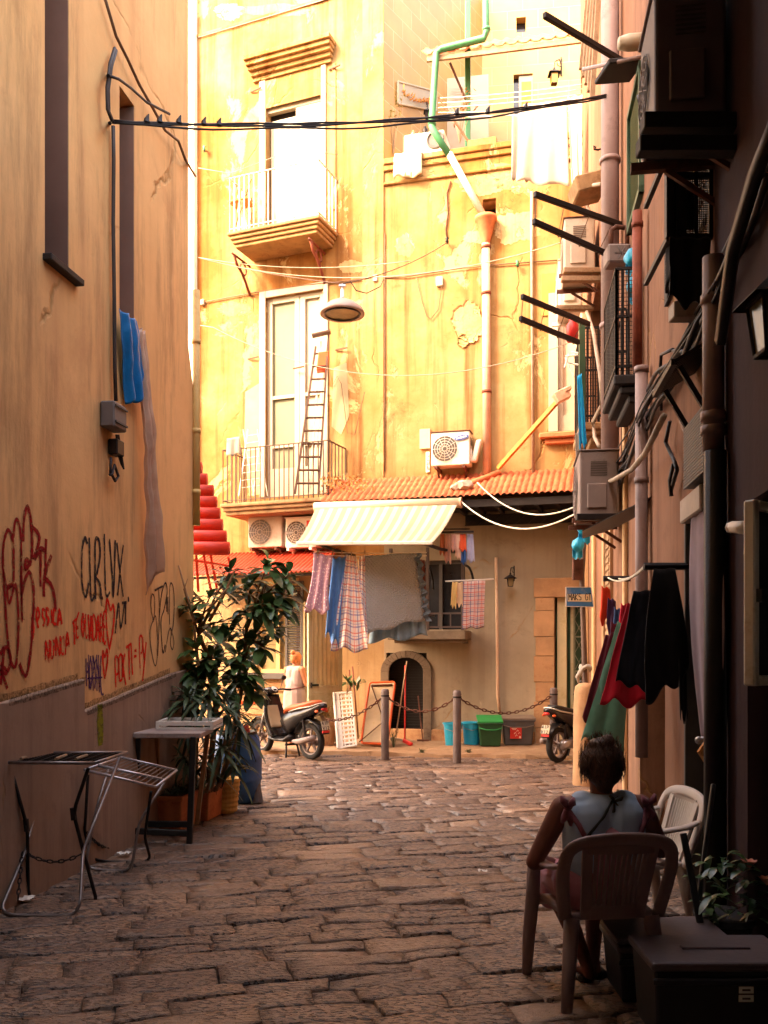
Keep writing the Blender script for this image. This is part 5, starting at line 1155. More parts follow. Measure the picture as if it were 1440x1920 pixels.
# washing-line arms: pairs of dark bars stretching out over the alley, strung with cord
def arms(label, bars, Y0, post=None):
    t = thing('line_arm', label, 'washing line arm', P(*bars[0][0], Y0)); tips = []
    for a_, b_ in bars:
        A = P(*a_, Y0); Yb = (A.z - HC) * F / (YH - b_[1]) if abs(YH - b_[1]) > 50 else Y0; B = P(*b_, Yb)
        p = MB(); p.bar(A, B, .045, .06); p.build('bar', M['dark_iron'], t, bevel=.006); tips.append((A, B))
    if len(tips) > 1:
        for s in (.02, .33, .62, .9):
            p = MB(); p.tube([tips[0][1].lerp(tips[0][0], s), tips[1][1].lerp(tips[1][0], s)], .006, 4)
            p.tube([tips[1][1].lerp(tips[1][0], s) + Z * .03, tips[1][1].lerp(tips[1][0], s) - Z * .05], .012, 4); p.build('cord', M['cable_brown'], t)
    return t, tips
ar1, tp1 = arms('pair of dark washing line arms above the gas meter', [((1165, 422), (1002, 364)), ((1136, 475), (1000, 415))], 10.1)
ar2, tp2 = arms('pair of dark washing line arms fixed to the green balcony post', [((1105, 608), (978, 556)), ((1085, 642), (975, 597))], 11.2)
ar3, tp3 = arms('single thick dark washing line arm at the very top right', [((1178, 122), (1020, 28))], 9.3)
p = MB(); p.tube([P(1093, 130, 9.3), P(1205, 106, 8.4)], .018, 6); tag(p.build('rod', M['pipe_grey'], smooth=True), 'thin grey rod below the top washing line arm', 'rod')
p = MB(); p.tube([P(1160, 82, 8.6), P(1178, 80, 8.6), P(1205, 78, 8.6)], [.055, .075, .075], 10); tag(p.build('bottle', M['white_paint'], smooth=True), 'white plastic bottle lying on the top ledge at the right', 'bottle')
# pipes on the right wall
def vp(px, y0, y1, o, m, r, label, col=()):
    u, _ = WR.uz(px, 600); q = [WR.pt(u, HC + (YH - y) / F * WR.pt(u, 0).y, o) for y in (y0, y1)]
    return pipe(label, q, r, m, [(WR.pt(u, HC + (YH - y) / F * WR.pt(u, 0).y, o), Z) for y in col])
vp(1166, -500, 905, .13, M['pipe_grey'], .10, 'thick grey drainpipe running the full height of the far right wall', (610, 300))
vp(1214, 395, 690, .09, M['rust_beam'], .045, 'red brown pipe beside the dark grilled balcony', (420,))
vp(1220, 690, 1420, .08, M['pipe_grey'], .055, 'grey pipe going down beside the pink wall strip', (692, 900))
vp(1372, 480, 845, .10, M['pipe_grey'], .06, 'grey pipe with double collar beside the near dark wall', (780, 806, 560))
vp(1376, 845, 1760, .10, M['dark_iron'], .062, 'black lower pipe beside the curtained doorway')
# gas meter group with bags
t = thing('gas_meter', 'grey gas meter with pipes under the arms on the right wall', 'gas meter', P(1160, 500, 9.6))
p = MB(); c_ = P(1160, 482, 9.6); p.box(c_, (.28, .22, .20)); p.build('meter_box', mat('meter_grey', (.20, .155, .145), .55, .1, .15, 5, .1), t, bevel=.02)
p = MB()
for a in (0, pi / 3, 2 * pi / 3): p.bar(c_ + V((-.07 * cos(a), -.112, -.07 * sin(a))), c_ + V((.07 * cos(a), -.112, .07 * sin(a))), .012, .01, up=(0, 1, 0))
p.build('star_relief', M['steel'], t)
p = MB(); p.tube([c_ + V((-.08, 0, .1)), c_ + V((-.08, 0, .28)), c_ + V((-.02, .02, .33)), c_ + V((.12, .05, .33)), c_ + V((.45, .2, .30))], .026, 8); p.tube([c_ + V((.09, 0, .1)), c_ + V((.09, 0, .3)), c_ + V((.12, .05, .42)), c_ + V((.4, .2, .42))], .026, 8); p.build('pipework', M['rust_iron'], t, smooth=True)
def bag(label, c_, r, m, seed, tail=True):
    rb = random.Random(seed); t = thing('plastic_bag', label, 'bag', c_); p = MB(); p.ball(c_, r, 14, (1, .8, 1.1)); p.v = [q + (q - c_) * rb.uniform(-.22, .22) for q in p.v]; p.build('bag', m, t, sub=1, smooth=True)
    p = MB(); p.grid(lambda u, v: c_ + V(((u - .5) * r * 1.5, .02 * sin(u * 9), -r * (.7 + v * 1.3) + .02 * sin(u * 15))), 8, 4); p.build('tail', m, t, solid=.004); return t
bag('upper blue bag tied beside the gas meter', P(1185, 484, 9.2), .085, M['cyan_bag'], 1)
bag('lower blue bag knotted below the gas meter', P(1190, 535, 9.2), .09, M['cyan_bag'], 2)
# balconies on the right wall, seen end on
def side_balcony(label, px0, pxw, y_top, y_bot, length, slabm, railm, mesh, post=None):
    u, _ = WR.uz(pxw, 600); Yw = WR.pt(u, 0).y; d = (pxw - px0) / F * Yw; zt_ = HC + (YH - y_top) / F * Yw; zb_ = HC + (YH - y_bot) / F * Yw
    t = thing('balcony', label, 'balcony', WR.pt(u, zb_))
    p = MB(); WR.box(p, u, u + length, zb_ - .10, zb_, .003, d); WR.box(p, u + .03, u + length - .03, zb_ - .18, zb_ - .102, .003, d - .06); WR.box(p, u + .06, u + length - .06, zb_ - .26, zb_ - .182, .003, d - .14); p.build('slab', slabm, t, bevel=.015)
    p = MB(); A, B, C_, D_ = [WR.pt(u + a, 0, b) for a, b in ((.02, .02), (.02, d - .03), (length - .02, d - .03), (length - .02, .02))]
    for z_ in (zt_, zb_ + .08, at(zb_, zt_, .55)):
        for a_, b_ in ((A, B), (B, C_), (C_, D_)): p.bar(a_ + Z * z_, b_ + Z * z_, .03, .025)
    for a_, b_, n in ((A, B, 4), (B, C_, 9), (C_, D_, 4)):
        for i in range(n + 1): q = a_.lerp(b_, i / n); p.bar(q + Z * zb_, q + Z * zt_, .018, .018, up=(0, 1, 0))
    p.build('railing', railm, t)
    if mesh:
        p = MB()
        for a_, b_, n in ((A, B, 10), (B, C_, 30)):
            for i in range(1, n): q = a_.lerp(b_, i / n); p.bar(q + Z * zb_, q + Z * zt_, .005, .005, up=(0, 1, 0))
            for i in range(1, 26): z_ = at(zb_, zt_, i / 26); p.bar(a_ + Z * z_, b_ + Z * z_, .005, .005)
        p.build('wire_mesh', railm, t)
    if post:
        p = MB(); q = B; p.bar(q + Z * zb_, q + Z * (zt_ + .05), .075, .075, up=(0, 1, 0)); p.build('post', post, t)
    return t
side_balcony('small balcony with green post and wire mesh beside the blue cloth', 1088, 1136, 612, 790, 1.3, M['slab_molding'], M['dark_iron'], True, M['dark_green'])
side_balcony('dark wooden balcony with grille beside the red brown pipe', 1152, 1206, 500, 700, 1.1, M['wood_dark'], M['dark_iron'], True)
cloth('cloth', 'long bright blue cloth hanging from the green balcony post', 'cloth', clothmat('cyan_cloth', '#19a7e0'), P(1082, 705, 11.0), P(1090, 700, 11.0), P(1100, 842, 11.0), P(1086, 838, 11.0), fold=.05, nf=2, seed=3, nu=12, hem=.05)
cloth('cloth', 'small pale cloth below the blue cloth on the green balcony', 'cloth', wsh, P(1078, 812, 11.3), P(1090, 808, 11.3), P(1090, 858, 11.3), P(1080, 862, 11.3), fold=.03, nf=2, seed=4, nu=10)
t = thing('television_aerial', 'white wire aerial propped behind the green balcony', 'aerial', P(1075, 705, 11.8))
p = MB()
for a_, b_ in (((1060, 670), (1076, 705)), ((1066, 664), (1058, 690)), ((1060, 668), (1084, 666)), ((1064, 680), (1084, 684)), ((1072, 660), (1084, 662))): p.tube([P(*a_, 11.9), P(*b_, 11.8)], .012, 5)
p.build('rods', M['white_metal'], t)
p = MB(); p.lathe([(.001, 0), (.07, 0), (.08, .2), (.04, .25), (.04, .3), (.001, .3)], P(1073, 640, 11.6), Z, 12); tag(p.build('canister', M['red_plastic'], smooth=True), 'red canister standing behind the lower washing line arm', 'canister')
# grille shelf and its light
t = thing('wire_shelf', 'dark slatted metal shelf jutting from the right wall above the pink strip', 'shelf', onR(1330, 760))
c_ = [onR(1248, 722), onR(1352, 715)]; z_ = HC + (YH - 752) / F * 6.4
p = MB(); u0 = WR.uz(1352, 700)[0]; u1 = WR.uz(1306, 700)[0]; dsh = .27
for i in range(16): u = at(u0, u1, i / 15); p.bar(WR.pt(u, z_ + .12, .01), WR.pt(u, z_ - .03, dsh), .03, .02)
p.bar(WR.pt(u0, z_ - .03, dsh), WR.pt(u1, z_ - .03, dsh), .035, .035); p.bar(WR.pt(u0, z_ + .14, .02), WR.pt(u1, z_ + .14, .02), .035, .035); p.build('slats', M['dark_iron'], t)
for u in (u0 + .1, u1 - .1): p = MB(); p.bar(WR.pt(u, z_ - .4, .01), WR.pt(u, z_ - .03, dsh - .05), .03, .03); p.build('stay', M['dark_iron'], t)
p = MB(); p.bar(P(1320, 830, 5.9), P(1338, 797, 5.8), .07, .05); tag(p.build('tube_light', M['ac_white'], bevel=.01), 'short white tube light slanting under the slatted shelf', 'lamp')
p = MB(); u0 = WR.uz(1356, 850)[0]; u1 = WR.uz(1316, 850)[0]; zz1, zz0 = HC + (YH - 800) / F * 5.9, HC + (YH - 915) / F * 5.9
WR.box(p, u0, u1, zz0, zz1, .003, .10)
for i in range(20): z_ = at(zz0, zz1, i / 20); WR.box(p, u0 - .01, u1 + .01, z_, z_ + .015, .102, .115)
tag(p.build('wall_vent', M['shutter_grey']), 'dark ribbed vent box on the right wall below the slatted shelf', 'vent')
# bundled cables climbing the right wall
rb = random.Random(21); mb = MB()
for k in range(15):
    o_ = .04 + .025 * (k % 4); dy = rb.uniform(-26, 26); ph = rb.uniform(0, 6)
    path = [(1128, 905), (1165, 870), (1200, 790), (1232, 735), (1265, 690), (1310, 610), (1352, 520), (1400, 400), (1460, 250)]
    i0 = rb.choice((0, 0, 0, 1, 2)); path = path[i0:]
    sp_ = smooth_path([(x + rb.uniform(-6, 6), y + dy + rb.uniform(-16, 16)) for x, y in path], 4)
    mb.tube([onR(p.x, p.y, o_ + .03 * sin(i * .8 + ph)) for i, p in enumerate(sp_)], rb.choice((.006, .008, .010, .013, .018)), 6)
tag(mb.build('cable_bundle', M['cable'], smooth=True), 'thick bundle of dark cables climbing diagonally across the right wall', 'cables')
cable([[onR(1352, 640, .15), onR(1375, 470, .2), onR(1420, 320, .2), onR(1470, 200, .2)]], .035, M['dark_iron'], 'dark conduit bending up behind the near lantern', 'pipe', 'pipe')
cable([[onR(1256, 790, .05), onR(1248, 830, .06), onR(1262, 860, .07), onR(1270, 880, .06), onR(1258, 920, .05)], [onR(1263, 870, .06), onR(1256, 900, .07), onR(1259, 930, .06)]], .016, M['cable'], 'frayed black cable end dangling over the pink wall strip', 'cable')
cable([[onR(1275, 790, .05), onR(1285, 815, .1), onR(1310, 800, .1), onR(1330, 780, .05)]], .01, M['cable_brown'], 'thin brown cable sagging under the slatted shelf', 'cable')
cable([[onR(1262, 655, .04), onR(1240, 665, .06), onR(1238, 700, .06), onR(1240, 770, .04)], [onR(1262, 658, .05), onR(1290, 660, .05)]], .014, M['cable'], 'black conduit bending over beside the cable bundle', 'conduit', 'conduit')
for k, (lab, pts) in enumerate((('pale ribbed hose curling down from the cream air conditioner', [(1100, 585), (1112, 620), (1125, 700), (1128, 760), (1112, 790), (1115, 820), (1124, 838)]), ('white hose looping above the rust stained air conditioner', [(1128, 345), (1108, 348), (1100, 380), (1105, 400)]), ('white hoses running into the grey air conditioner', [(1245, 780), (1210, 850), (1185, 880), (1150, 900), (1135, 905)]))):
    cable([[WR.hit(x, y, .18) for x, y in pts]], .024, M['cable_grey'], lab, 'hose', 'hose', n=7)
p = MB()                                                           # torn sheet-metal flap over the grey unit
u, _ = WR.uz(1176, 900); f0 = P(1090, 1000 - 5, 9.1)
p.grid(lambda u_, v: P(at(1092, 1235, u_), at(995, 925, u_) + at(0, 14 + 10 * sin(u_ * 3), v), at(8.7, 8.0, u_) + .5 * v), 12, 3); tag(p.build('metal_flap', M['black_plastic'], solid=.008), 'bent dark metal flap sticking out over the grey air conditioner', 'sheet metal')
p = MB(); p.box(WR.hit(1122, 985, .2) , (.14, .12, .18)); tag(p.build('wall_box', M['ac_old'], bevel=.008), 'small pale box under the shelf of the grey air conditioner', 'box')
# dark cloth and beam under the grilled window
mdk = clothmat('dark_cloth', '#120c0e')
Yc = 5.62
t = thing('window_cage', 'dark wire mesh cage standing out from the right wall under the big air conditioner', 'window cage', P(1290, 445, Yc))
p = MB()
for x in (1254, 1276, 1334): p.bar(P(x, 284, Yc), P(x, 446, Yc), .04 if x != 1276 else .06, .04, up=(0, 1, 0))
p.bar(P(1304, 284, Yc), P(1304, 446, Yc), .018, .03, up=(0, 1, 0))
for y in (284, 330, 446): p.bar(P(1254, y, Yc), P(1334, y, Yc), .03, .035)
for y in (284, 446): p.bar(P(1254, y, Yc), P(1254, y, Yc) + V((.06, .7, 0)), .03, .035)
p.build('frame', M['dark_iron'], t)
p = MB()
for i in range(1, 16): x = at(1278, 1332, i / 16); p.bar(P(x, 284, Yc), P(x, 446, Yc), .0045, .0045, up=(0, 1, 0))
for i in range(1, 40): y = at(284, 446, i / 40); p.bar(P(1276, y, Yc), P(1332, y, Yc), .0045, .0045)
p.build('wire_mesh', M['dark_iron'], t)
p = MB(); p.box(P(1262, 365, Yc + .02), (.045, .03, .52)); p.box(P(1293, 395, Yc + .03), (.09, .01, .24)); p.build('panel', M['wood_dark'], t)
cloth('cloth', 'dark cloth hanging beneath the wire mesh window cage', 'cloth', mdk, P(1256, 444, Yc - .03), P(1334, 444, Yc - .03), P(1322, 582, Yc - .03), P(1254, 560, Yc - .03), N=(0, -1, 0), fold=.022, nf=2.2, seed=9, hem=.03, crumple=.02)
cloth('cloth', 'dark cloth draped down the left side of the wire mesh window cage', 'cloth', mdk, P(1246, 290, Yc + .25), P(1256, 288, Yc), P(1256, 520, Yc), P(1250, 560, Yc + .25), N=(-1, 0, 0), fold=.02, nf=1.5, seed=12, hem=.03, nu=10)
p = MB(); p.box(onR(1282, 585, .15), (.16, .12, .10)); tag(p.build('wall_box', M['ac_old'], bevel=.006), 'small box on the right wall under the dark cloth', 'box')
p = MB(); a_, b_ = onR(1180, 150, .02), onR(1180, 150, .62); p.bar(WR.hit(1195, 130, .0), P(1128, 135, 8.9), .35, .05); tag(p.build('ledge', M['wood_dark'], bevel=.01), 'dark wooden ledge beneath the top washing line arm', 'ledge')
# crumbling timber beside the white sheets
p = MB()
for k in range(5): p.bar(P(1090 + 5 * k, 130 + 14 * k, 11.6 - .1 * k), P(1103 + 5 * k, 12 - 30, 11.6 - .1 * k), .06, .05, up=(0, 1, 0))
tag(p.build('timber_frame', M['wood_old']), 'weathered upright timbers right of the amber lantern', 'timber')
p = MB(); p.bar(P(1074, 362, 12.0), P(1128, 348, 12.0), .5, .22); tag(p.build('wall_bracket', M['slab_molding'], bevel=.02), 'brown timber corbel just under the white lace cloth', 'corbel')
cable([[P(1118, 277, 11), P(1113, 274, 11), P(1114, 280, 11), P(1122, 281, 11), P(1130, 278, 11.2)]], .012, M['dark_iron'], 'iron hook on the right wall beside the white sheets', 'hook', 'hook')
cable([[onR(1205, 175, .02), onR(1196, 180, .18), onR(1198, 190, .2)]], .012, M['dark_iron'], 'iron hook beside the green louvred shutter', 'hook', 'hook')
# lanterns near the right edge
lc = onR(1452, 600, .30); lantern('large black lantern at the right edge with a leafy scroll bracket', lc, .20, onR(1456, 500, .05), M['wood_dark'], M['glass_warm'])
# overhead cable bundle crossing the alley, with clips
A_ = WL.hit(213, 230, .12); B_ = P(1146, 178, 10.2)
span = []
for k, (dz, sg) in enumerate(((0, .13), (-.010, .17), (.012, .14), (.006, .15))): span.append([q + V((0, 0, .012 * sin(i * .9 + k * 1.3))) for i, q in enumerate(sag(A_ + V((0, 0, dz)), B_ + V((0, 0, dz * .6)), sg, 26))])
cable(span, .0095, M['cable'], 'thick black cable bundle strung right across the alley', 'cable')
p = []
for t_ in (.07, .10, .14, .05, .165, .62, .69, .78): i = t_ * 26; k = int(i); q = span[0][k].lerp(span[0][k + 1], i - k); p.append(q)
for k, q in enumerate(p):
    m_ = MB(); m_.tube([q, q + Z * .03, q + V((.015, 0, .07))], [.03, .022, .006], 5); o_ = m_.build('cable_clip', M['cable']); tag(o_, 'small black clips standing up along the cable bundle across the alley', 'clip', 'cable clips')
wall_pts = [WL.hit(215, 90, .06), WL.hit(206, 120, .08), WL.hit(200, 165, .10), WL.hit(201, 205, .10), WL.hit(210, 228, .12)]
cable([wall_pts, [q + WL.D * .03 for q in wall_pts]], .014, M['cable'], 'looped black cables rising beside the narrow left window', 'cable')
cable([[WL.hit(195, -10, .05), WL.hit(218, 68, .05), WL.hit(240, 112, .06), WL.hit(262, 160, .06), WL.hit(288, 205, .06), WL.hit(310, 245, .06), WL.hit(335, 265, .08), WL.hit(348, 300, .08), P(366, 330, 10.5)]], .014, M['cable_brown'], 'brown twisted cable slanting down the left wall', 'cable')
cable([[WL.hit(204, 142, .10), WL.hit(222, 148, .12), WL.hit(245, 165, .12), WL.hit(275, 192, .12), WL.hit(318, 214, .2)]], .012, M['cable'], 'short black cable from the upper wall pin to the bundle', 'cable')
for px, py, lab in ((203, 142, 'upper iron pin holding the cables on the left wall'), (206, 231, 'lower iron pin holding the cable bundle on the left wall')):
    p = MB(); p.tube([WL.hit(px, py, 0), WL.hit(px, py, .16)], .016, 6); tag(p.build('wall_pin', M['dark_iron']), lab, 'pin')
drop = [[WL.hit(x + d_, y, .04) for x, y in ((211, 236), (212, 300), (211, 420), (213, 560), (214, 690), (216, 752))] for d_ in (0, 2.2)]
cable(drop, .012, M['cable'], 'pair of black cables running straight down to the grey meter box', 'cable')
eb = thing('meter_box', 'grey electric meter box with black cable tails on the left wall', 'meter box', WL.hit(225, 815, 0))
p = MB(); u0, z1 = WL.uz(212, 750, .12); u1, z0 = WL.uz(236, 812, .12); WL.box(p, u0, u1, z0, z1, .003, .13); p.build('box', mat('box_grey', (.155, .135, .13), .6, 0, .15, 4, .1), eb, bevel=.012)
p = MB()
for f_ in (.18, .8): WL.box(p, u0 + .01, u1 - .01, at(z0, z1, f_), at(z0, z1, f_) + .015, .132, .145)
p.build('strap', M['shutter_grey'], eb)
for k in range(3): p = MB(); p.tube([WL.hit(218 + 2 * k, 815, .06), WL.hit(221 + 3 * k, 850, .07), WL.hit(228 + 2 * k, 872 + 4 * k, .07), WL.hit(224, 840, .06), WL.hit(222, 816, .05)], .009, 5); p.build('cable_tail', M['cable'], eb)
eb = thing('cable_box', 'small black box with coiled cable under the grey meter box', 'cable box', WL.hit(210, 855, 0))
p = MB(); WL.pbox(p, 201, 822, 215, 858, .003, .09); p.build('box', M['black_plastic'], eb, bevel=.01)
p = MB(); p.tube([WL.hit(208, 858, .05), WL.hit(207, 885, .05), WL.hit(216, 902, .06), WL.hit(222, 893, .06), WL.hit(215, 872, .06), WL.hit(210, 890, .06), WL.hit(206, 890, .06)], .013, 6); p.build('cable_coil', M['cable'], eb, smooth=True)
# plastic sheets hanging from the left window
kf = NT('pink_film'); kf.col(kf.mix(kf.ramp(kf.noise(5, 6), .3, .7), (.55, .32, .22), (.75, .52, .38))); kf.set(.3, 0, .5); kf.bump(kf.noise(22, 5), .4, .01)
trf = kf.n('ShaderNodeBsdfTransparent'); mxf = kf.n('ShaderNodeMixShader'); mxf.inputs[0].default_value = .68; kf.l(trf.outputs[0], mxf.inputs[1]); kf.l(kf.b.outputs[0], mxf.inputs[2]); kf.l(mxf.outputs[0], kf.t.nodes['Material Output'].inputs[0]); film = kf.m
cloth('plastic_sheet', 'bright blue plastic sheet hanging from the narrow left window', 'sheet', mat('blue_sheet', (.008, .17, .45), .35, 0, .35, 3, .3), WL.hit(226, 578, .08), WL.hit(257, 600, .08), WL.hit(273, 748, .10), WL.hit(240, 752, .06), N=WL.N, fold=.035, nf=2.3, seed=5, hem=.05, topfold=.6, nu=36, nv=40, crumple=.02)
cloth('plastic_sheet', 'long crumpled pinkish plastic sheet trailing down the left wall', 'sheet', film, WL.hit(254, 612, .06), WL.hit(270, 616, .08), WL.hit(296, 1082, .14), WL.hit(272, 1098, .05), N=WL.N, fold=.07, nf=1.7, nu=22, nv=60, seed=11, hem=.08, topfold=.5, belly=.03, crumple=.035)
# ================================================================ clothes and doorway on the right
def bar_on_R(label, px0, px1, py, Y, r=.022):
    p = MB(); p.tube([P(px0, py, Y), P(px1, py, Y)], r, 6); return tag(p.build('clothes_bar', M['dark_iron']), label, 'bar')
bar_on_R('near dark clothes bar jutting from the right wall', 1207, 1290, 1062, 6.25, .026)
bar_on_R('far dark clothes bar jutting from the right wall', 1131, 1184, 1085, 9.5, .03)
cable([sag(P(1160, 1085, 9.5), P(1212, 1058, 6.3), .04), sag(P(1140, 1083, 9.5), P(1208, 1066, 6.3), .06)], .008, M['wire_white'], 'washing line between the two dark clothes bars', 'washing line', 'washing_line')
mblk = clothmat('black_cloth', '#0f0d12'); mnavy = clothmat('navy_cloth', '#10121f'); mred = clothmat('red_cloth', '#b3152c'); mgrn = clothmat('green_tulle', '#5f8f78'); mmar = clothmat('maroon_cloth', '#5a1424'); mora = clothmat('orange_cloth', '#d8401e')
NN = (-.5, -1, 0)
cloth('garment', 'black hooded garment hanging from the near clothes bar', 'garment', mblk, P(1226, 1066, 6.2), P(1266, 1064, 6.2), P(1292, 1262, 6.15), P(1212, 1320, 6.2), N=NN, fold=.025, nf=1.3, seed=1, hem=.03, belly=.04, pinch=-.3, crumple=.028)
cloth('garment', 'black strap of cloth trailing from the hooded garment', 'garment', mblk, P(1270, 1200, 6.15), P(1284, 1200, 6.15), P(1289, 1345, 6.15), P(1277, 1342, 6.15), N=NN, fold=.03, nf=1, seed=2, hem=.05, nu=8, crumple=.028)
cloth('garment', 'navy pleated trousers hanging left of the black hooded garment', 'garment', mnavy, P(1188, 1108, 6.5), P(1220, 1106, 6.5), P(1216, 1296, 6.4), P(1154, 1280, 6.4), N=NN, fold=.022, nf=1.4, seed=4, hem=.02, crumple=.028)
cloth('garment', 'bright red skirt hanging behind the navy trousers', 'garment', mred, P(1176, 1130, 6.8), P(1210, 1130, 6.8), P(1218, 1328, 6.7), P(1124, 1314, 6.7), N=NN, fold=.03, nf=1.8, seed=5, hem=.05, crumple=.028)
cloth('garment', 'sheer green skirt flaring out beside the red skirt', 'garment', mgrn, P(1158, 1165, 7.3), P(1184, 1165, 7.3), P(1168, 1402, 7.2), P(1088, 1392, 7.2), N=NN, fold=.03, nf=1.8, seed=6, hem=.05, crumple=.028)
cloth('garment', 'maroon cloth hanging behind the green skirt', 'garment', mmar, P(1136, 1190, 7.8), P(1160, 1180, 7.8), P(1140, 1350, 7.7), P(1092, 1340, 7.7), N=NN, fold=.03, nf=2, seed=7, hem=.05, crumple=.028)
for k, (x, y, w_, h_, c_, lab) in enumerate(((1128, 1098, 16, 75, mora, 'small orange red cloth pegged at the far end of the line'), (1140, 1120, 14, 70, clothmat('purple_cloth', '#54385c'), 'small purple cloth on the line behind the orange one'), (1152, 1138, 14, 60, clothmat('denim_cloth', '#39507e'), 'small blue cloth on the line between the purple and red ones'), (1164, 1130, 16, 40, mred, 'small red cloth on the line next to the navy trousers'), (1146, 1165, 22, 80, mmar, 'crumpled maroon cloth hanging low under the small cloths'))):
    Y_ = 9.3 - .25 * k; cloth('garment', lab, 'garment', c_, P(x, y, Y_), P(x + w_, y + 3, Y_), P(x + w_ * 1.1, y + h_, Y_), P(x - 3, y + h_ * .92, Y_), N=NN, fold=.03, nf=1.6, seed=20 + k, nu=12, nv=12, hem=.06, crumple=.028)
# curtain in the doorway by the grey pipe
mcur = clothmat('grey_curtain', '#93808a')
cloth('curtain', 'dark grey mauve curtain hanging in the doorway beside the black pipe', 'curtain', mcur, P(1298, 955, 5.95), P(1352, 948, 5.2), P(1350, 1392, 5.2), P(1316, 1374, 5.8), N=(-.6, -1, 0), fold=.035, nf=3.2, seed=3, hem=.03, belly=.05, nu=40, nv=40, pinch=-.35)
p = MB(); WR.pbox(p, 1300, 938, 1340, 955, .02, .09); tag(p.build('awning_box', M['ac_old'], bevel=.01), 'pale box head over the grey curtain', 'box')
p = MB(); p.tube([P(1404, 990, 4.5), P(1372, 988, 4.7)], [.035, .03], 8); p.ball(P(1370, 989, 4.7), .03, 8); tag(p.build('shutter_catch', M['white_metal'], smooth=True), 'stubby white catch beside the open white window leaf', 'catch')
for k, (x0, y0, x1, y1, c_, lab) in enumerate(((1310, 1388, 1330, 1386, M['steel'], 'chrome tap like fitting sticking out of the near doorway'),)):
    p = MB(); p.tube([P(x0, y0, 5.4), P(x1 + 10, y1, 5.45)], .02, 8); p.ball(P(x0, y0, 5.4), .024, 8); tag(p.build('door_knob', c_, smooth=True), lab, 'door knob')
p = MB()
for k in range(5): p.bar(P(1316 + 3 * k, 1398 + 3 * k, 5.3), P(1336 + 2 * k, 1430 + 2 * k, 5.35), .012, .10)
tag(p.build('letter_rack', M['wood_orange']), 'sheaf of yellowish papers wedged by the near doorway', 'papers')
# street sign on its pole, pillar
t = thing('street_sign', 'blue and white street sign on its slim pole, letters scrawled on it', 'sign', P(1092, 1400, 11.7))
Ys = 11.7; p = MB(); p.tube([P(1096, 985, Ys), P(1091, 1080, Ys), P(1101, 1400, Ys), G(1101, 1472) + Z * 0], .035, 8); p.build('pole', mat('pole_brown', (.13, .08, .06), .6, .2, .3, 6, .1), t, smooth=True)
s0, s1, s2, s3 = P(1061, 1101, Ys - .1), P(1108, 1101, Ys - .03), P(1113, 1138, Ys - .03), P(1061, 1137, Ys - .1)
p = MB(); nrm = (s1 - s0).cross(s3 - s0).normalized() * -1
if nrm.y > 0: nrm = -nrm
p.prism([s0, s1, s2, s3], -nrm * .015); p.build('plate', mat('sign_blue', (.03, .16, .42), .5, 0, .12, 6, .05, dirt='#8a8f90'), t, bevel=.004)
f_ = lambda a, b: s0.lerp(s1, a).lerp(s3.lerp(s2, a), b) + nrm * .003
p = MB(); p.poly([f_(.06, .36), f_(.95, .36), f_(.95, .74), f_(.06, .74)]); p.build('panel', mat('sign_cream', (.72, .62, .42), .6, 0, .1, 6, 0), t)
p = MB(); letters(p, 'MAKS GT', f_(.10, .68) + nrm * .003, s1 - s0, Z, .036, .085, .009, .25, -nrm); p.build('lettering', M['dark_iron'], t)
p = MB(); ring = [f_(0, 0), f_(1, 0), f_(1, 1), f_(0, 1)]
for a_, b_ in zip(ring, ring[1:] + ring[:1]): p.bar(a_, b_, .012, .008)
p.build('border', M['white_metal'], t)
p = MB(); p.box(P(1083, 1068, Ys), (.13, .08, .27)); tag(p.build('sign_back', M['rust_iron'], bevel=.005), 'small rusty plate above the blue street sign', 'plate')
bag('blue plastic bag knotted to the top of the sign pole', P(1096, 990, 11.5), .10, M['cyan_bag'], 7)
bag('second blue bag dangling lower on the sign pole', P(1083, 1022, 11.5), .085, M['cyan_bag'], 8)
p = MB(); cp = P(1098, 1252, Ys); p.tube([cp + V((cos(a) * .06, sin(a) * .06, .02 * sin(3 * a))) for a in [i * 2 * pi / 12 for i in range(12)]], .03, 6, closed=True); p.tube([cp + V((-.05, -.05, 0)), cp + V((-.12, -.05, -.12)), cp + V((-.1, -.05, -.2))], [.03, .025, .01], 6); tag(p.build('rag', wsh, smooth=True), 'pale rag tied round the sign pole', 'rag')
p = MB(); gp = G(1098, 1472); rr_ = random.Random(4)
prof = [(.17, -.05), (.17, 0), (.155, .3), (.15, .9), (.145, 1.18), (.13, 1.25), (.08, 1.29), (.001, 1.30)]
p.lathe(prof, gp, Z, 20); p.v = [q + V((rr_.uniform(-.007, .007), rr_.uniform(-.007, .007), 0)) for q in p.v]; tag(p.build('stone_pillar', M['stone_tan'], smooth=True), 'round topped stone pillar at the corner by the sign pole', 'pillar')
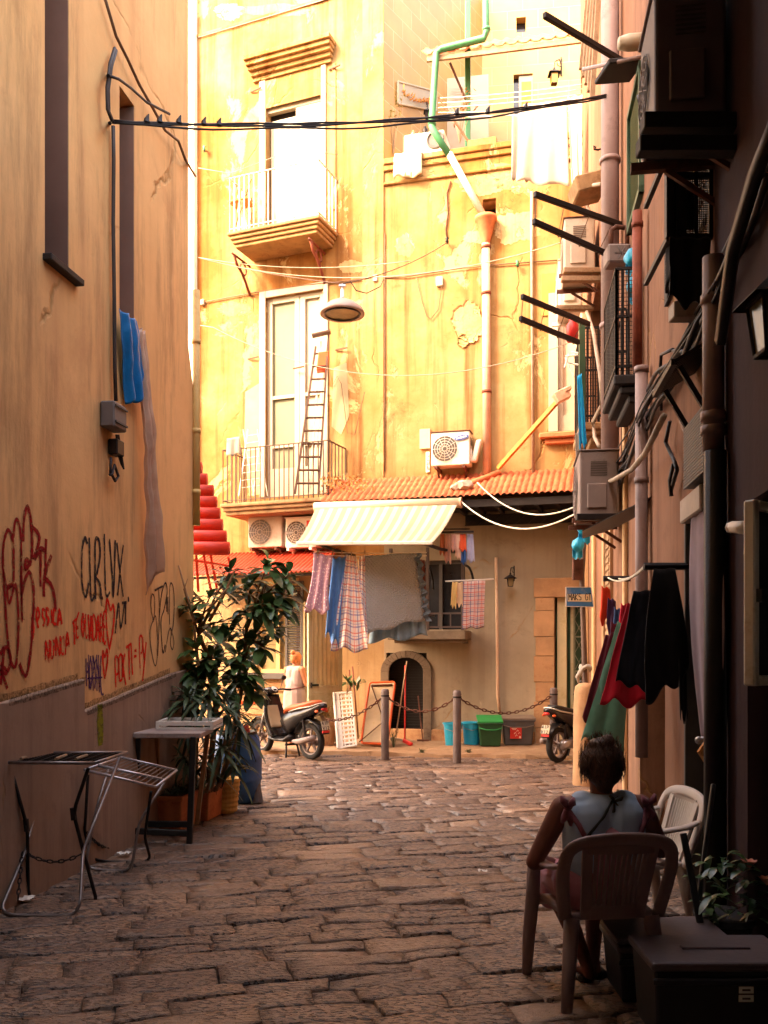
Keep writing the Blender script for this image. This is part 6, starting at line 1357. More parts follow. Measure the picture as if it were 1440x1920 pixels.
# ================================================================ things on the ground
def sweep(mb, pts, hw, hh, up=(0, 0, 1), n=10, e=2.6, side=None):
    """closed sweep with a rounded-box section; hw/hh half sizes per point"""
    pts = [V(p) for p in pts]; m = len(pts); base = len(mb.v)
    hw = hw if isinstance(hw, (list, tuple)) else [hw] * m; hh = hh if isinstance(hh, (list, tuple)) else [hh] * m
    for i, p in enumerate(pts):
        t = (pts[min(i + 1, m - 1)] - pts[max(i - 1, 0)]).normalized()
        x = V(side) if side is not None else t.cross(V(up)); x = (x - t * x.dot(t)).normalized(); y = x.cross(t).normalized()
        for k in range(n):
            a = 2 * pi * k / n; c_, s_ = cos(a), sin(a)
            mb.v.append(p + x * hw[i] * math.copysign(abs(c_) ** (2 / e), c_) + y * hh[i] * math.copysign(abs(s_) ** (2 / e), s_))
    for i in range(m - 1):
        a = base + i * n; b = a + n; mb.f += [(a + k, a + (k + 1) % n, b + (k + 1) % n, b + k) for k in range(n)]
    mb.f.append(tuple(base + k for k in range(n))[::-1]); mb.f.append(tuple(base + (m - 1) * n + k for k in range(n)))
def chain(label, a, b, sg, pitch=.055, r=.006, m=None):
    L = (V(b) - V(a)).length * 1.03; n = max(4, int(L / pitch)); pts = sag(a, b, sg, n); mb = MB()
    for i in range(n):
        p, q = pts[i], pts[i + 1]; d = (q - p).normalized(); s = (d.cross(Z) if i % 2 else d.cross(d.cross(Z))).normalized(); c_ = (p + q) / 2; h = (q - p).length * .64
        mb.tube([c_ + d * h * cos(t) + s * pitch * .26 * sin(t) for t in [k * 2 * pi / 8 for k in range(8)]], r, 4, closed=True)
    return tag(mb.build('chain', m or M['rust_iron'], smooth=True), label, 'chain')
Q = lambda zx, zy: (zx * .35417, 1240 + zy * .35417)
# ---------------------------------------------------------------- clothes racks by the left wall
def looptube(mb, zp, Ys, r=.0125):
    pts = []
    for (zx, zy), Y in zip(zp, Ys): pts.append(P(*Q(zx, zy), Y))
    q = [pts[0]]
    for i in range(1, len(pts) - 1):                                   # round the corners
        a, b = (pts[i - 1] - pts[i]), (pts[i + 1] - pts[i]); d = min(a.length, b.length, .12) * .5
        q += [pts[i] + a.normalized() * d, pts[i] + (a.normalized() + b.normalized()) * d * .28, pts[i] + b.normalized() * d]
    q.append(pts[-1]); mb.tube(q, r, 8)
mrack = mat('rack_steel', (.22, .19, .185), .4, .7, .3, 8, .1, dirt='#4a3b33')
t = thing('drying_rack', 'folding steel drying rack with dark netted top nearest the viewer on the left', 'drying rack', G(90, 1700), 'drying racks')
p = MB(); looptube(p, [(238, 550), (140, 1000), (3, 1318), (60, 1345), (385, 1347), (425, 1290), (440, 1000), (635, 510)], [6.62, 6.25, 5.93, 5.90, 5.90, 5.92, 6.2, 6.62]); p.build('leg', mrack, t, smooth=True)
p = MB(); looptube(p, [(50, 540), (145, 880), (150, 1240), (190, 1288), (480, 1306), (512, 1270), (440, 1000), (388, 800), (468, 565)], [6.1, 6.22, 6.3, 6.32, 6.32, 6.3, 6.22, 6.18, 6.12], .0125); p.build('leg', M['dark_iron'], t, smooth=True)
for zx, zy, Y in ((140, 870, 6.22), (388, 810, 6.18)): p = MB(); p.tube([P(*Q(zx - 4, zy - 35), Y), P(*Q(zx + 3, zy + 30), Y)], .02, 8); p.build('joint', M['black_plastic'], t)
Ct = [P(*Q(25, 526), 6.05), P(*Q(155, 482), 6.62), P(*Q(672, 487), 6.7), P(*Q(500, 548), 6.1)]
zt_ = sum(c.z for c in Ct) / 4
for c in Ct: c.z = at(c.z, zt_, .7)
p = MB()
for a_, b_ in zip(Ct, Ct[1:] + Ct[:1]): p.tube([a_, b_], .012, 8)
p.build('top_frame', mrack, t, smooth=True)
p = MB()
for i in range(1, 16): p.tube([Ct[0].lerp(Ct[1], i / 16), Ct[3].lerp(Ct[2], i / 16)], .0035, 4)
for i in range(1, 9): p.tube([Ct[0].lerp(Ct[3], i / 9), Ct[1].lerp(Ct[2], i / 9)], .004, 4)
p.build('top_wires', M['dark_iron'], t)
p = MB()
for s in (.12, .5, .72): p = MB(); a_ = Ct[0].lerp(Ct[3], s); b_ = Ct[1].lerp(Ct[2], s); p.tube([a_.lerp(b_, .2) + Z * .012, a_.lerp(b_, .55) + Z * .014], .011, 6); p.build('slat', M['wood_old'], t)
t = thing('drying_rack', 'smaller tilted steel drying rack with wire top just behind the nearest one', 'drying rack', G(240, 1620), 'drying racks')
p = MB(); looptube(p, [(466, 600), (447, 920), (480, 1045), (560, 1062), (770, 1062), (795, 1040), (765, 930), (800, 690)], [7.0, 7.1, 7.3, 7.35, 7.4, 7.4, 7.3, 7.1], .012); p.build('leg', M['dark_iron'], t, smooth=True)
p = MB(); looptube(p, [(578, 560), (510, 780), (455, 1060), (480, 1100), (670, 1112), (700, 1075), (738, 850), (870, 640)], [7.4, 7.2, 7.08, 7.07, 7.07, 7.08, 7.2, 7.3], .012); p.build('leg', mrack, t, smooth=True)
Ct = [P(*Q(447, 575), 6.9), P(*Q(640, 508), 7.35), P(*Q(935, 577), 7.5), P(*Q(825, 665), 7.0)]
p = MB()
for a_, b_ in zip(Ct, Ct[1:] + Ct[:1]): p.tube([a_, b_], .011, 8)
p.tube([Ct[0].lerp(Ct[1], .35), Ct[3].lerp(Ct[2], .4)], .014, 6)
p.build('top_frame', mat('rack_pale', (.45, .42, .44), .35, .6, .2, 8, .1), t, smooth=True)
p = MB()
for i in range(1, 12): p.tube([Ct[0].lerp(Ct[3], i / 12), Ct[1].lerp(Ct[2], i / 12)], .0045, 4)
p.build('top_wires', M['steel'], t)
chain('rusty chain joining the legs of the nearest drying rack', P(*Q(130, 1010), 6.25), P(*Q(430, 1020), 6.2), .06, .04, .005, M['dark_iron'])
chain('rusty chain hanging from the nearest drying rack to the ground', P(*Q(118, 1010), 6.22), P(*Q(95, 1262), 6.0), .0, .04, .005, M['dark_iron'])
chain('rusty chain from the small drying rack to the black table', P(*Q(460, 905), 7.1), P(*Q(650, 962), 7.9), .08, .04, .005, M['dark_iron'])
# ---------------------------------------------------------------- folding table with a tray on it
t = thing('folding_table', 'tall black legged folding table with worn pale top against the left wall', 'table', G(300, 1580))
p = MB(); mleg = M['black_plastic']
def leg(zx0, zy0, zx1, zy1, Y0, Y1, m_, w_=.04): q = MB(); q.bar(P(*Q(zx0, zy0), Y0), P(*Q(zx1, zy1), Y1), w_, w_, up=(0, 1, 0)); q.build('leg', m_, t, bevel=.004)
leg(735, 395, 712, 925, 8.05, 8.35, mleg); leg(1025, 398, 1003, 965, 8.0, 8.05, mleg, .05); leg(760, 395, 655, 955, 8.3, 8.1, mleg); leg(1100, 380, 1042, 860, 8.45, 8.6, M['wood']); leg(832, 395, 830, 840, 8.5, 8.7, M['wood'])
p = MB()
for a_, b_, Y in (((668, 860), (1015, 862), 8.35), ((664, 895), (1015, 912), 8.08)): p.bar(P(*Q(*a_), Y), P(*Q(*b_), Y), .04, .055)
p.build('stretcher', mleg, t, bevel=.004)
T4 = [P(*Q(703, 378), 8.0), P(*Q(1062, 388), 7.98), P(*Q(1128, 360), 8.55), P(*Q(770, 352), 8.6)]; zt_ = T4[0].z
for q in T4: q.z = zt_
p = MB(); p.hexa([q - Z * .05 for q in T4], T4); p.build('tabletop', mat('worn_top', (.33, .26, .235), .7, 0, .25, 7, .2, dirt='#6b5140'), t, bevel=.008)
t = thing('tray', 'white barred tray lying on the black legged table', 'tray', T4[0])
p = MB(); a0, a1, a2, a3 = [T4[0].lerp(T4[1], .28).lerp(T4[3].lerp(T4[2], .28), .45), T4[1].lerp(T4[2], .45) + V((.05, 0, 0)), T4[2] + V((.05, .15, 0)), T4[3].lerp(T4[2], .28) + V((0, .15, 0))]
up_ = Z * .06
for a_, b_ in ((a0, a1), (a1, a2), (a2, a3), (a3, a0)): p.bar(a_ + up_, b_ + up_, .03, .035); p.bar(a_ + Z * .015, b_ + Z * .015, .03, .02)
for q_ in (a0, a1, a2, a3): p.bar(q_ + Z * .005, q_ + Z * .08, .028, .028)
p.build('frame', M['white_metal'], t)
p = MB()
for i in range(1, 7): p.bar(a0.lerp(a3, i / 7) + Z * .045, a1.lerp(a2, i / 7) + Z * .045, .02, .012)
p.build('bars', M['white_metal'], t)
# ---------------------------------------------------------------- plants by the left corner
def planter(label, c, sx, sy, h, m):
    t = thing('planter', label, 'planter', c); c = V(c); d = WL.D; n_ = WL.N; p = MB()
    R_ = lambda a, b, z: [c + d * a * i + n_ * b * j + Z * z for i, j in ((-1, -1), (1, -1), (1, 1), (-1, 1))]
    p.hexa(R_(sx * .44, sy * .42, 0), R_(sx * .49, sy * .48, h * .86)); p.hexa(R_(sx * .52, sy * .53, h * .862), R_(sx * .53, sy * .54, h)); p.build('pot', m, t, bevel=.012, seg=2)
    p = MB(); p.hexa(R_(sx * .46, sy * .45, h * .9), R_(sx * .46, sy * .45, h * 1.004)); p.build('soil', M['wood_dark'], t); return t
pc1 = V((-2.03, 8.85, 0)); pc2 = V((-1.88, 9.35, 0))
planter('terracotta trough planter behind the black legged table', pc1, .62, .36, .34, M['terracotta'])
planter('second terracotta trough nearer the corner, holding the rubber plant', pc2, .55, .36, .34, M['terracotta'])
p = MB(); gpot = G(420, 1522); prof = []
for i in range(15): z_ = .36 * i / 14; prof.append((.135 + .035 * i / 14 + (.008 if i % 2 else 0), z_))
p.lathe([(.001, 0)] + prof + [(.15, .36), (.14, .32), (.001, .32)], gpot, Z, 22); tag(p.build('flower_pot', mat('pot_yellow', (.55, .34, .10), .8, 0, .25, 6, .2), smooth=False), 'ribbed yellow pot beside the blue barrel', 'flower pot')
t = thing('barrel', 'blue plastic barrel standing at the left corner', 'barrel', V((-1.66, 10.25, 0)))
p = MB(); bh = .80; br = .27; p.lathe([(.001, 0), (br * .82, 0), (br * .92, .04), (br * 1.0, bh * .3), (br * 1.04, bh * .33), (br * 1.02, bh * .36), (br * 1.03, bh * .62), (br * 1.05, bh * .65), (br * 1.0, bh * .68), (br * .93, bh * .9), (br * .80, bh * .97)], V((-1.66, 10.25, 0)), Z, 32); p.build('body', mat('barrel_blue', (.03, .12, .34), .45, 0, .3, 4, .15, dirt='#2a2d3a'), t, smooth=True)
p = MB(); p.lathe([(br * .84, bh * .965), (br * .84, bh * 1.0), (br * .76, bh * 1.0), (br * .74, bh * .97), (.001, bh * .965)], V((-1.66, 10.25, 0)), Z, 32); p.build('lid', M['black_plastic'], t)
t = thing('traffic_cone', 'slim red and grey striped cone leaning by the blue barrel', 'traffic cone', G(482, 1506))
cb_, ct_ = G(482, 1506), P(459, 1360, 10.35)
mgc = mat('cone_grey', (.11, .09, .085), .7, 0, .3, 5, .1); mrc = mat('cone_red', (.42, .04, .025), .6, 0, .25, 5, .1, dirt='#5a2a20')
for k, (s0_, s1_) in enumerate(((0, .42), (.42, .56), (.56, .76), (.76, 1.0))):
    p = MB(); p.tube([cb_.lerp(ct_, s0_), cb_.lerp(ct_, s1_)], [at(.075, .045, s0_), at(.075, .045, s1_)], 16); p.build('band', mrc if k % 2 else mgc, t, smooth=False)
# leaves
def leafmat(name, c, c2, rough=.35):
    k = NT(name); k.col(k.mix(k.ramp(k.noise(2.3, 3), .35, .65), c, c2)); k.set(rough, 0, .5); return k.m
mrub = leafmat('rubber_leaf', (.016, .045, .014), (.11, .21, .06)); mdra = leafmat('strap_leaf', (.022, .042, .02), (.08, .12, .05), .5)
def leaf(mb, base, d, L, W, up=Z, fold=.25, droop=.25, n=5):
    d = V(d).normalized(); s = d.cross(up); s = s.normalized() if s.length > .05 else V((1, 0, 0)); nn = s.cross(d).normalized(); b = len(mb.v)
    for i in range(n + 1):
        t = i / n; w_ = W * (sin(pi * min(1, t * .93 + .035)) ** .8) * .5; c_ = base + d * L * t - V((0, 0, droop * L * t * t)); e = nn * w_ * fold
        mb.v += [c_ + s * w_ + e, c_, c_ - s * w_ + e]
    for i in range(n):
        a = b + i * 3; mb.f += [(a, a + 1, a + 4, a + 3), (a + 1, a + 2, a + 5, a + 4)]
r = random.Random(31)
rub = thing('rubber_plant', 'tall rubber plant with big glossy dark leaves at the left corner', 'plant', V((-1.85, 9.45, .3)))
st = MB(); lv = MB(); root = V((-1.83, 9.45, .3)); hub = P(372, 1190, 9.5)
m1 = P(405, 1330, 9.5); m2 = P(395, 1240, 9.5); st.tube([root, m1, m2, hub], [.035, .03, .028, .022], 7)
stem2 = [V((-1.72, 9.55, .3)), P(452, 1300, 9.6), P(462, 1180, 9.6), P(500, 1090, 9.65)]; st.tube(stem2, [.028, .024, .02, .012], 7)
tips = []
for (px, py, Y, src) in ((352, 1130, 9.35, 0), (395, 1115, 9.3, 0), (435, 1065, 9.4, 0), (470, 1085, 9.5, 1), (505, 1050, 9.6, 1), (545, 1075, 9.7, 1), (548, 1120, 9.7, 1), (505, 1130, 9.5, 1), (455, 1140, 9.4, 1), (420, 1165, 9.4, 0), (480, 1190, 9.6, 1), (525, 1175, 9.7, 1), (360, 1215, 9.3, 0), (400, 1235, 9.3, 0), (445, 1225, 9.4, 1), (500, 1215, 9.6, 1), (385, 1280, 9.3, 0), (345, 1265, 9.25, 0), (440, 1290, 9.5, 1), (475, 1300, 9.6, 1), (455, 1110, 9.8, 1), (520, 1100, 9.9, 1), (415, 1200, 9.8, 0), (470, 1240, 9.9, 1), (430, 1095, 9.7, 0), (490, 1150, 9.4, 1), (375, 1160, 9.6, 0), (425, 1250, 9.6, 1), (370, 1245, 9.5, 0), (465, 1265, 9.4, 1), (410, 1300, 9.6, 0), (450, 1180, 9.7, 1), (530, 1140, 9.6, 1)):
    a_ = (hub if py < 1190 else m2) if src == 0 else (stem2[2].lerp(stem2[3], r.random()) if py < 1160 else stem2[1].lerp(stem2[2], r.uniform(.3, .9))); b_ = P(px, py, Y)
    st.tube([a_, a_.lerp(b_, .5) + Z * .05, b_], [.014, .011, .007], 5); tips.append((b_, (b_ - a_).normalized()))
for b_, d0 in tips:
    n = r.randint(15, 21)
    for k in range(n):
        a = k * 2.4 + r.uniform(-.3, .3); el = r.uniform(-.75, .55) if k < n - 2 else r.uniform(.7, 1.2)
        d_ = V((cos(a) * cos(el), sin(a) * cos(el), sin(el))); d_ = (d_ + d0 * .35).normalized(); o_ = b_ - d0 * r.uniform(0, .16)
        L = r.uniform(.10, .27); leaf(lv, o_ + d_ * .03, d_, L, L * r.uniform(.42, .5), droop=r.uniform(.1, .5), fold=r.uniform(.1, .35))
st.build('stem', M['wood'], rub, smooth=True); lv.build('foliage', mrub, rub, smooth=True)
t = thing('bare_branch', 'bare brown branches reaching up in front of the left corner', 'branch', V((-1.98, 9.4, .3)))
p = MB(); p.tube([V((-1.95, 9.35, .3)), P(372, 1250, 9.3), P(362, 1160, 9.25), P(335, 1060, 9.2)], [.022, .02, .014, .008], 6); p.tube([P(362, 1160, 9.25), P(345, 1105, 9.2), P(352, 1085, 9.2)], [.01, .008, .005], 5)
p.tube([P(392, 1165, 9.3), P(420, 1115, 9.25), P(440, 1070, 9.2)], [.02, .016, .012], 6); p.tube([P(362, 1170, 9.25), P(392, 1140, 9.2), P(430, 1100, 9.15)], [.012, .01, .008], 5); p.build('branch', M['wood'], t, smooth=True)
dra = thing('dracaena', 'strap leaved plant bristling out over the terracotta troughs', 'plant', V((-1.95, 9.0, .3)))
st = MB(); lv = MB()
for (px, py, Y, n, L) in ((392, 1292, 8.95, 36, .42), (352, 1300, 8.9, 34, .36), (430, 1330, 9.1, 34, .42), (365, 1345, 8.85, 20, .36), (415, 1395, 9.0, 24, .40), (350, 1420, 8.8, 16, .34), (450, 1360, 9.3, 20, .38), (385, 1430, 8.9, 18, .34), (440, 1430, 9.2, 16, .3)):
    c_ = P(px, py, Y); b_ = V((at(c_.x, -1.93, .5), at(c_.y, 9.05, .5), .3)); st.tube([b_, b_.lerp(c_, .6) + V((.03, 0, 0)), c_], [.022, .018, .014], 6)
    for k in range(n):
        a = k * 2.4; el = r.uniform(-.5, 1.1); d_ = V((cos(a) * cos(el), sin(a) * cos(el), sin(el))); leaf(lv, c_ - Z * r.uniform(0, .12), d_, L * r.uniform(.7, 1.1), .042, droop=r.uniform(.2, .9), fold=.3, n=6)
st.build('stem', M['wood_old'], dra, smooth=True); lv.build('foliage', mdra, dra, smooth=True)
gl = MB(); rg_ = random.Random(6)
for i in range(230):
    c_ = pc1 if i % 2 else pc2; b_ = c_ + WL.D * rg_.uniform(-.26, .26) + WL.N * rg_.uniform(-.15, .15) + Z * .33; a = rg_.uniform(0, 6.28); d_ = V((cos(a) * .6, sin(a) * .6, rg_.uniform(.5, 1.2))); leaf(gl, b_, d_, rg_.uniform(.12, .3), .012, droop=rg_.uniform(.3, 1.2), n=4)
tag(gl.build('grass', mdra), 'grassy tufts filling the terracotta troughs', 'grass', kind='stuff')
mweed = leafmat('weed_leaf', (.03, .05, .015), (.09, .10, .03), .6)
for k, (px, py, h, n, lab) in enumerate(((195, 1600, .18, 10, 'low green weed at the foot of the left wall behind the racks'), (232, 1565, .42, 9, 'tall thin weed against the left wall by the black legged table'), (738, 1405, .38, 7, 'thin weed growing beside the left bollard'), (790, 1417, .1, 9, 'low weed in the kerb crack left of the middle bollard'), (880, 1418, .09, 8, 'low weed in the kerb right of the middle bollard'))):
    sprig(lab, G(px, py), h, n, h * .5, mweed, .022 if h > .2 else .03, 40 + k, 'weed', m_st=mweed)
# ---------------------------------------------------------------- bollards and chains
ZP = .055
def GP(px, py): return G(px, py, ZP)
def make_bollard(c, label):
    t = thing('bollard', label, 'bollard', c, 'iron bollards along the pavement'); p = MB(); p.lathe([(.062, -.05), (.062, 1.0), (.058, 1.03), (.045, 1.045), (.001, 1.05)], (0, 0, 0), Z, 20); p.build('post', M['bollard'], t, smooth=True, local=True)
    p = MB(); p.tube([V((.06 * cos(a) , 0, .985 + .04 * sin(a))) + V((0, -.0, 0)) for a in [k * 2 * pi / 10 for k in range(10)]], .008, 5, closed=True); p.lathe([(.066, .93), (.066, .955)], (0, 0, 0), Z, 20); p.build('ring', M['dark_iron'], t, local=True); return t
bp = [GP(722, 1418), GP(857, 1424), GP(1038, 1412)]
bol = make_bollard(bp[0], 'left iron bollard, standing in front of the orange rimmed board')
for q, lab in ((bp[1], 'middle iron bollard, standing in front of the cyan tubs'), (bp[2], 'right iron bollard, standing beside the dark scooter')):
    c_ = copy_tree(bol); c_.location = q; c_['label'] = lab
T_ = Z * .95
chain('chain hanging from the left bollard across the white slatted panel', P(612, 1350, 15.0), bp[0] + T_, .12, .075, .009)
chain('chain sagging between the left and middle bollards', bp[0] + T_, bp[1] + T_, .24, .075, .009)
chain('chain sagging between the middle and right bollards', bp[1] + T_, bp[2] + T_, .28, .075, .009)
# ---------------------------------------------------------------- tubs, bins, panels, brooms
for px, lab in ((849, 'left cyan plastic tub by the grey wall'), (884, 'right cyan plastic tub, next to the green bin')):
    c_ = GP(px, 1398 if px < 860 else 1396); t = thing('tub', lab, 'tub', c_, 'cyan tubs'); p = MB(); p.lathe([(.001, 0), (.125, 0), (.16, .37), (.178, .375), (.178, .395), (.155, .39), (.12, .03), (.001, .03)], c_, Z, 24); p.build('body', M['cyan_plastic'], t, smooth=False)
    p = MB(); p.tube([c_ + V((-.17, 0, .38)), c_ + V((-.15, -.1, .30)), c_ + V((0, -.18, .26)), c_ + V((.15, -.1, .30)), c_ + V((.17, 0, .38))], .005, 5); p.build('handle', M['steel'], t)
def bin_(label, px0, px1, py, h, m, mlid, tilt):
    c_ = GP((px0 + px1) / 2, py); w_ = (px1 - px0) / F * c_.y; t = thing('waste_bin', label, 'bin', c_); p = MB(); R_ = lambda a, z: [c_ + V((i * a * w_ / 2, j * a * .16, z)) for i, j in ((-1, -1), (1, -1), (1, 1), (-1, 1))]
    p.hexa(R_(.84, 0), R_(1, h)); p.build('body', m, t, bevel=.02, seg=2); p = MB(); p.hexa(R_(1.03, h * .93), R_(1.06, h)); p.build('rim', m, t, bevel=.006)
    p = MB(); a_ = V((0, cos(tilt), sin(tilt))); c2 = c_ + V((0, -.16, h + .012)); p.box(c2 + a_ * .17, (w_ * 1.08, .35, .035), V((1, 0, 0)), a_, V((0, -sin(tilt), cos(tilt)))); p.build('lid', mlid, t, bevel=.012, seg=2)
    p = MB(); p.tube([c_ + V((-w_ * .5, -.16, h * .8)), c_ + V((-w_ * .2, -.21, h * .72)), c_ + V((w_ * .2, -.21, h * .72)), c_ + V((w_ * .5, -.16, h * .8))], .009, 6); p.build('handle', mlid, t); return t, c_, w_
bin_('dark green bin with bright green lid ajar, by the grey wall', 896, 940, 1398, .40, mat('bin_green', (.012, .06, .02), .5, 0, .2, 5, .1), mat('lid_green', (.02, .22, .05), .45, 0, .15, 5, .1), .28)
t, c_, w_ = bin_('grey bin with a red sticker, right of the green bin', 940, 1000, 1396, .44, mat('bin_grey', (.075, .07, .068), .5, 0, .2, 5, .1), mat('lid_grey', (.16, .12, .09), .5, 0, .2, 5, .1), .12)
p = MB(); s0 = c_ + V((-w_ * .25, -.172, .12)); p.box(s0 + V((.09, .004, .1)), (.2, .004, .2)); sk = p.build('sticker', mat('sticker_red', (.55, .03, .02), .5, 0, .1, 6, 0), t)
p = MB(); rs_ = random.Random(2)
for (x, z) in ((.06, .06), (.1, .1), (.13, .06), (.08, .02)): q = s0 + V((x, -.001, .02 + z)); p.tube([q, q + V((.02, 0, .03)), q + V((.035, 0, .01))], .006, 5)
for k in range(2): p.box(s0 + V((.06, 0, .175 - .018 * k)), (.09 - .03 * k, .004, .008))
p.box(s0 + V((.16, 0, .025)), (.03, .004, .035)); subpart('sticker_marks', p, mat('sticker_marks', (.75, .55, .40), .6, 0, .1, 6, 0), sk)
def panelframe(cs): return [P(x, y, Y) for x, y, Y in cs]
t = thing('slatted_panel', 'white plastic slatted panel leaning by the open door', 'panel', P(645, 1404, 15.1))
C4 = panelframe([(624, 1300, 15.5), (660, 1297, 15.5), (669, 1398, 15.1), (632, 1405, 15.0)]); nrm = (C4[1] - C4[0]).cross(C4[3] - C4[0]).normalized(); nrm = -nrm if nrm.y > 0 else nrm
p = MB(); g_ = lambda u, v: C4[0].lerp(C4[1], u).lerp(C4[3].lerp(C4[2], u), v)
p.bar(g_(.05, 0), g_(.05, 1), .035, .10, up=nrm); p.bar(g_(.2, .0), g_(.2, 1), .09, .03, up=nrm); p.bar(g_(.97, 0), g_(.97, 1), .035, .035, up=nrm); p.bar(g_(0, .01), g_(1, .01), .04, .04, up=nrm); p.bar(g_(0, .99), g_(1, .99), .04, .04, up=nrm); p.build('frame', M['white_metal'], t, bevel=.006)
p = MB()
for i in range(1, 13): p.bar(g_(.1, i / 13), g_(1, i / 13), .032, .016, up=nrm)
for u in (.42, .64, .82): p.bar(g_(u, 0), g_(u, 1), .022, .012, up=nrm)
p.build('slats', M['white_metal'], t)
t = thing('folding_cot', 'orange rimmed cream board leaning on the grey wall behind the left bollard', 'board', P(708, 1395, 15.6))
C4 = panelframe([(692, 1280, 16.3), (742, 1278, 16.3), (727, 1397, 15.5), (676, 1395, 15.5)]); nrm = (C4[1] - C4[0]).cross(C4[3] - C4[0]).normalized(); nrm = -nrm if nrm.y > 0 else nrm
p = MB(); p.prism([g_(.05, .03), g_(.95, .03), g_(.95, .97), g_(.05, .97)], nrm * .02); p.build('board', mat('cot_cream', (.62, .50, .32), .7, 0, .2, 3, .1, dirt='#a98a58'), t)
p = MB(); rim = []
for (u, v, a0) in ((.88, .06, -90), (.88, .94, 0), (.12, .94, 90), (.12, .06, 180)):
    for k in range(5): a = R(a0 + 22.5 * k); rim.append(g_(u + .1 * cos(a), v + .05 * sin(a)) + nrm * .01)
p.tube(rim, .022, 8, closed=True); p.build('rim', M['orange_plastic'], t, smooth=True)
p = MB(); p.tube([g_(.12, .08) + nrm * .04, g_(.95, .82) + nrm * .05], .010, 6); p.tube([g_(.9, .6) + nrm * .04, g_(-.05, 1.0) + nrm * .06], .010, 6); p.tube([g_(.1, .07) + nrm * .03, g_(.9, .07) + nrm * .03], .02, 6); p.build('strut', M['rust_iron'], t)
t = thing('broom', 'long wooden handled broom propped in front of the cellar arch', 'broom', P(741, 1386, 15.8))
p = MB(); p.tube([P(763, 1240, 16.5), P(742, 1382, 15.85)], .013, 7); p.build('handle', M['wood_old'], t, smooth=True); p = MB(); p.bar(P(731, 1385, 15.8), P(755, 1388, 15.8), .07, .05); p.build('head', M['white_paint'], t)
t = thing('broom', 'red handled broom leaning in front of the cellar arch', 'broom', P(762, 1395, 15.7))
p = MB(); p.tube([P(760, 1248, 16.5), P(759, 1388, 15.8)], .016, 7); p.build('handle', M['red_plastic'], t, smooth=True); p = MB(); p.bar(P(756, 1388, 15.8), P(772, 1396, 15.6), .06, .06); p.build('head', M['red_plastic'], t, bevel=.01)
t = thing('rod', 'thin dark rod with a foot leaning right of the red broom', 'rod', P(792, 1392, 15.9))
p = MB(); p.tube([P(784, 1305, 16.4), P(793, 1390, 15.9)], .012, 6); p.bar(P(782, 1388, 15.9), P(804, 1388, 15.9), .04, .03); p.build('rod', M['rust_iron'], t)
for k, (a_, b_, lab) in enumerate((((655, 1256, 16.2), (662, 1385, 15.9), 'left rusty stick leaning behind the white slatted panel'), ((661, 1250, 16.2), (672, 1385, 15.9), 'right rusty stick leaning behind the white slatted panel'))):
    p = MB(); p.tube([P(*a_), P(*b_)], .014, 6); tag(p.build('stick', M['rust_beam'], smooth=True), lab, 'stick')
t = thing('bench', 'low orange bench under the ground floor window', 'bench', P(470, 1400, 16.4))
p = MB(); p.box(P(478, 1316, 16.6), (.9, .35, .06)); p.build('seat', M['orange_plastic'], t, bevel=.01)
for x in (445, 510): p = MB(); q = P(x, 1316, 16.6); p.box((q.x, q.y, q.z / 2), (.06, .3, q.z)); p.build('leg', M['stone_brown'], t)
p = MB(); p.lathe([(.001, 0), (.17, 0), (.21, .34), (.23, .36), (.23, .42), (.19, .42), (.001, .38)], GP(607, 1398), Z, 20); tag(p.build('flower_pot', M['stone_tan']), 'brown pot behind the orange seated scooter', 'flower pot')
sprig('dry yellow tuft in the brown pot behind the scooter', GP(607, 1398) + Z * .38, .30, 16, .16, mat('straw', (.50, .30, .06), .8, 0, .4, 6, 0), .03, 77)
sprig('green leafy cutting hooked over the white slatted panel', P(650, 1300, 15.3), .22, 4, .3, mrub, .09, 78)
# ---------------------------------------------------------------- red roofs at the left of the far building
t = thing('ridge_canopy', 'stepped canopy of red half round tiles at the left, beyond the corner', 'canopy', P(400, 1100, 12.2))
for i in range(8):
    y = 878 + i * 21.5; xr = [378, 388, 400, 406, 412, 417, 424, 430][i]; Y = 12.9 - i * .14; q = P(xr, y, Y); p = MB(); a0 = P(330, y - 1, Y)
    p.tube([a0, q], .088, 14); p.build('ridge_tile', M['red_tile'], t, smooth=True)
p = MB(); q = [P(428, 1045, 11.9), P(433, 1062, 11.9), P(360, 1050, 11.9), P(350, 1032, 11.9)]
for a_, b_ in zip(q, q[1:]): p.bar(a_, b_, .03, .03)
p.build('frame', M['red_tile'], t)
for x0, x1 in ((382, 396), (395, 408), (368, 372)): p = MB(); p.bar(P(x0, 1040, 12.3), P(x1, 1110, 12.3), .03, .03); p.build('leg', M['red_tile'], t)
cr_ = MB(); u0 = wf(330, 1070, 1.0)[0]; u1 = wf(594, 1070, 1.0)[0]; z0_ = wf(480, 1074, 1.0)[1]; z1_ = wf(480, 1036)[1]
cr_.grid(lambda u, v: WF.pt(at(u0, u1, u), at(z0_, z1_, v) + .022 * sin(u * 2 * pi * 34), at(1.0, .01, v)), 204, 4); tag(cr_.build('lean_to_roof', M['red_sheet'], smooth=True, solid=.01), 'red corrugated lean to roof above the rubber plant', 'roof')
p = MB(); WF.box(p, u0, u1, z0_ - .07, z0_ - .03, .85, .92)
for k in range(5): u = at(u0, u1, k / 4); p.bar(WF.pt(u, z0_ - .04, .9), WF.pt(u, z0_ - .5, .01), .04, .04)
tag(p.build('roof_brackets', M['wood_dark']), 'dark brackets holding up the red corrugated roof', 'brackets')
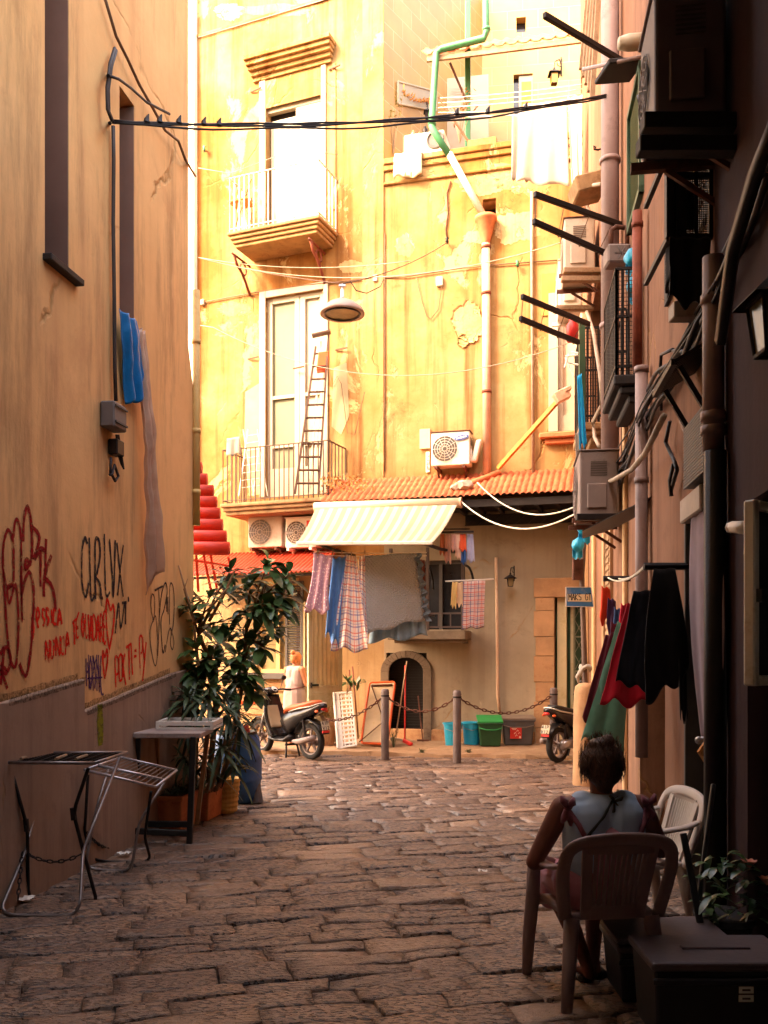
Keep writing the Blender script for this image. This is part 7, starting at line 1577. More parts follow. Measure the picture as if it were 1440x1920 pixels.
# ---------------------------------------------------------------- washing under the awning
YL = 14.35
cable([sag(P(588, 1034, YL), P(800, 1036, YL + .5), .02), sag(P(588, 1040, YL + .15), P(800, 1042, YL + .6), .02)], .006, M['wire_white'], 'washing line under the striped awning', 'washing line', 'washing_line')
cloth('dress', 'pale purple spotted dress pegged at the left end of the line under the awning', 'dress', clothmat('spotted', '#b995a8', 'dots', '#eadfd8', n=(9, 16)), P(588, 1036, YL), P(624, 1042, YL), P(617, 1148, YL), P(570, 1146, YL), fold=.05, nf=2.4, seed=1, hem=.03, pinch=.25)
cloth('trousers', 'blue trousers on the line between the spotted dress and the checked cloth', 'trousers', clothmat('blue_trousers', '#4a78b4'), P(624, 1046, YL + .1), P(648, 1042, YL + .12), P(634, 1212, YL + .1), P(610, 1190, YL + .1), fold=.06, nf=2, seed=2, hem=.08)
mpl = clothmat('checked_cloth', '#f4ece2', 'plaid', '#5a68a8', '#d0553f', n=(4, 8))
cloth('checked_cloth', 'red and blue checked cloth gathered at a peg, left of the grey quilt', 'cloth', mpl, P(650, 1040, YL + .15), P(668, 1044, YL + .15), P(690, 1222, YL + .1), P(620, 1216, YL + .1), fold=.07, nf=3, seed=3, hem=.03, nu=40)
cloth('checked_cloth', 'second fold of checked cloth tucked beside the grey quilt', 'cloth', mpl, P(674, 1044, YL + .25), P(684, 1040, YL + .25), P(690, 1205, YL + .2), P(668, 1170, YL + .2), fold=.04, nf=2, seed=13, hem=.04, nu=14)
mqu = clothmat('grey_quilt', '#a6b0b6', 'quilt', n=(16, 16), var=.08)
cloth('quilt', 'large grey quilted bedspread hanging over the line under the awning', 'quilt', mqu, P(682, 1042, YL + .3), P(778, 1035, YL + .5), P(796, 1160, YL + .5), P(690, 1190, YL + .2), fold=.035, nf=1.5, seed=4, hem=.03, belly=.06)
cloth('quilt_underside', 'blue grey frilled valance showing below the quilted bedspread', 'quilt', clothmat('valance', '#7d94a4', var=.3), P(700, 1120, YL + .45), P(786, 1060, YL + .6), P(801, 1196, YL + .6), P(692, 1203, YL + .4), fold=.05, nf=7, seed=5, hem=.05)
fr_ = MB(); fr_.grid(lambda u, v: P(at(778, 797, v) + at(0, 10, u) + 3 * sin(v * 46), at(1036, 1165, v), YL + .45 + .04 * sin(v * 60 + u * 2)), 5, 70); tag(fr_.build('frill', clothmat('frill', '#6f8496', var=.25), smooth=True, solid=.005), 'blue grey frill down the right edge of the bedspread', 'frill')
cloth('cloth', 'dusky pink cloth hanging right behind the bedspread', 'cloth', clothmat('dusky', '#6a3a34'), P(784, 1048, YL + 1.0), P(796, 1050, YL + 1.0), P(800, 1148, YL + 1.0), P(788, 1150, YL + 1.0), fold=.03, nf=2, seed=6, nu=10)
for k, (px, py) in enumerate(((596, 1034), (624, 1035), (641, 1036), (659, 1037), (684, 1036))):
    p = MB(); q = P(px, py, YL + .06 * k - .03); p.bar(q - Z * .05, q + Z * .04, .016, .02, up=(0, 1, 0)); tag(p.build('clothes_peg', M['wood_old']), 'small wooden pegs gripping the washing line under the awning', 'clothes peg', 'clothes pegs')
t = thing('sock_hanger', 'dark rack of small clothes pegged under the roof beside the awning', 'hanger', P(855, 998, 15.4)); p = MB(); p.bar(P(826, 998, 15.4), P(888, 997, 15.4), .03, .03); p.bar(P(832, 992, 15.2), P(880, 992, 15.6), .03, .02); p.build('frame', M['dark_iron'], t)
for k, (x, w_, y1, c_, lab) in enumerate(((826, 9, 1040, '#a85f42', 'brick coloured small garment, first on the dark rack'), (835, 11, 1056, '#c89a86', 'long beige small garment, second on the dark rack'), (846, 10, 1034, '#c79a8d', 'short pink small garment, third on the dark rack'), (855, 9, 1048, '#d0a892', 'pale small garment in the middle of the dark rack'), (862, 13, 1034, '#cf5430', 'orange striped small garment on the dark rack'), (866, 8, 1058, '#2f5a9a', 'blue small garment hanging lowest on the dark rack'), (876, 14, 1054, '#9a9ab4', 'greyish white shirt at the right end of the dark rack'))):
    cloth('small_garment', lab, 'garment', clothmat('sg%d' % k, c_), P(x, 1001, 15.35 + .02 * k), P(x + w_ * .8, 1001, 15.35 + .02 * k), P(x + w_, y1, 15.35), P(x - 2, y1 - 3, 15.35), fold=.035, nf=1.3, nu=10, nv=10, seed=50 + k, hem=.03)
p = MB(); p.tube([P(835, 1090, 15.1), P(926, 1086, 15.3)], .012, 6); tag(p.build('rod', M['white_metal'], smooth=True), 'thin white rod holding the checked towel', 'rod')
cloth('towel', 'checked tea towel with blue hem on the thin white rod', 'towel', clothmat('tea_towel', '#cdb9b4', 'plaid', '#40487a', '#b8433a', n=(3, 6)), P(869, 1090, 15.12), P(910, 1088, 15.2), P(907, 1177, 15.2), P(867, 1178, 15.12), fold=.02, nf=1.4, seed=7, hem=.015, topfold=.5)
cloth('small_garment', 'yellow white baby garment left of the checked tea towel', 'garment', clothmat('baby', '#d9bf78', 'stripes', '#3a2a20', n=(2, 1)) if False else clothmat('baby', '#d6bb7a'), P(848, 1091, 15.1), P(858, 1091, 15.1), P(855, 1139, 15.1), P(845, 1136, 15.1), fold=.03, nf=1.2, seed=8, nu=10, hem=.03)
cloth('small_garment', 'cream baby top with a dark mark beside the tea towel', 'garment', clothmat('baby2', '#d9b893'), P(857, 1092, 15.15), P(868, 1091, 15.15), P(869, 1136, 15.15), P(855, 1134, 15.15), fold=.03, nf=1.2, seed=9, nu=10, hem=.03)
# ================================================================ scooters (local frame: x forwards, z up, origin under the middle)
def make_scooter(label, loc, heading, seat_m, body_m, inner_m, side_m, scale_=1.0, plate=True):
    t = thing('scooter', label, 'scooter', loc, None, heading); t.scale = (scale_,) * 3
    B = lambda mb, name, m, par=t, **k: (lambda o: (setattr(o, 'parent', par), o)[1])(mb.build(name, m, t, local=True, **k))
    for x, nm in ((.64, 'front_wheel'), (-.62, 'rear_wheel')):
        c_ = V((x, 0, .285)); p = MB(); p.lathe([(.205, -.04), (.245, -.052), (.275, -.035), (.285, 0), (.275, .035), (.245, .052), (.205, .04)], c_, (0, 1, 0), 36); wh = B(p, nm, M['rubber'], smooth=True)
        p = MB(); p.lathe([(.208, -.042), (.19, -.03), (.19, .03), (.208, .042)], c_, (0, 1, 0), 36); p.lathe([(.05, -.06), (.055, -.04), (.055, .04), (.05, .06), (.001, .062)], c_, (0, 1, 0), 18)
        for k in range(5): a = k * 2 * pi / 5 + .3; d_ = V((cos(a), 0, sin(a))); p.bar(c_ + d_ * .04, c_ + d_ * .195, .035, .03, up=(0, 1, 0))
        B(p, 'rim', M['ac_grey'], wh)
    p = MB(); sweep(p, [(.92, 0, .40), (.86, 0, .52), (.72, 0, .60), (.58, 0, .60), (.44, 0, .50), (.40, 0, .40)], [.05, .075, .085, .085, .08, .06], [.012] * 6, side=(0, 1, 0)); B(p, 'front_fender', body_m, smooth=True)
    p = MB()
    for s in (-.07, .07): p.tube([(.64, s, .285), (.52, s, .62), (.44, s * .5, .85)], .02, 8)
    B(p, 'fork', M['steel'], smooth=True)
    # leg shield: curved panel
    p = MB()
    def shield(u, v):
        w_ = at(.13, .21, min(1, (1 - v) * 2.2)) * (1 - .18 * max(0, .35 - (1 - v)) * 0); x = at(.20, .43, v ** .8) + .05 * sin(pi * v); z = at(.30, .98, v); s = (u - .5) * 2
        return V((x - .10 * s * s * (1 - .4 * v), s * w_, z))
    p.grid(shield, 14, 14); B(p, 'leg_shield', body_m, smooth=True, solid=.03)
    p = MB()
    def inner(u, v): q = shield(at(.22, .78, u), at(.22, .74, v)); return q + V((-.03, 0, 0))
    p.grid(inner, 8, 8); B(p, 'glove_box', inner_m, smooth=True, solid=.02)
    p = MB(); p.grid(lambda u, v: shield(1 if u > .5 else 0, v) + V((-.02 + .05 * ((u * 2) % 1), (.012 if u > .5 else -.012), 0)), 3, 12); 
    # handlebar head
    p = MB(); sweep(p, [(.30, 0, 1.02), (.36, 0, 1.05), (.46, 0, 1.04), (.53, 0, 1.00)], [.07, .11, .11, .06], [.03, .06, .065, .05], up=(0, 0, 1)); B(p, 'headset', body_m, smooth=True)
    p = MB(); p.lathe([(.075, 0), (.07, .03), (.04, .045), (.001, .05)], (.52, 0, 1.0), (1, 0, -.15), 20); B(p, 'headlight', M['glass_warm'], smooth=True)
    p = MB(); p.disc((.318, 0, 1.075), .055, (-.7, 0, .7), 16); B(p, 'gauge', M['white_metal'])
    for s in (-1, 1):
        p = MB(); p.tube([(.40, s * .08, 1.05), (.36, s * .2, 1.06), (.30, s * .33, 1.05)], [.016, .016, .018], 8); B(p, 'handlebar', M['black_plastic'], smooth=True)
        p = MB(); p.tube([(.38, s * .17, 1.06), (.40, s * .24, 1.22)], .006, 5); p.ball((.40, s * .26, 1.25), .055, 10, (.25, 1, .75)); B(p, 'mirror', M['black_plastic'], smooth=True)
    p = MB(); sweep(p, [(.30, 0, .30), (.15, 0, .27), (-.08, 0, .27), (-.2, 0, .33)], [.16, .17, .16, .12], [.03, .035, .04, .06]); B(p, 'floorboard', M['black_plastic'], smooth=True)
    # tail body and seat
    p = MB(); sweep(p, [(-.02, 0, .48), (-.12, 0, .56), (-.35, 0, .66), (-.62, 0, .74), (-.88, 0, .84), (-.95, 0, .86)], [.11, .145, .155, .14, .09, .04], [.17, .17, .13, .09, .05, .03]); B(p, 'tail_body', side_m, smooth=True)
    p = MB(); sweep(p, [(-.22, .0, .735), (-.45, 0, .79), (-.70, 0, .83), (-.90, 0, .89)], [.152, .156, .13, .08], [.012, .016, .016, .012]); B(p, 'seat_trim', M['white_metal'], smooth=True)
    p = MB(); sweep(p, [(-.02, 0, .70), (-.08, 0, .755), (-.22, 0, .79), (-.42, 0, .82), (-.60, 0, .86), (-.76, 0, .90), (-.82, 0, .90)], [.08, .12, .145, .15, .14, .11, .06], [.03, .05, .055, .05, .05, .035, .015]); B(p, 'seat', seat_m, smooth=True)
    p = MB(); sweep(p, [(-.30, 0, .40), (-.45, 0, .58), (-.65, 0, .625), (-.85, 0, .55), (-.95, 0, .42)], [.09, .10, .10, .10, .085], [.012] * 5, side=(0, 1, 0)); B(p, 'rear_fender', M['black_plastic'], smooth=True)
    p = MB(); sweep(p, [(-.12, -.06, .30), (-.3, -.1, .31), (-.5, -.12, .30), (-.66, -.12, .29)], [.06, .075, .07, .05], [.07, .08, .075, .06]); p.lathe([(.09, -.02), (.09, .02), (.001, .03)], (-.62, -.12, .29), (0, -1, 0), 16); B(p, 'engine', M['steel'], smooth=True)
    p = MB(); p.tube([(-.3, .11, .27), (-.5, .14, .28), (-.85, .15, .36)], [.025, .05, .045], 12); B(p, 'exhaust', M['ac_grey'], smooth=True)
    for s in (-1, 1):
        p = MB(); p.tube([(-.62, s * .12, .32), (-.56, s * .12, .62)], .022, 8); B(p, 'shock_absorber', M['dark_iron'])
        p = MB(); p.ball((-.86, s * .10, .765), .04, 10, (1, .6, .55)); B(p, 'indicator', M['orange_plastic'], smooth=True)
    p = MB(); p.ball((-.925, 0, .80), .06, 10, (.5, 1, .5)); B(p, 'tail_light', M['red_plastic'], smooth=True)
    p = MB(); p.tube([(-.12, -.1, .24), (-.16, -.14, .0)], .016, 6); p.tube([(-.12, .1, .24), (-.16, .14, .0)], .016, 6); p.tube([(-.12, -.12, .2), (-.12, .12, .2)], .018, 6); B(p, 'stand', M['dark_iron'])
    if plate:
        p = MB(); p.box((-.955, 0, .55), (.008, .16, .14), az=V((.3, 0, 1)).normalized(), ax=V((1, 0, -.3)).normalized()); pl_ = B(p, 'number_plate', M['white_paint'], bevel=.003)
        p = MB(); n_ = V((-1, 0, .3)).normalized(); up_ = V((.3, 0, 1)).normalized(); c_ = V((-.955, 0, .55)) + n_ * .007
        letters(p, '41P', c_ + V((0, .068, 0)) + up_ * .012, (0, -1, 0), up_, .032, .05, .008, .5, n_); letters(p, 'V12', c_ + V((0, .068, 0)) - up_ * .065, (0, -1, 0), up_, .032, .05, .008, .5, n_); B(p, 'plate_lettering', M['dark_iron'], pl_)
        p = MB(); p.box((-.965, 0, .455), (.012, .14, .035)); B(p, 'reflector', M['red_plastic'])
    return t
mglossy = mat('scooter_black', (.014, .012, .013), .25, 0, .2, 4, .02); mseat = mat('seat_orange', (.50, .10, .025), .55, 0, .15, 6, .1)
h1 = V((-.70, .71, 0)).normalized(); rearg = G(584, 1424); mid = rearg + h1 * .62
make_scooter('black scooter with orange seat and beige leg shield parked on its stand', mid, math.atan2(h1.y, h1.x), mseat, mglossy, mat('shield_beige', (.44, .34, .20), .5, 0, .1, 4, .02), mglossy)
h2 = V((.72, .70, 0)).normalized(); rearg = G(1046, 1430); mid = rearg + h2 * .62 * .95
make_scooter('dark scooter at the right, half hidden behind the stone pillar', mid, math.atan2(h2.y, h2.x), M['black_plastic'], mglossy, M['black_plastic'], mglossy, .95)
# ================================================================ people
def capsule(mb, a, ra, b, rb, n=12):
    a, b = V(a), V(b); d = b - a; L = d.length; ax = d.normalized() if L > 1e-6 else Z; prof = []
    for i in range(5): t_ = -pi / 2 + (pi / 2) * i / 4; prof.append((max(1e-4, ra * cos(t_)), ra * sin(t_)))
    for i in range(1, 5): t_ = (pi / 2) * i / 4; prof.append((max(1e-4, rb * cos(t_)), L + rb * sin(t_)))
    prof.insert(5, (rb, L)); mb.lathe(prof, a, ax, n)
    k = len(mb.v); m_ = len(prof); mb.f.append(tuple(range(k - m_ * n, k - m_ * n + n))[::-1]); mb.f.append(tuple(range(k - n, k)))
def flesh(name, mb, m, root, parent=None, vox=.008, it=6):
    o = mb.build(name, m, root, local=True, smooth=True); o.parent = parent or root
    md = o.modifiers.new('join', 'REMESH'); md.mode = 'VOXEL'; md.voxel_size = vox; md.use_smooth_shade = True
    if it: md = o.modifiers.new('smooth', 'SMOOTH'); md.iterations = it; md.factor = .5
    return o
def hand(mb, wrist, d, nrm, side, s=1.0, curl=.9):
    """palm, four unequal curled fingers and a thumb that leaves the side of the palm"""
    wrist = V(wrist); d = V(d).normalized(); n_ = V(nrm).normalized(); x = d.cross(n_).normalized() * side
    capsule(mb, wrist, .026 * s, wrist + d * .04 * s, .028 * s)
    for k in range(4): b = wrist + d * .045 * s + x * (k - 1.5) * .019 * s; capsule(mb, wrist + d * .02 * s + x * (k - 1.5) * .012 * s, .014 * s, b + d * .035 * s, .0115 * s, 8)
    for k, L in enumerate((.072, .08, .075, .058)):
        p = wrist + d * .085 * s + x * (k - 1.5) * .021 * s; q = d.copy(); ang = 0
        for j, f_ in enumerate((.45, .32, .23)):
            ang += curl * (.35 + .25 * j); q = (d * cos(ang) - n_ * sin(ang)).normalized(); e = p + q * L * f_ * s; capsule(mb, p, (.0095 - .001 * j) * s, e, (.009 - .001 * j) * s, 8); p = e
    b = wrist + d * .03 * s - x * .028 * s; e = b + (d * .6 - x * .7 - n_ * .3).normalized() * .035 * s; capsule(mb, b, .013 * s, e, .0105 * s, 8); capsule(mb, e, .0105 * s, e + (d * .9 - x * .2 - n_ * .4).normalized() * .03 * s, .009 * s, 8)
def head(mb, c, fwd, s=1.0):
    """skull, jaw, nose, ears; c is the middle of the head"""
    c = V(c); f_ = V(fwd).normalized(); x = Z.cross(f_).normalized() * -1
    mb.ball(c + Z * .02 * s - f_ * .012 * s, .093 * s, 16, (.86, 1.0, 1.0) if abs(f_.y) > .7 else (1.0, .86, 1.0)); capsule(mb, c - Z * .03 * s + f_ * .035 * s, .062 * s, c - Z * .085 * s + f_ * .062 * s, .03 * s)
    capsule(mb, c + Z * .01 * s + f_ * .088 * s, .010 * s, c - Z * .022 * s + f_ * .104 * s, .014 * s, 8)
    for k in (-1, 1): mb.ball(c + x * k * .082 * s - Z * .01 * s, .028 * s, 8, (.45, .8, 1.15) if abs(f_.y) > .7 else (.8, .45, 1.15))
    capsule(mb, c - Z * .052 * s + f_ * .088 * s - x * .018 * s, .008 * s, c - Z * .052 * s + f_ * .088 * s + x * .018 * s, .008 * s, 8)
    for k in (-1, 1): capsule(mb, c + Z * .02 * s + f_ * .082 * s + x * k * .022 * s, .011 * s, c + Z * .018 * s + f_ * .076 * s + x * k * .042 * s, .010 * s, 8)
# ---- seated woman, seen from behind; local frame: y forwards (away from the viewer)
def make_chair(label, loc, rz, m):
    t = thing('plastic_chair', label, 'chair', loc, 'white plastic armchairs', rz)
    B = lambda mb, name, **k: mb.build(name, m, t, local=True, **k)
    p = MB(); p.grid(lambda u, v: V(((u - .5) * (.44 + .04 * v), (v - .45) * .46, .435 - .02 * sin(pi * u) * sin(pi * v) - (.05 * max(0, v - .85) / .15))), 12, 12); B(p, 'seat', smooth=True, solid=.03)
    for sx in (-1, 1):
        p = MB(); sweep(p, [(sx * .20, -.20, .43), (sx * .225, -.235, .2), (sx * .25, -.27, 0)], [.040, .034, .028], [.035, .03, .024], side=(1, 0, 0)); B(p, 'leg', smooth=True)
        p = MB(); sweep(p, [(sx * .265, .215, .63), (sx * .27, .225, .43), (sx * .285, .25, .2), (sx * .29, .27, 0)], [.035, .038, .034, .026], [.03, .032, .03, .022], side=(1, 0, 0)); B(p, 'leg', smooth=True)
        p = MB(); sweep(p, [(sx * .262, -.275, .70), (sx * .285, -.18, .675), (sx * .29, 0, .655), (sx * .285, .15, .65), (sx * .265, .225, .63)], [.03, .034, .036, .036, .03], [.012, .014, .015, .016, .02], side=(1, 0, 0)); B(p, 'armrest', smooth=True)
    # back: bowed top rail running down into the outer side posts, slotted middle panel
    p = MB(); pts = []
    for (x, y, z) in ((-.235, -.20, .43), (-.26, -.245, .58), (-.268, -.285, .70), (-.245, -.315, .785), (-.17, -.335, .825), (0, -.345, .84), (.17, -.335, .825), (.245, -.315, .785), (.268, -.285, .70), (.26, -.245, .58), (.235, -.20, .43)): pts.append((x, y, z))
    fine = []
    for i in range(len(pts) - 1):
        q0, q1, q2, q3 = [V(pts[max(0, min(len(pts) - 1, i + d))]) for d in (-1, 0, 1, 2)]
        for k in range(4): u = k / 4; fine.append(.5 * (2 * q1 + (q2 - q0) * u + (2 * q0 - 5 * q1 + 4 * q2 - q3) * u * u + (3 * q1 - q0 - 3 * q2 + q3) * u ** 3))
    fine.append(V(pts[-1])); sweep(p, fine, .034, .014, up=(0, 1, .3)); B(p, 'back_frame', smooth=True)
    p = MB(); g2 = lambda u, z: V(((u - .5) * at(.27, .33, (z - .43) / .38), -.205 - (z - .43) * .32 - .02 * (1 - (2 * u - 1) ** 2), z))
    for i in range(12):
        u = (i + .5) / 12; p.bar(g2(u, .50), g2(u, .785), .0155, .014, up=(0, 1, .3))
    for z_, h_ in ((.465, .07), (.79, .05)): 
        for i in range(12): p.bar(g2(i / 12, z_), g2((i + 1) / 12, z_), .014, h_)
    for u in (0, 1): p.bar(g2(u, .43), g2(u, .82), .05, .016, up=(0, 1, .3))
    B(p, 'back_panel'); return t
mch = mat('chair_white_shaded', (.27, .19, .19), .5, 0, .1, 5, .05, dirt='#8a6a5a'); mch2 = mat('chair_white', (.55, .49, .45), .45, 0, .08, 5, .05)  # first is white plastic too, with its shade put into the colour
CX, CY, CR = 1.085, 4.62, R(7)
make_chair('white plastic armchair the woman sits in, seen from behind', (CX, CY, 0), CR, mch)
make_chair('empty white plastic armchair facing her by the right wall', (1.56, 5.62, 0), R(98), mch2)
W = thing('person', 'woman seen from behind, seated on a plastic chair, white vest and pink strapped dress', 'person', (CX, CY, 0), None, CR)
b = MB()
capsule(b, (0, -.08, .56), .155, (0, -.10, .72), .145); b.ball((0, -.02, .55), .19, 16, (1.08, .85, .72))                 # hips and belly
capsule(b, (-.07, -.10, .72), .115, (-.085, -.09, .90), .10); capsule(b, (.07, -.10, .72), .115, (.085, -.09, .90), .10)   # ribs and back
capsule(b, (-.165, -.08, .945), .062, (.165, -.08, .945), .062)                                                            # shoulder girdle
capsule(b, (0, -.075, .95), .062, (.0, -.045, 1.07), .052)                                                                 # neck
HD = V((.005, -.03, 1.135)); head(b, HD, (0.1, 1, -.15))
for sx, el, wr_ in ((-1, (-.335, -.02, .665), (-.17, .24, .60)), (1, (.345, .0, .70), (.16, .26, .62))):
    sh_ = V((sx * .205, -.07, .945)); el = V(el); wr_ = V(wr_)
    capsule(b, sh_, .058, sh_.lerp(el, .5), .052); capsule(b, sh_.lerp(el, .5), .052, el, .042); capsule(b, el, .042, el.lerp(wr_, .4), .042); capsule(b, el.lerp(wr_, .4), .042, wr_, .027)
    hand(b, wr_, (V((-sx * .3, .8, -.2))), (0, 0, 1), sx)
    hp = V((sx * .095, -.02, .53)); kn = V((sx * .13, .42, .50)); an = V((sx * .03 + .03, .14 if sx < 0 else .22, .075))
    capsule(b, hp, .098, hp.lerp(kn, .6), .082); capsule(b, hp.lerp(kn, .6), .082, kn, .06); ca = kn.lerp(an, .35) - V((0, .03, 0)); capsule(b, kn, .058, ca, .058); capsule(b, ca, .058, an, .034)
    ft = an + V((sx * .035, .02, -.05)); capsule(b, an, .034, an + V((0, -.035, -.045)), .03); capsule(b, an + V((0, -.01, -.03)), .034, ft + V((0, .13, .0)), .026)
    for k in range(5): capsule(b, ft + V(((k - 2) * .014, .11, 0)), .010, ft + V(((k - 2) * .016, .165 - .008 * abs(k - 1), -.004)), .008, 8)
body = flesh('body', b, M['skin_dark'], W, vox=.0065)
c_ = MB(); capsule(c_, (-.07, -.10, .70), .137, (-.085, -.095, .885), .126); capsule(c_, (.07, -.10, .70), .137, (.085, -.095, .885), .126)
capsule(c_, (-.095, -.085, .88), .10, (-.105, -.085, .95), .080); capsule(c_, (.095, -.085, .88), .10, (.105, -.085, .95), .080); c_.ball((0, -.07, .80), .15, 14, (1, .85, 1.1)); capsule(c_, (-.09, -.10, .93), .085, (.09, -.10, .93), .085)
flesh('vest', c_, clothmat('vest_white', '#a9c0da', var=.08), W, vox=.0065, it=5)
c_ = MB(); capsule(c_, (0, -.09, .56), .172, (0, -.105, .74), .156); c_.ball((-.1, -.06, .56), .15, 14, (1, 1, .95)); c_.ball((.1, -.06, .56), .15, 14, (1, 1, .95)); c_.ball((0, .0, .555), .21, 16, (1.12, .9, .72))
for sx in (-1, 1): capsule(c_, (sx * .1, .0, .53), .118, (sx * .12, .40, .50), .085); capsule(c_, (sx * .12, .30, .46), .09, (sx * .12, .38, .38), .075)
flesh('dress', c_, clothmat('dress_pink', '#a8707e', var=.15), W, vox=.008, it=5)
mst = clothmat('strap_pink', '#8a5460')
for sx in (-1, 1):
    p = MB(); a_ = V((sx * .125, -.215, .80)); bw_ = V((sx * .205, -.135, .955)); p.tube([a_, V((sx * .165, -.205, .88)), bw_, V((sx * .19, -.02, .97)), V((sx * .14, .02, .90))], .013, 6)
    for dx, dz in ((.035, .06), (-.03, .05), (.03, -.07), (-.015, -.085)): p.tube([bw_, bw_ + V((sx * dx * .7, -.035, dz * .6)), bw_ + V((sx * dx, -.02, dz))], [.010, .020, .008], 6)
    p.ball(bw_ + V((0, -.012, 0)), .018, 8); p.build('dress_strap', mst, W, local=True, smooth=True)
p = MB()
for s_ in range(2): p.tube([(.02, -.155, .985), (-.04, -.205, .92), (-.12, -.225, .84), (-.20, -.205, .76), (-.24, -.12, .68), (-.23, .0, .62)], .008, 5)
p.tube([(.02, -.155, .985), (.06, -.13, 1.0), (.09, -.05, 1.02)], .008, 5)
for dx, dz in ((-.03, .02), (.04, .015), (.05, -.05), (-.02, -.045)): p.tube([(.03, -.16, .985), (.03 + dx * .6, -.185, .985 + dz), (.03 + dx, -.17, .985 + dz * 1.4)], [.006, .009, .004], 5)
p.build('bag_strap', M['black_plastic'], W, local=True, smooth=True)
p = MB(); hr = random.Random(9); hc = HD + V((0, -.025, .03))
p.ball(hc, .112, 16, (.98, 1.02, .98)); p.ball(hc + V((.0, -.035, -.035)), .095, 14, (1, .9, .95)); capsule(p, hc + V((0, -.04, -.08)), .062, hc + V((0, -.035, -.115)), .045); p.ball(hc + V((-.01, -.01, .085)), .062, 12, (1.1, 1, .7)); p.ball(hc + V((.02, -.03, .105)), .04, 10)
mh = NT('hair_brown'); mh.col(mh.mix(mh.ramp(mh.noise(40, 4, .6, mh.coord((3, 3, .5))), .3, .7), (.020, .009, .007), (.10, .042, .022))); mh.set(.55, 0, .35)
hair = flesh('hair', p, mh.m, W, vox=.007, it=3)
p = MB()
for i in range(620):
    a = hr.uniform(0, 6.28); e = hr.uniform(-.5, 1.45); n_ = V((cos(a) * cos(e), sin(a) * cos(e) * (1 if sin(a) < .3 else .5), sin(e))); q = hc + V((n_.x * .112, n_.y * .115, n_.z * .118)); tg = V((-sin(a), cos(a), 0)) * hr.uniform(-.6, .6) + V((0, 0, hr.choice((-1, -.8, .5)))); 
    p.tube([q, q + tg.normalized() * .03 + n_ * .004, q + tg.normalized() * .05 + n_ * hr.uniform(-.008, .006)], [.0018, .0016, .0006], 3)
o = p.build('hair_strands', mh.m, W, local=True, smooth=True); o.parent = hair
for sx in (-1, 1):
    p = MB(); p.tube([V((sx * .095, -.035, 1.095)) + V((.018 * cos(a) * .3, .018 * cos(a), .018 * sin(a) - .02)) for a in [k * 2 * pi / 12 for k in range(12)]], .003, 5, closed=True); p.build('earring', M['steel'], W, local=True)
for sx in (-1, 1):
    an = V((sx * .03 + .03, .14 if sx < 0 else .22, .0)); p = MB(); sweep(p, [an + V((sx * .035, -.07, .014)), an + V((sx * .035, .05, .012)), an + V((sx * .035, .20, .012))], [.03, .036, .04], [.012] * 3, side=(1, 0, 0)); sweep(p, [an + V((sx * .035 - .045, .12, .02)), an + V((sx * .035, .12, .055)), an + V((sx * .035 + .045, .12, .02))], [.03] * 3, [.005] * 3, side=(0, 1, 0)); p.build('sandal', M['black_plastic'], W, local=True, smooth=True)
# ---- standing woman by the open door, back three-quarters to the viewer
hs = P(553, 1400, 15.75); hs.z = .06
W2 = thing('person', 'woman in a sleeveless pale housecoat with pinned up orange hair, standing at the open door', 'person', hs, None, R(-38))
b = MB()
for sx in (-1, 1):
    capsule(b, (sx * .085, 0, .86), .088, (sx * .085, .01, .48), .06); capsule(b, (sx * .085, .01, .48), .056, (sx * .085, -.025, .30), .052); capsule(b, (sx * .085, -.025, .30), .052, (sx * .085, -.02, .08), .034); capsule(b, (sx * .085, -.03, .04), .035, (sx * .095, .13, .025), .026)
    sh_ = V((sx * .185, -.01, 1.31)); el = V((sx * .235, .03, 1.05)); wr_ = V((sx * .19, .25, 1.02)); capsule(b, sh_, .052, el, .042); capsule(b, el, .042, el.lerp(wr_, .4), .041); capsule(b, el.lerp(wr_, .4), .041, wr_, .027); hand(b, wr_, (-sx * .15, .9, .05), (0, 0, 1), sx, .95)
capsule(b, (0, 0, .92), .15, (0, 0, 1.05), .13); capsule(b, (-.06, 0, 1.08), .11, (-.07, .0, 1.24), .095); capsule(b, (.06, 0, 1.08), .11, (.07, .0, 1.24), .095); capsule(b, (-.14, -.01, 1.31), .058, (.14, -.01, 1.31), .058); capsule(b, (0, -.005, 1.32), .055, (0, .03, 1.43), .048); HD2 = V((0, .045, 1.49)); head(b, HD2, (0, 1, -.1), .95)
flesh('body', b, M['skin_tan'], W2, vox=.008)
c_ = MB(); capsule(c_, (0, 0, .90), .175, (0, 0, 1.06), .148); capsule(c_, (-.06, 0, 1.06), .125, (-.07, 0, 1.25), .108); capsule(c_, (.06, 0, 1.06), .125, (.07, 0, 1.25), .108); capsule(c_, (-.12, -.01, 1.31), .063, (.12, -.01, 1.31), .063); capsule(c_, (-.05, 0, .62), .175, (-.04, 0, .9), .17); capsule(c_, (.05, 0, .62), .175, (.04, 0, .9), .17)
flesh('housecoat', c_, clothmat('housecoat', '#b09a94', var=.12), W2, vox=.008)
p = MB(); p.tube([V((.185 * cos(a), .185 * sin(a) * .9, .98 + .03 * sin(a + 1))) for a in [k * 2 * pi / 20 for k in range(20)]], .010, 5, closed=True); p.build('belt', M['rust_beam'], W2, local=True)
p = MB(); hc = HD2 + V((0, -.02, .03)); p.ball(hc, .103, 14, (.97, 1.02, .95)); p.ball(hc + V((0, -.075, .085)), .042, 10); p.ball(hc + V((0, -.03, -.04)), .08, 12)
flesh('hair', p, mat('hair_orange', (.50, .17, .05), .6, 0, .3, 14, .2), W2, vox=.007, it=3)
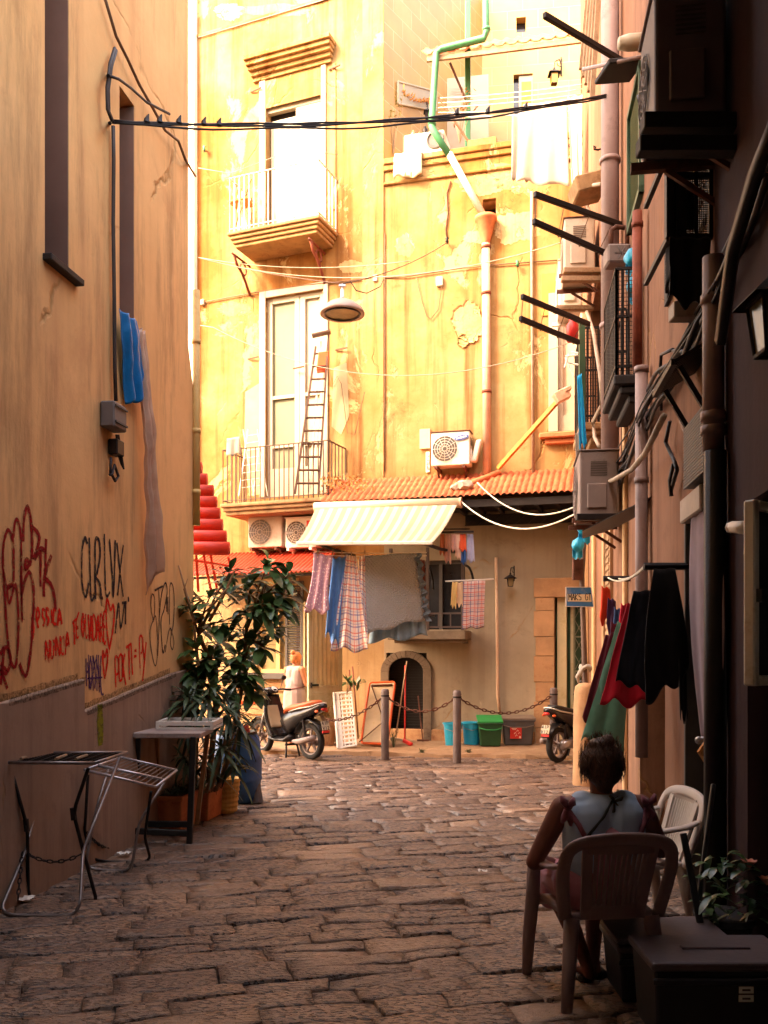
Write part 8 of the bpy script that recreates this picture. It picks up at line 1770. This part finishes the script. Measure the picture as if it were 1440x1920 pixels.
# ================================================================ dark clutter at the lower right
def crate(label, x0, x1, y0, y1, z0, z1, m, lidm, over=.015):
    t = thing('crate', label, 'crate', ((x0 + x1) / 2, (y0 + y1) / 2, z0)); p = MB(); p.hexa([(x0 + .02, y0 + .02, z0), (x1 - .02, y0 + .02, z0), (x1 - .02, y1 - .02, z0), (x0 + .02, y1 - .02, z0)], [(x0, y0, z1), (x1, y0, z1), (x1, y1, z1), (x0, y1, z1)]); p.build('body', m, t, bevel=.012, seg=2)
    p = MB(); p.box(((x0 + x1) / 2, (y0 + y1) / 2, z1 + .022), (x1 - x0 + 2 * over, y1 - y0 + 2 * over, .04)); p.build('lid', lidm, t, bevel=.012, seg=2)
    p = MB(); p.box(((x0 + x1) / 2 + .02, (y0 + y1) / 2, z1 + .046), ((x1 - x0) * .5, .04, .012)); p.build('lid_ridge', lidm, t, bevel=.004)
    p = MB(); p.box(((x0 + x1) / 2, y0 - .012, z1 - .04), (x1 - x0 + .02, .025, .03)); p.build('rim', m, t, bevel=.006); return t
mcr = mat('crate_black', (.014, .012, .016), .5, 0, .25, 5, .1, dirt='#2a2326'); mlid = mat('crate_lid', (.085, .068, .078), .45, 0, .2, 5, .2, dirt='#5a4a4a')
t = crate('black crate with grey lid and two white labels at the lower right', 1.18, 1.80, 3.95, 4.32, 0, .33, mcr, mlid)
for k in (0, 1): p = MB(); q = P(1400, 1857 + 16 * k, 3.95); p.box((q.x, 3.957, q.z), (.065, .006, .03)); lb_ = p.build('paper_label', M['white_metal'], t); p = MB(); p.box((q.x, 3.953, q.z), (.035, .003, .008)); subpart('label_print', p, M['shutter_grey'], lb_)
crate('low dark crate with thin grey lids stacked on it, behind the labelled crate', 1.15, 1.66, 4.42, 4.78, 0, .25, mcr, mlid)
p = MB(); p.box((1.40, 4.56, .325), (.56, .34, .022), ax=V((1, .06, .02)).normalized()); tag(p.build('loose_lid', mlid, bevel=.008), 'loose grey lid lying askew on the low dark crate', 'lid')
t = thing('flower_pot', 'dark pot of leafy plants with two pale pink flowers at the right edge', 'flower pot', (1.80, 4.78, 0))
p = MB(); p.lathe([(.001, 0), (.11, 0), (.15, .30), (.165, .31), (.165, .34), (.14, .34), (.001, .31)], (1.80, 4.78, 0), Z, 20); p.build('pot', mcr, t)
p = MB(); rf_ = random.Random(14)
for i in range(110):
    q = V((1.80 + rf_.uniform(-.16, .14), 4.72 + rf_.uniform(-.14, .12), rf_.uniform(.34, .66))); d_ = V((rf_.uniform(-1, 1), rf_.uniform(-1, .6), rf_.uniform(-.3, .8))); leaf(p, q, d_, rf_.uniform(.06, .12), .04, droop=.4)
p.build('foliage', mrub, t, smooth=True)
for px, py, s in ((1405, 1628, 1.0), (1437, 1660, 1.0)):
    p = MB(); c_ = P(px, py, 4.62)
    for k in range(7): a = k * .9; d_ = V((cos(a) * .8, sin(a) * .8, .7)); leaf(p, c_, d_, .055, .04, droop=-.1, fold=.5)
    p.build('flower', mat('petal', (.62, .26, .20), .6, 0, .2, 9, 0), t, smooth=True)
for k, (a_, b_, w_, lab) in enumerate((((1281, 1562, 4.75), (1318, 1760, 4.6), .035, 'flat black strap leaning behind the seated woman'), ((1338, 1470, 5.0), (1298, 1775, 4.75), .024, 'dark broom handle leaning against the near doorway'))):
    p = MB(); p.bar(P(*a_), P(*b_), w_, .016 if k == 0 else .024, up=(0, 1, 0)); tag(p.build('stick', mcr, bevel=.004), lab, 'stick')

# scraps of litter on the paving
rl_ = random.Random(5)
for k, (px, py, s_, lab) in enumerate(((232, 1606, .05, 'crumpled white scrap of paper under the small drying rack'), (42, 1692, .07, 'flattened white wrapper by the foot of the nearest drying rack'), (560, 1452, .05, 'small pale scrap on the paving in front of the scooter'), (690, 1478, .04, 'tiny white scrap in the middle of the street'), (905, 1640, .035, 'small pale scrap on the paving left of the seated woman'))):
    c_ = G(px, py) + Z * .012; p = MB(); p.grid(lambda u, v: c_ + V(((u - .5) * s_ * 2, (v - .5) * s_ * 1.6, .02 + .02 * mnoise.noise(V((u * 4, v * 4, k))))), 6, 6); tag(p.build('paper_scrap', M['white_metal'], smooth=False), lab, 'litter')
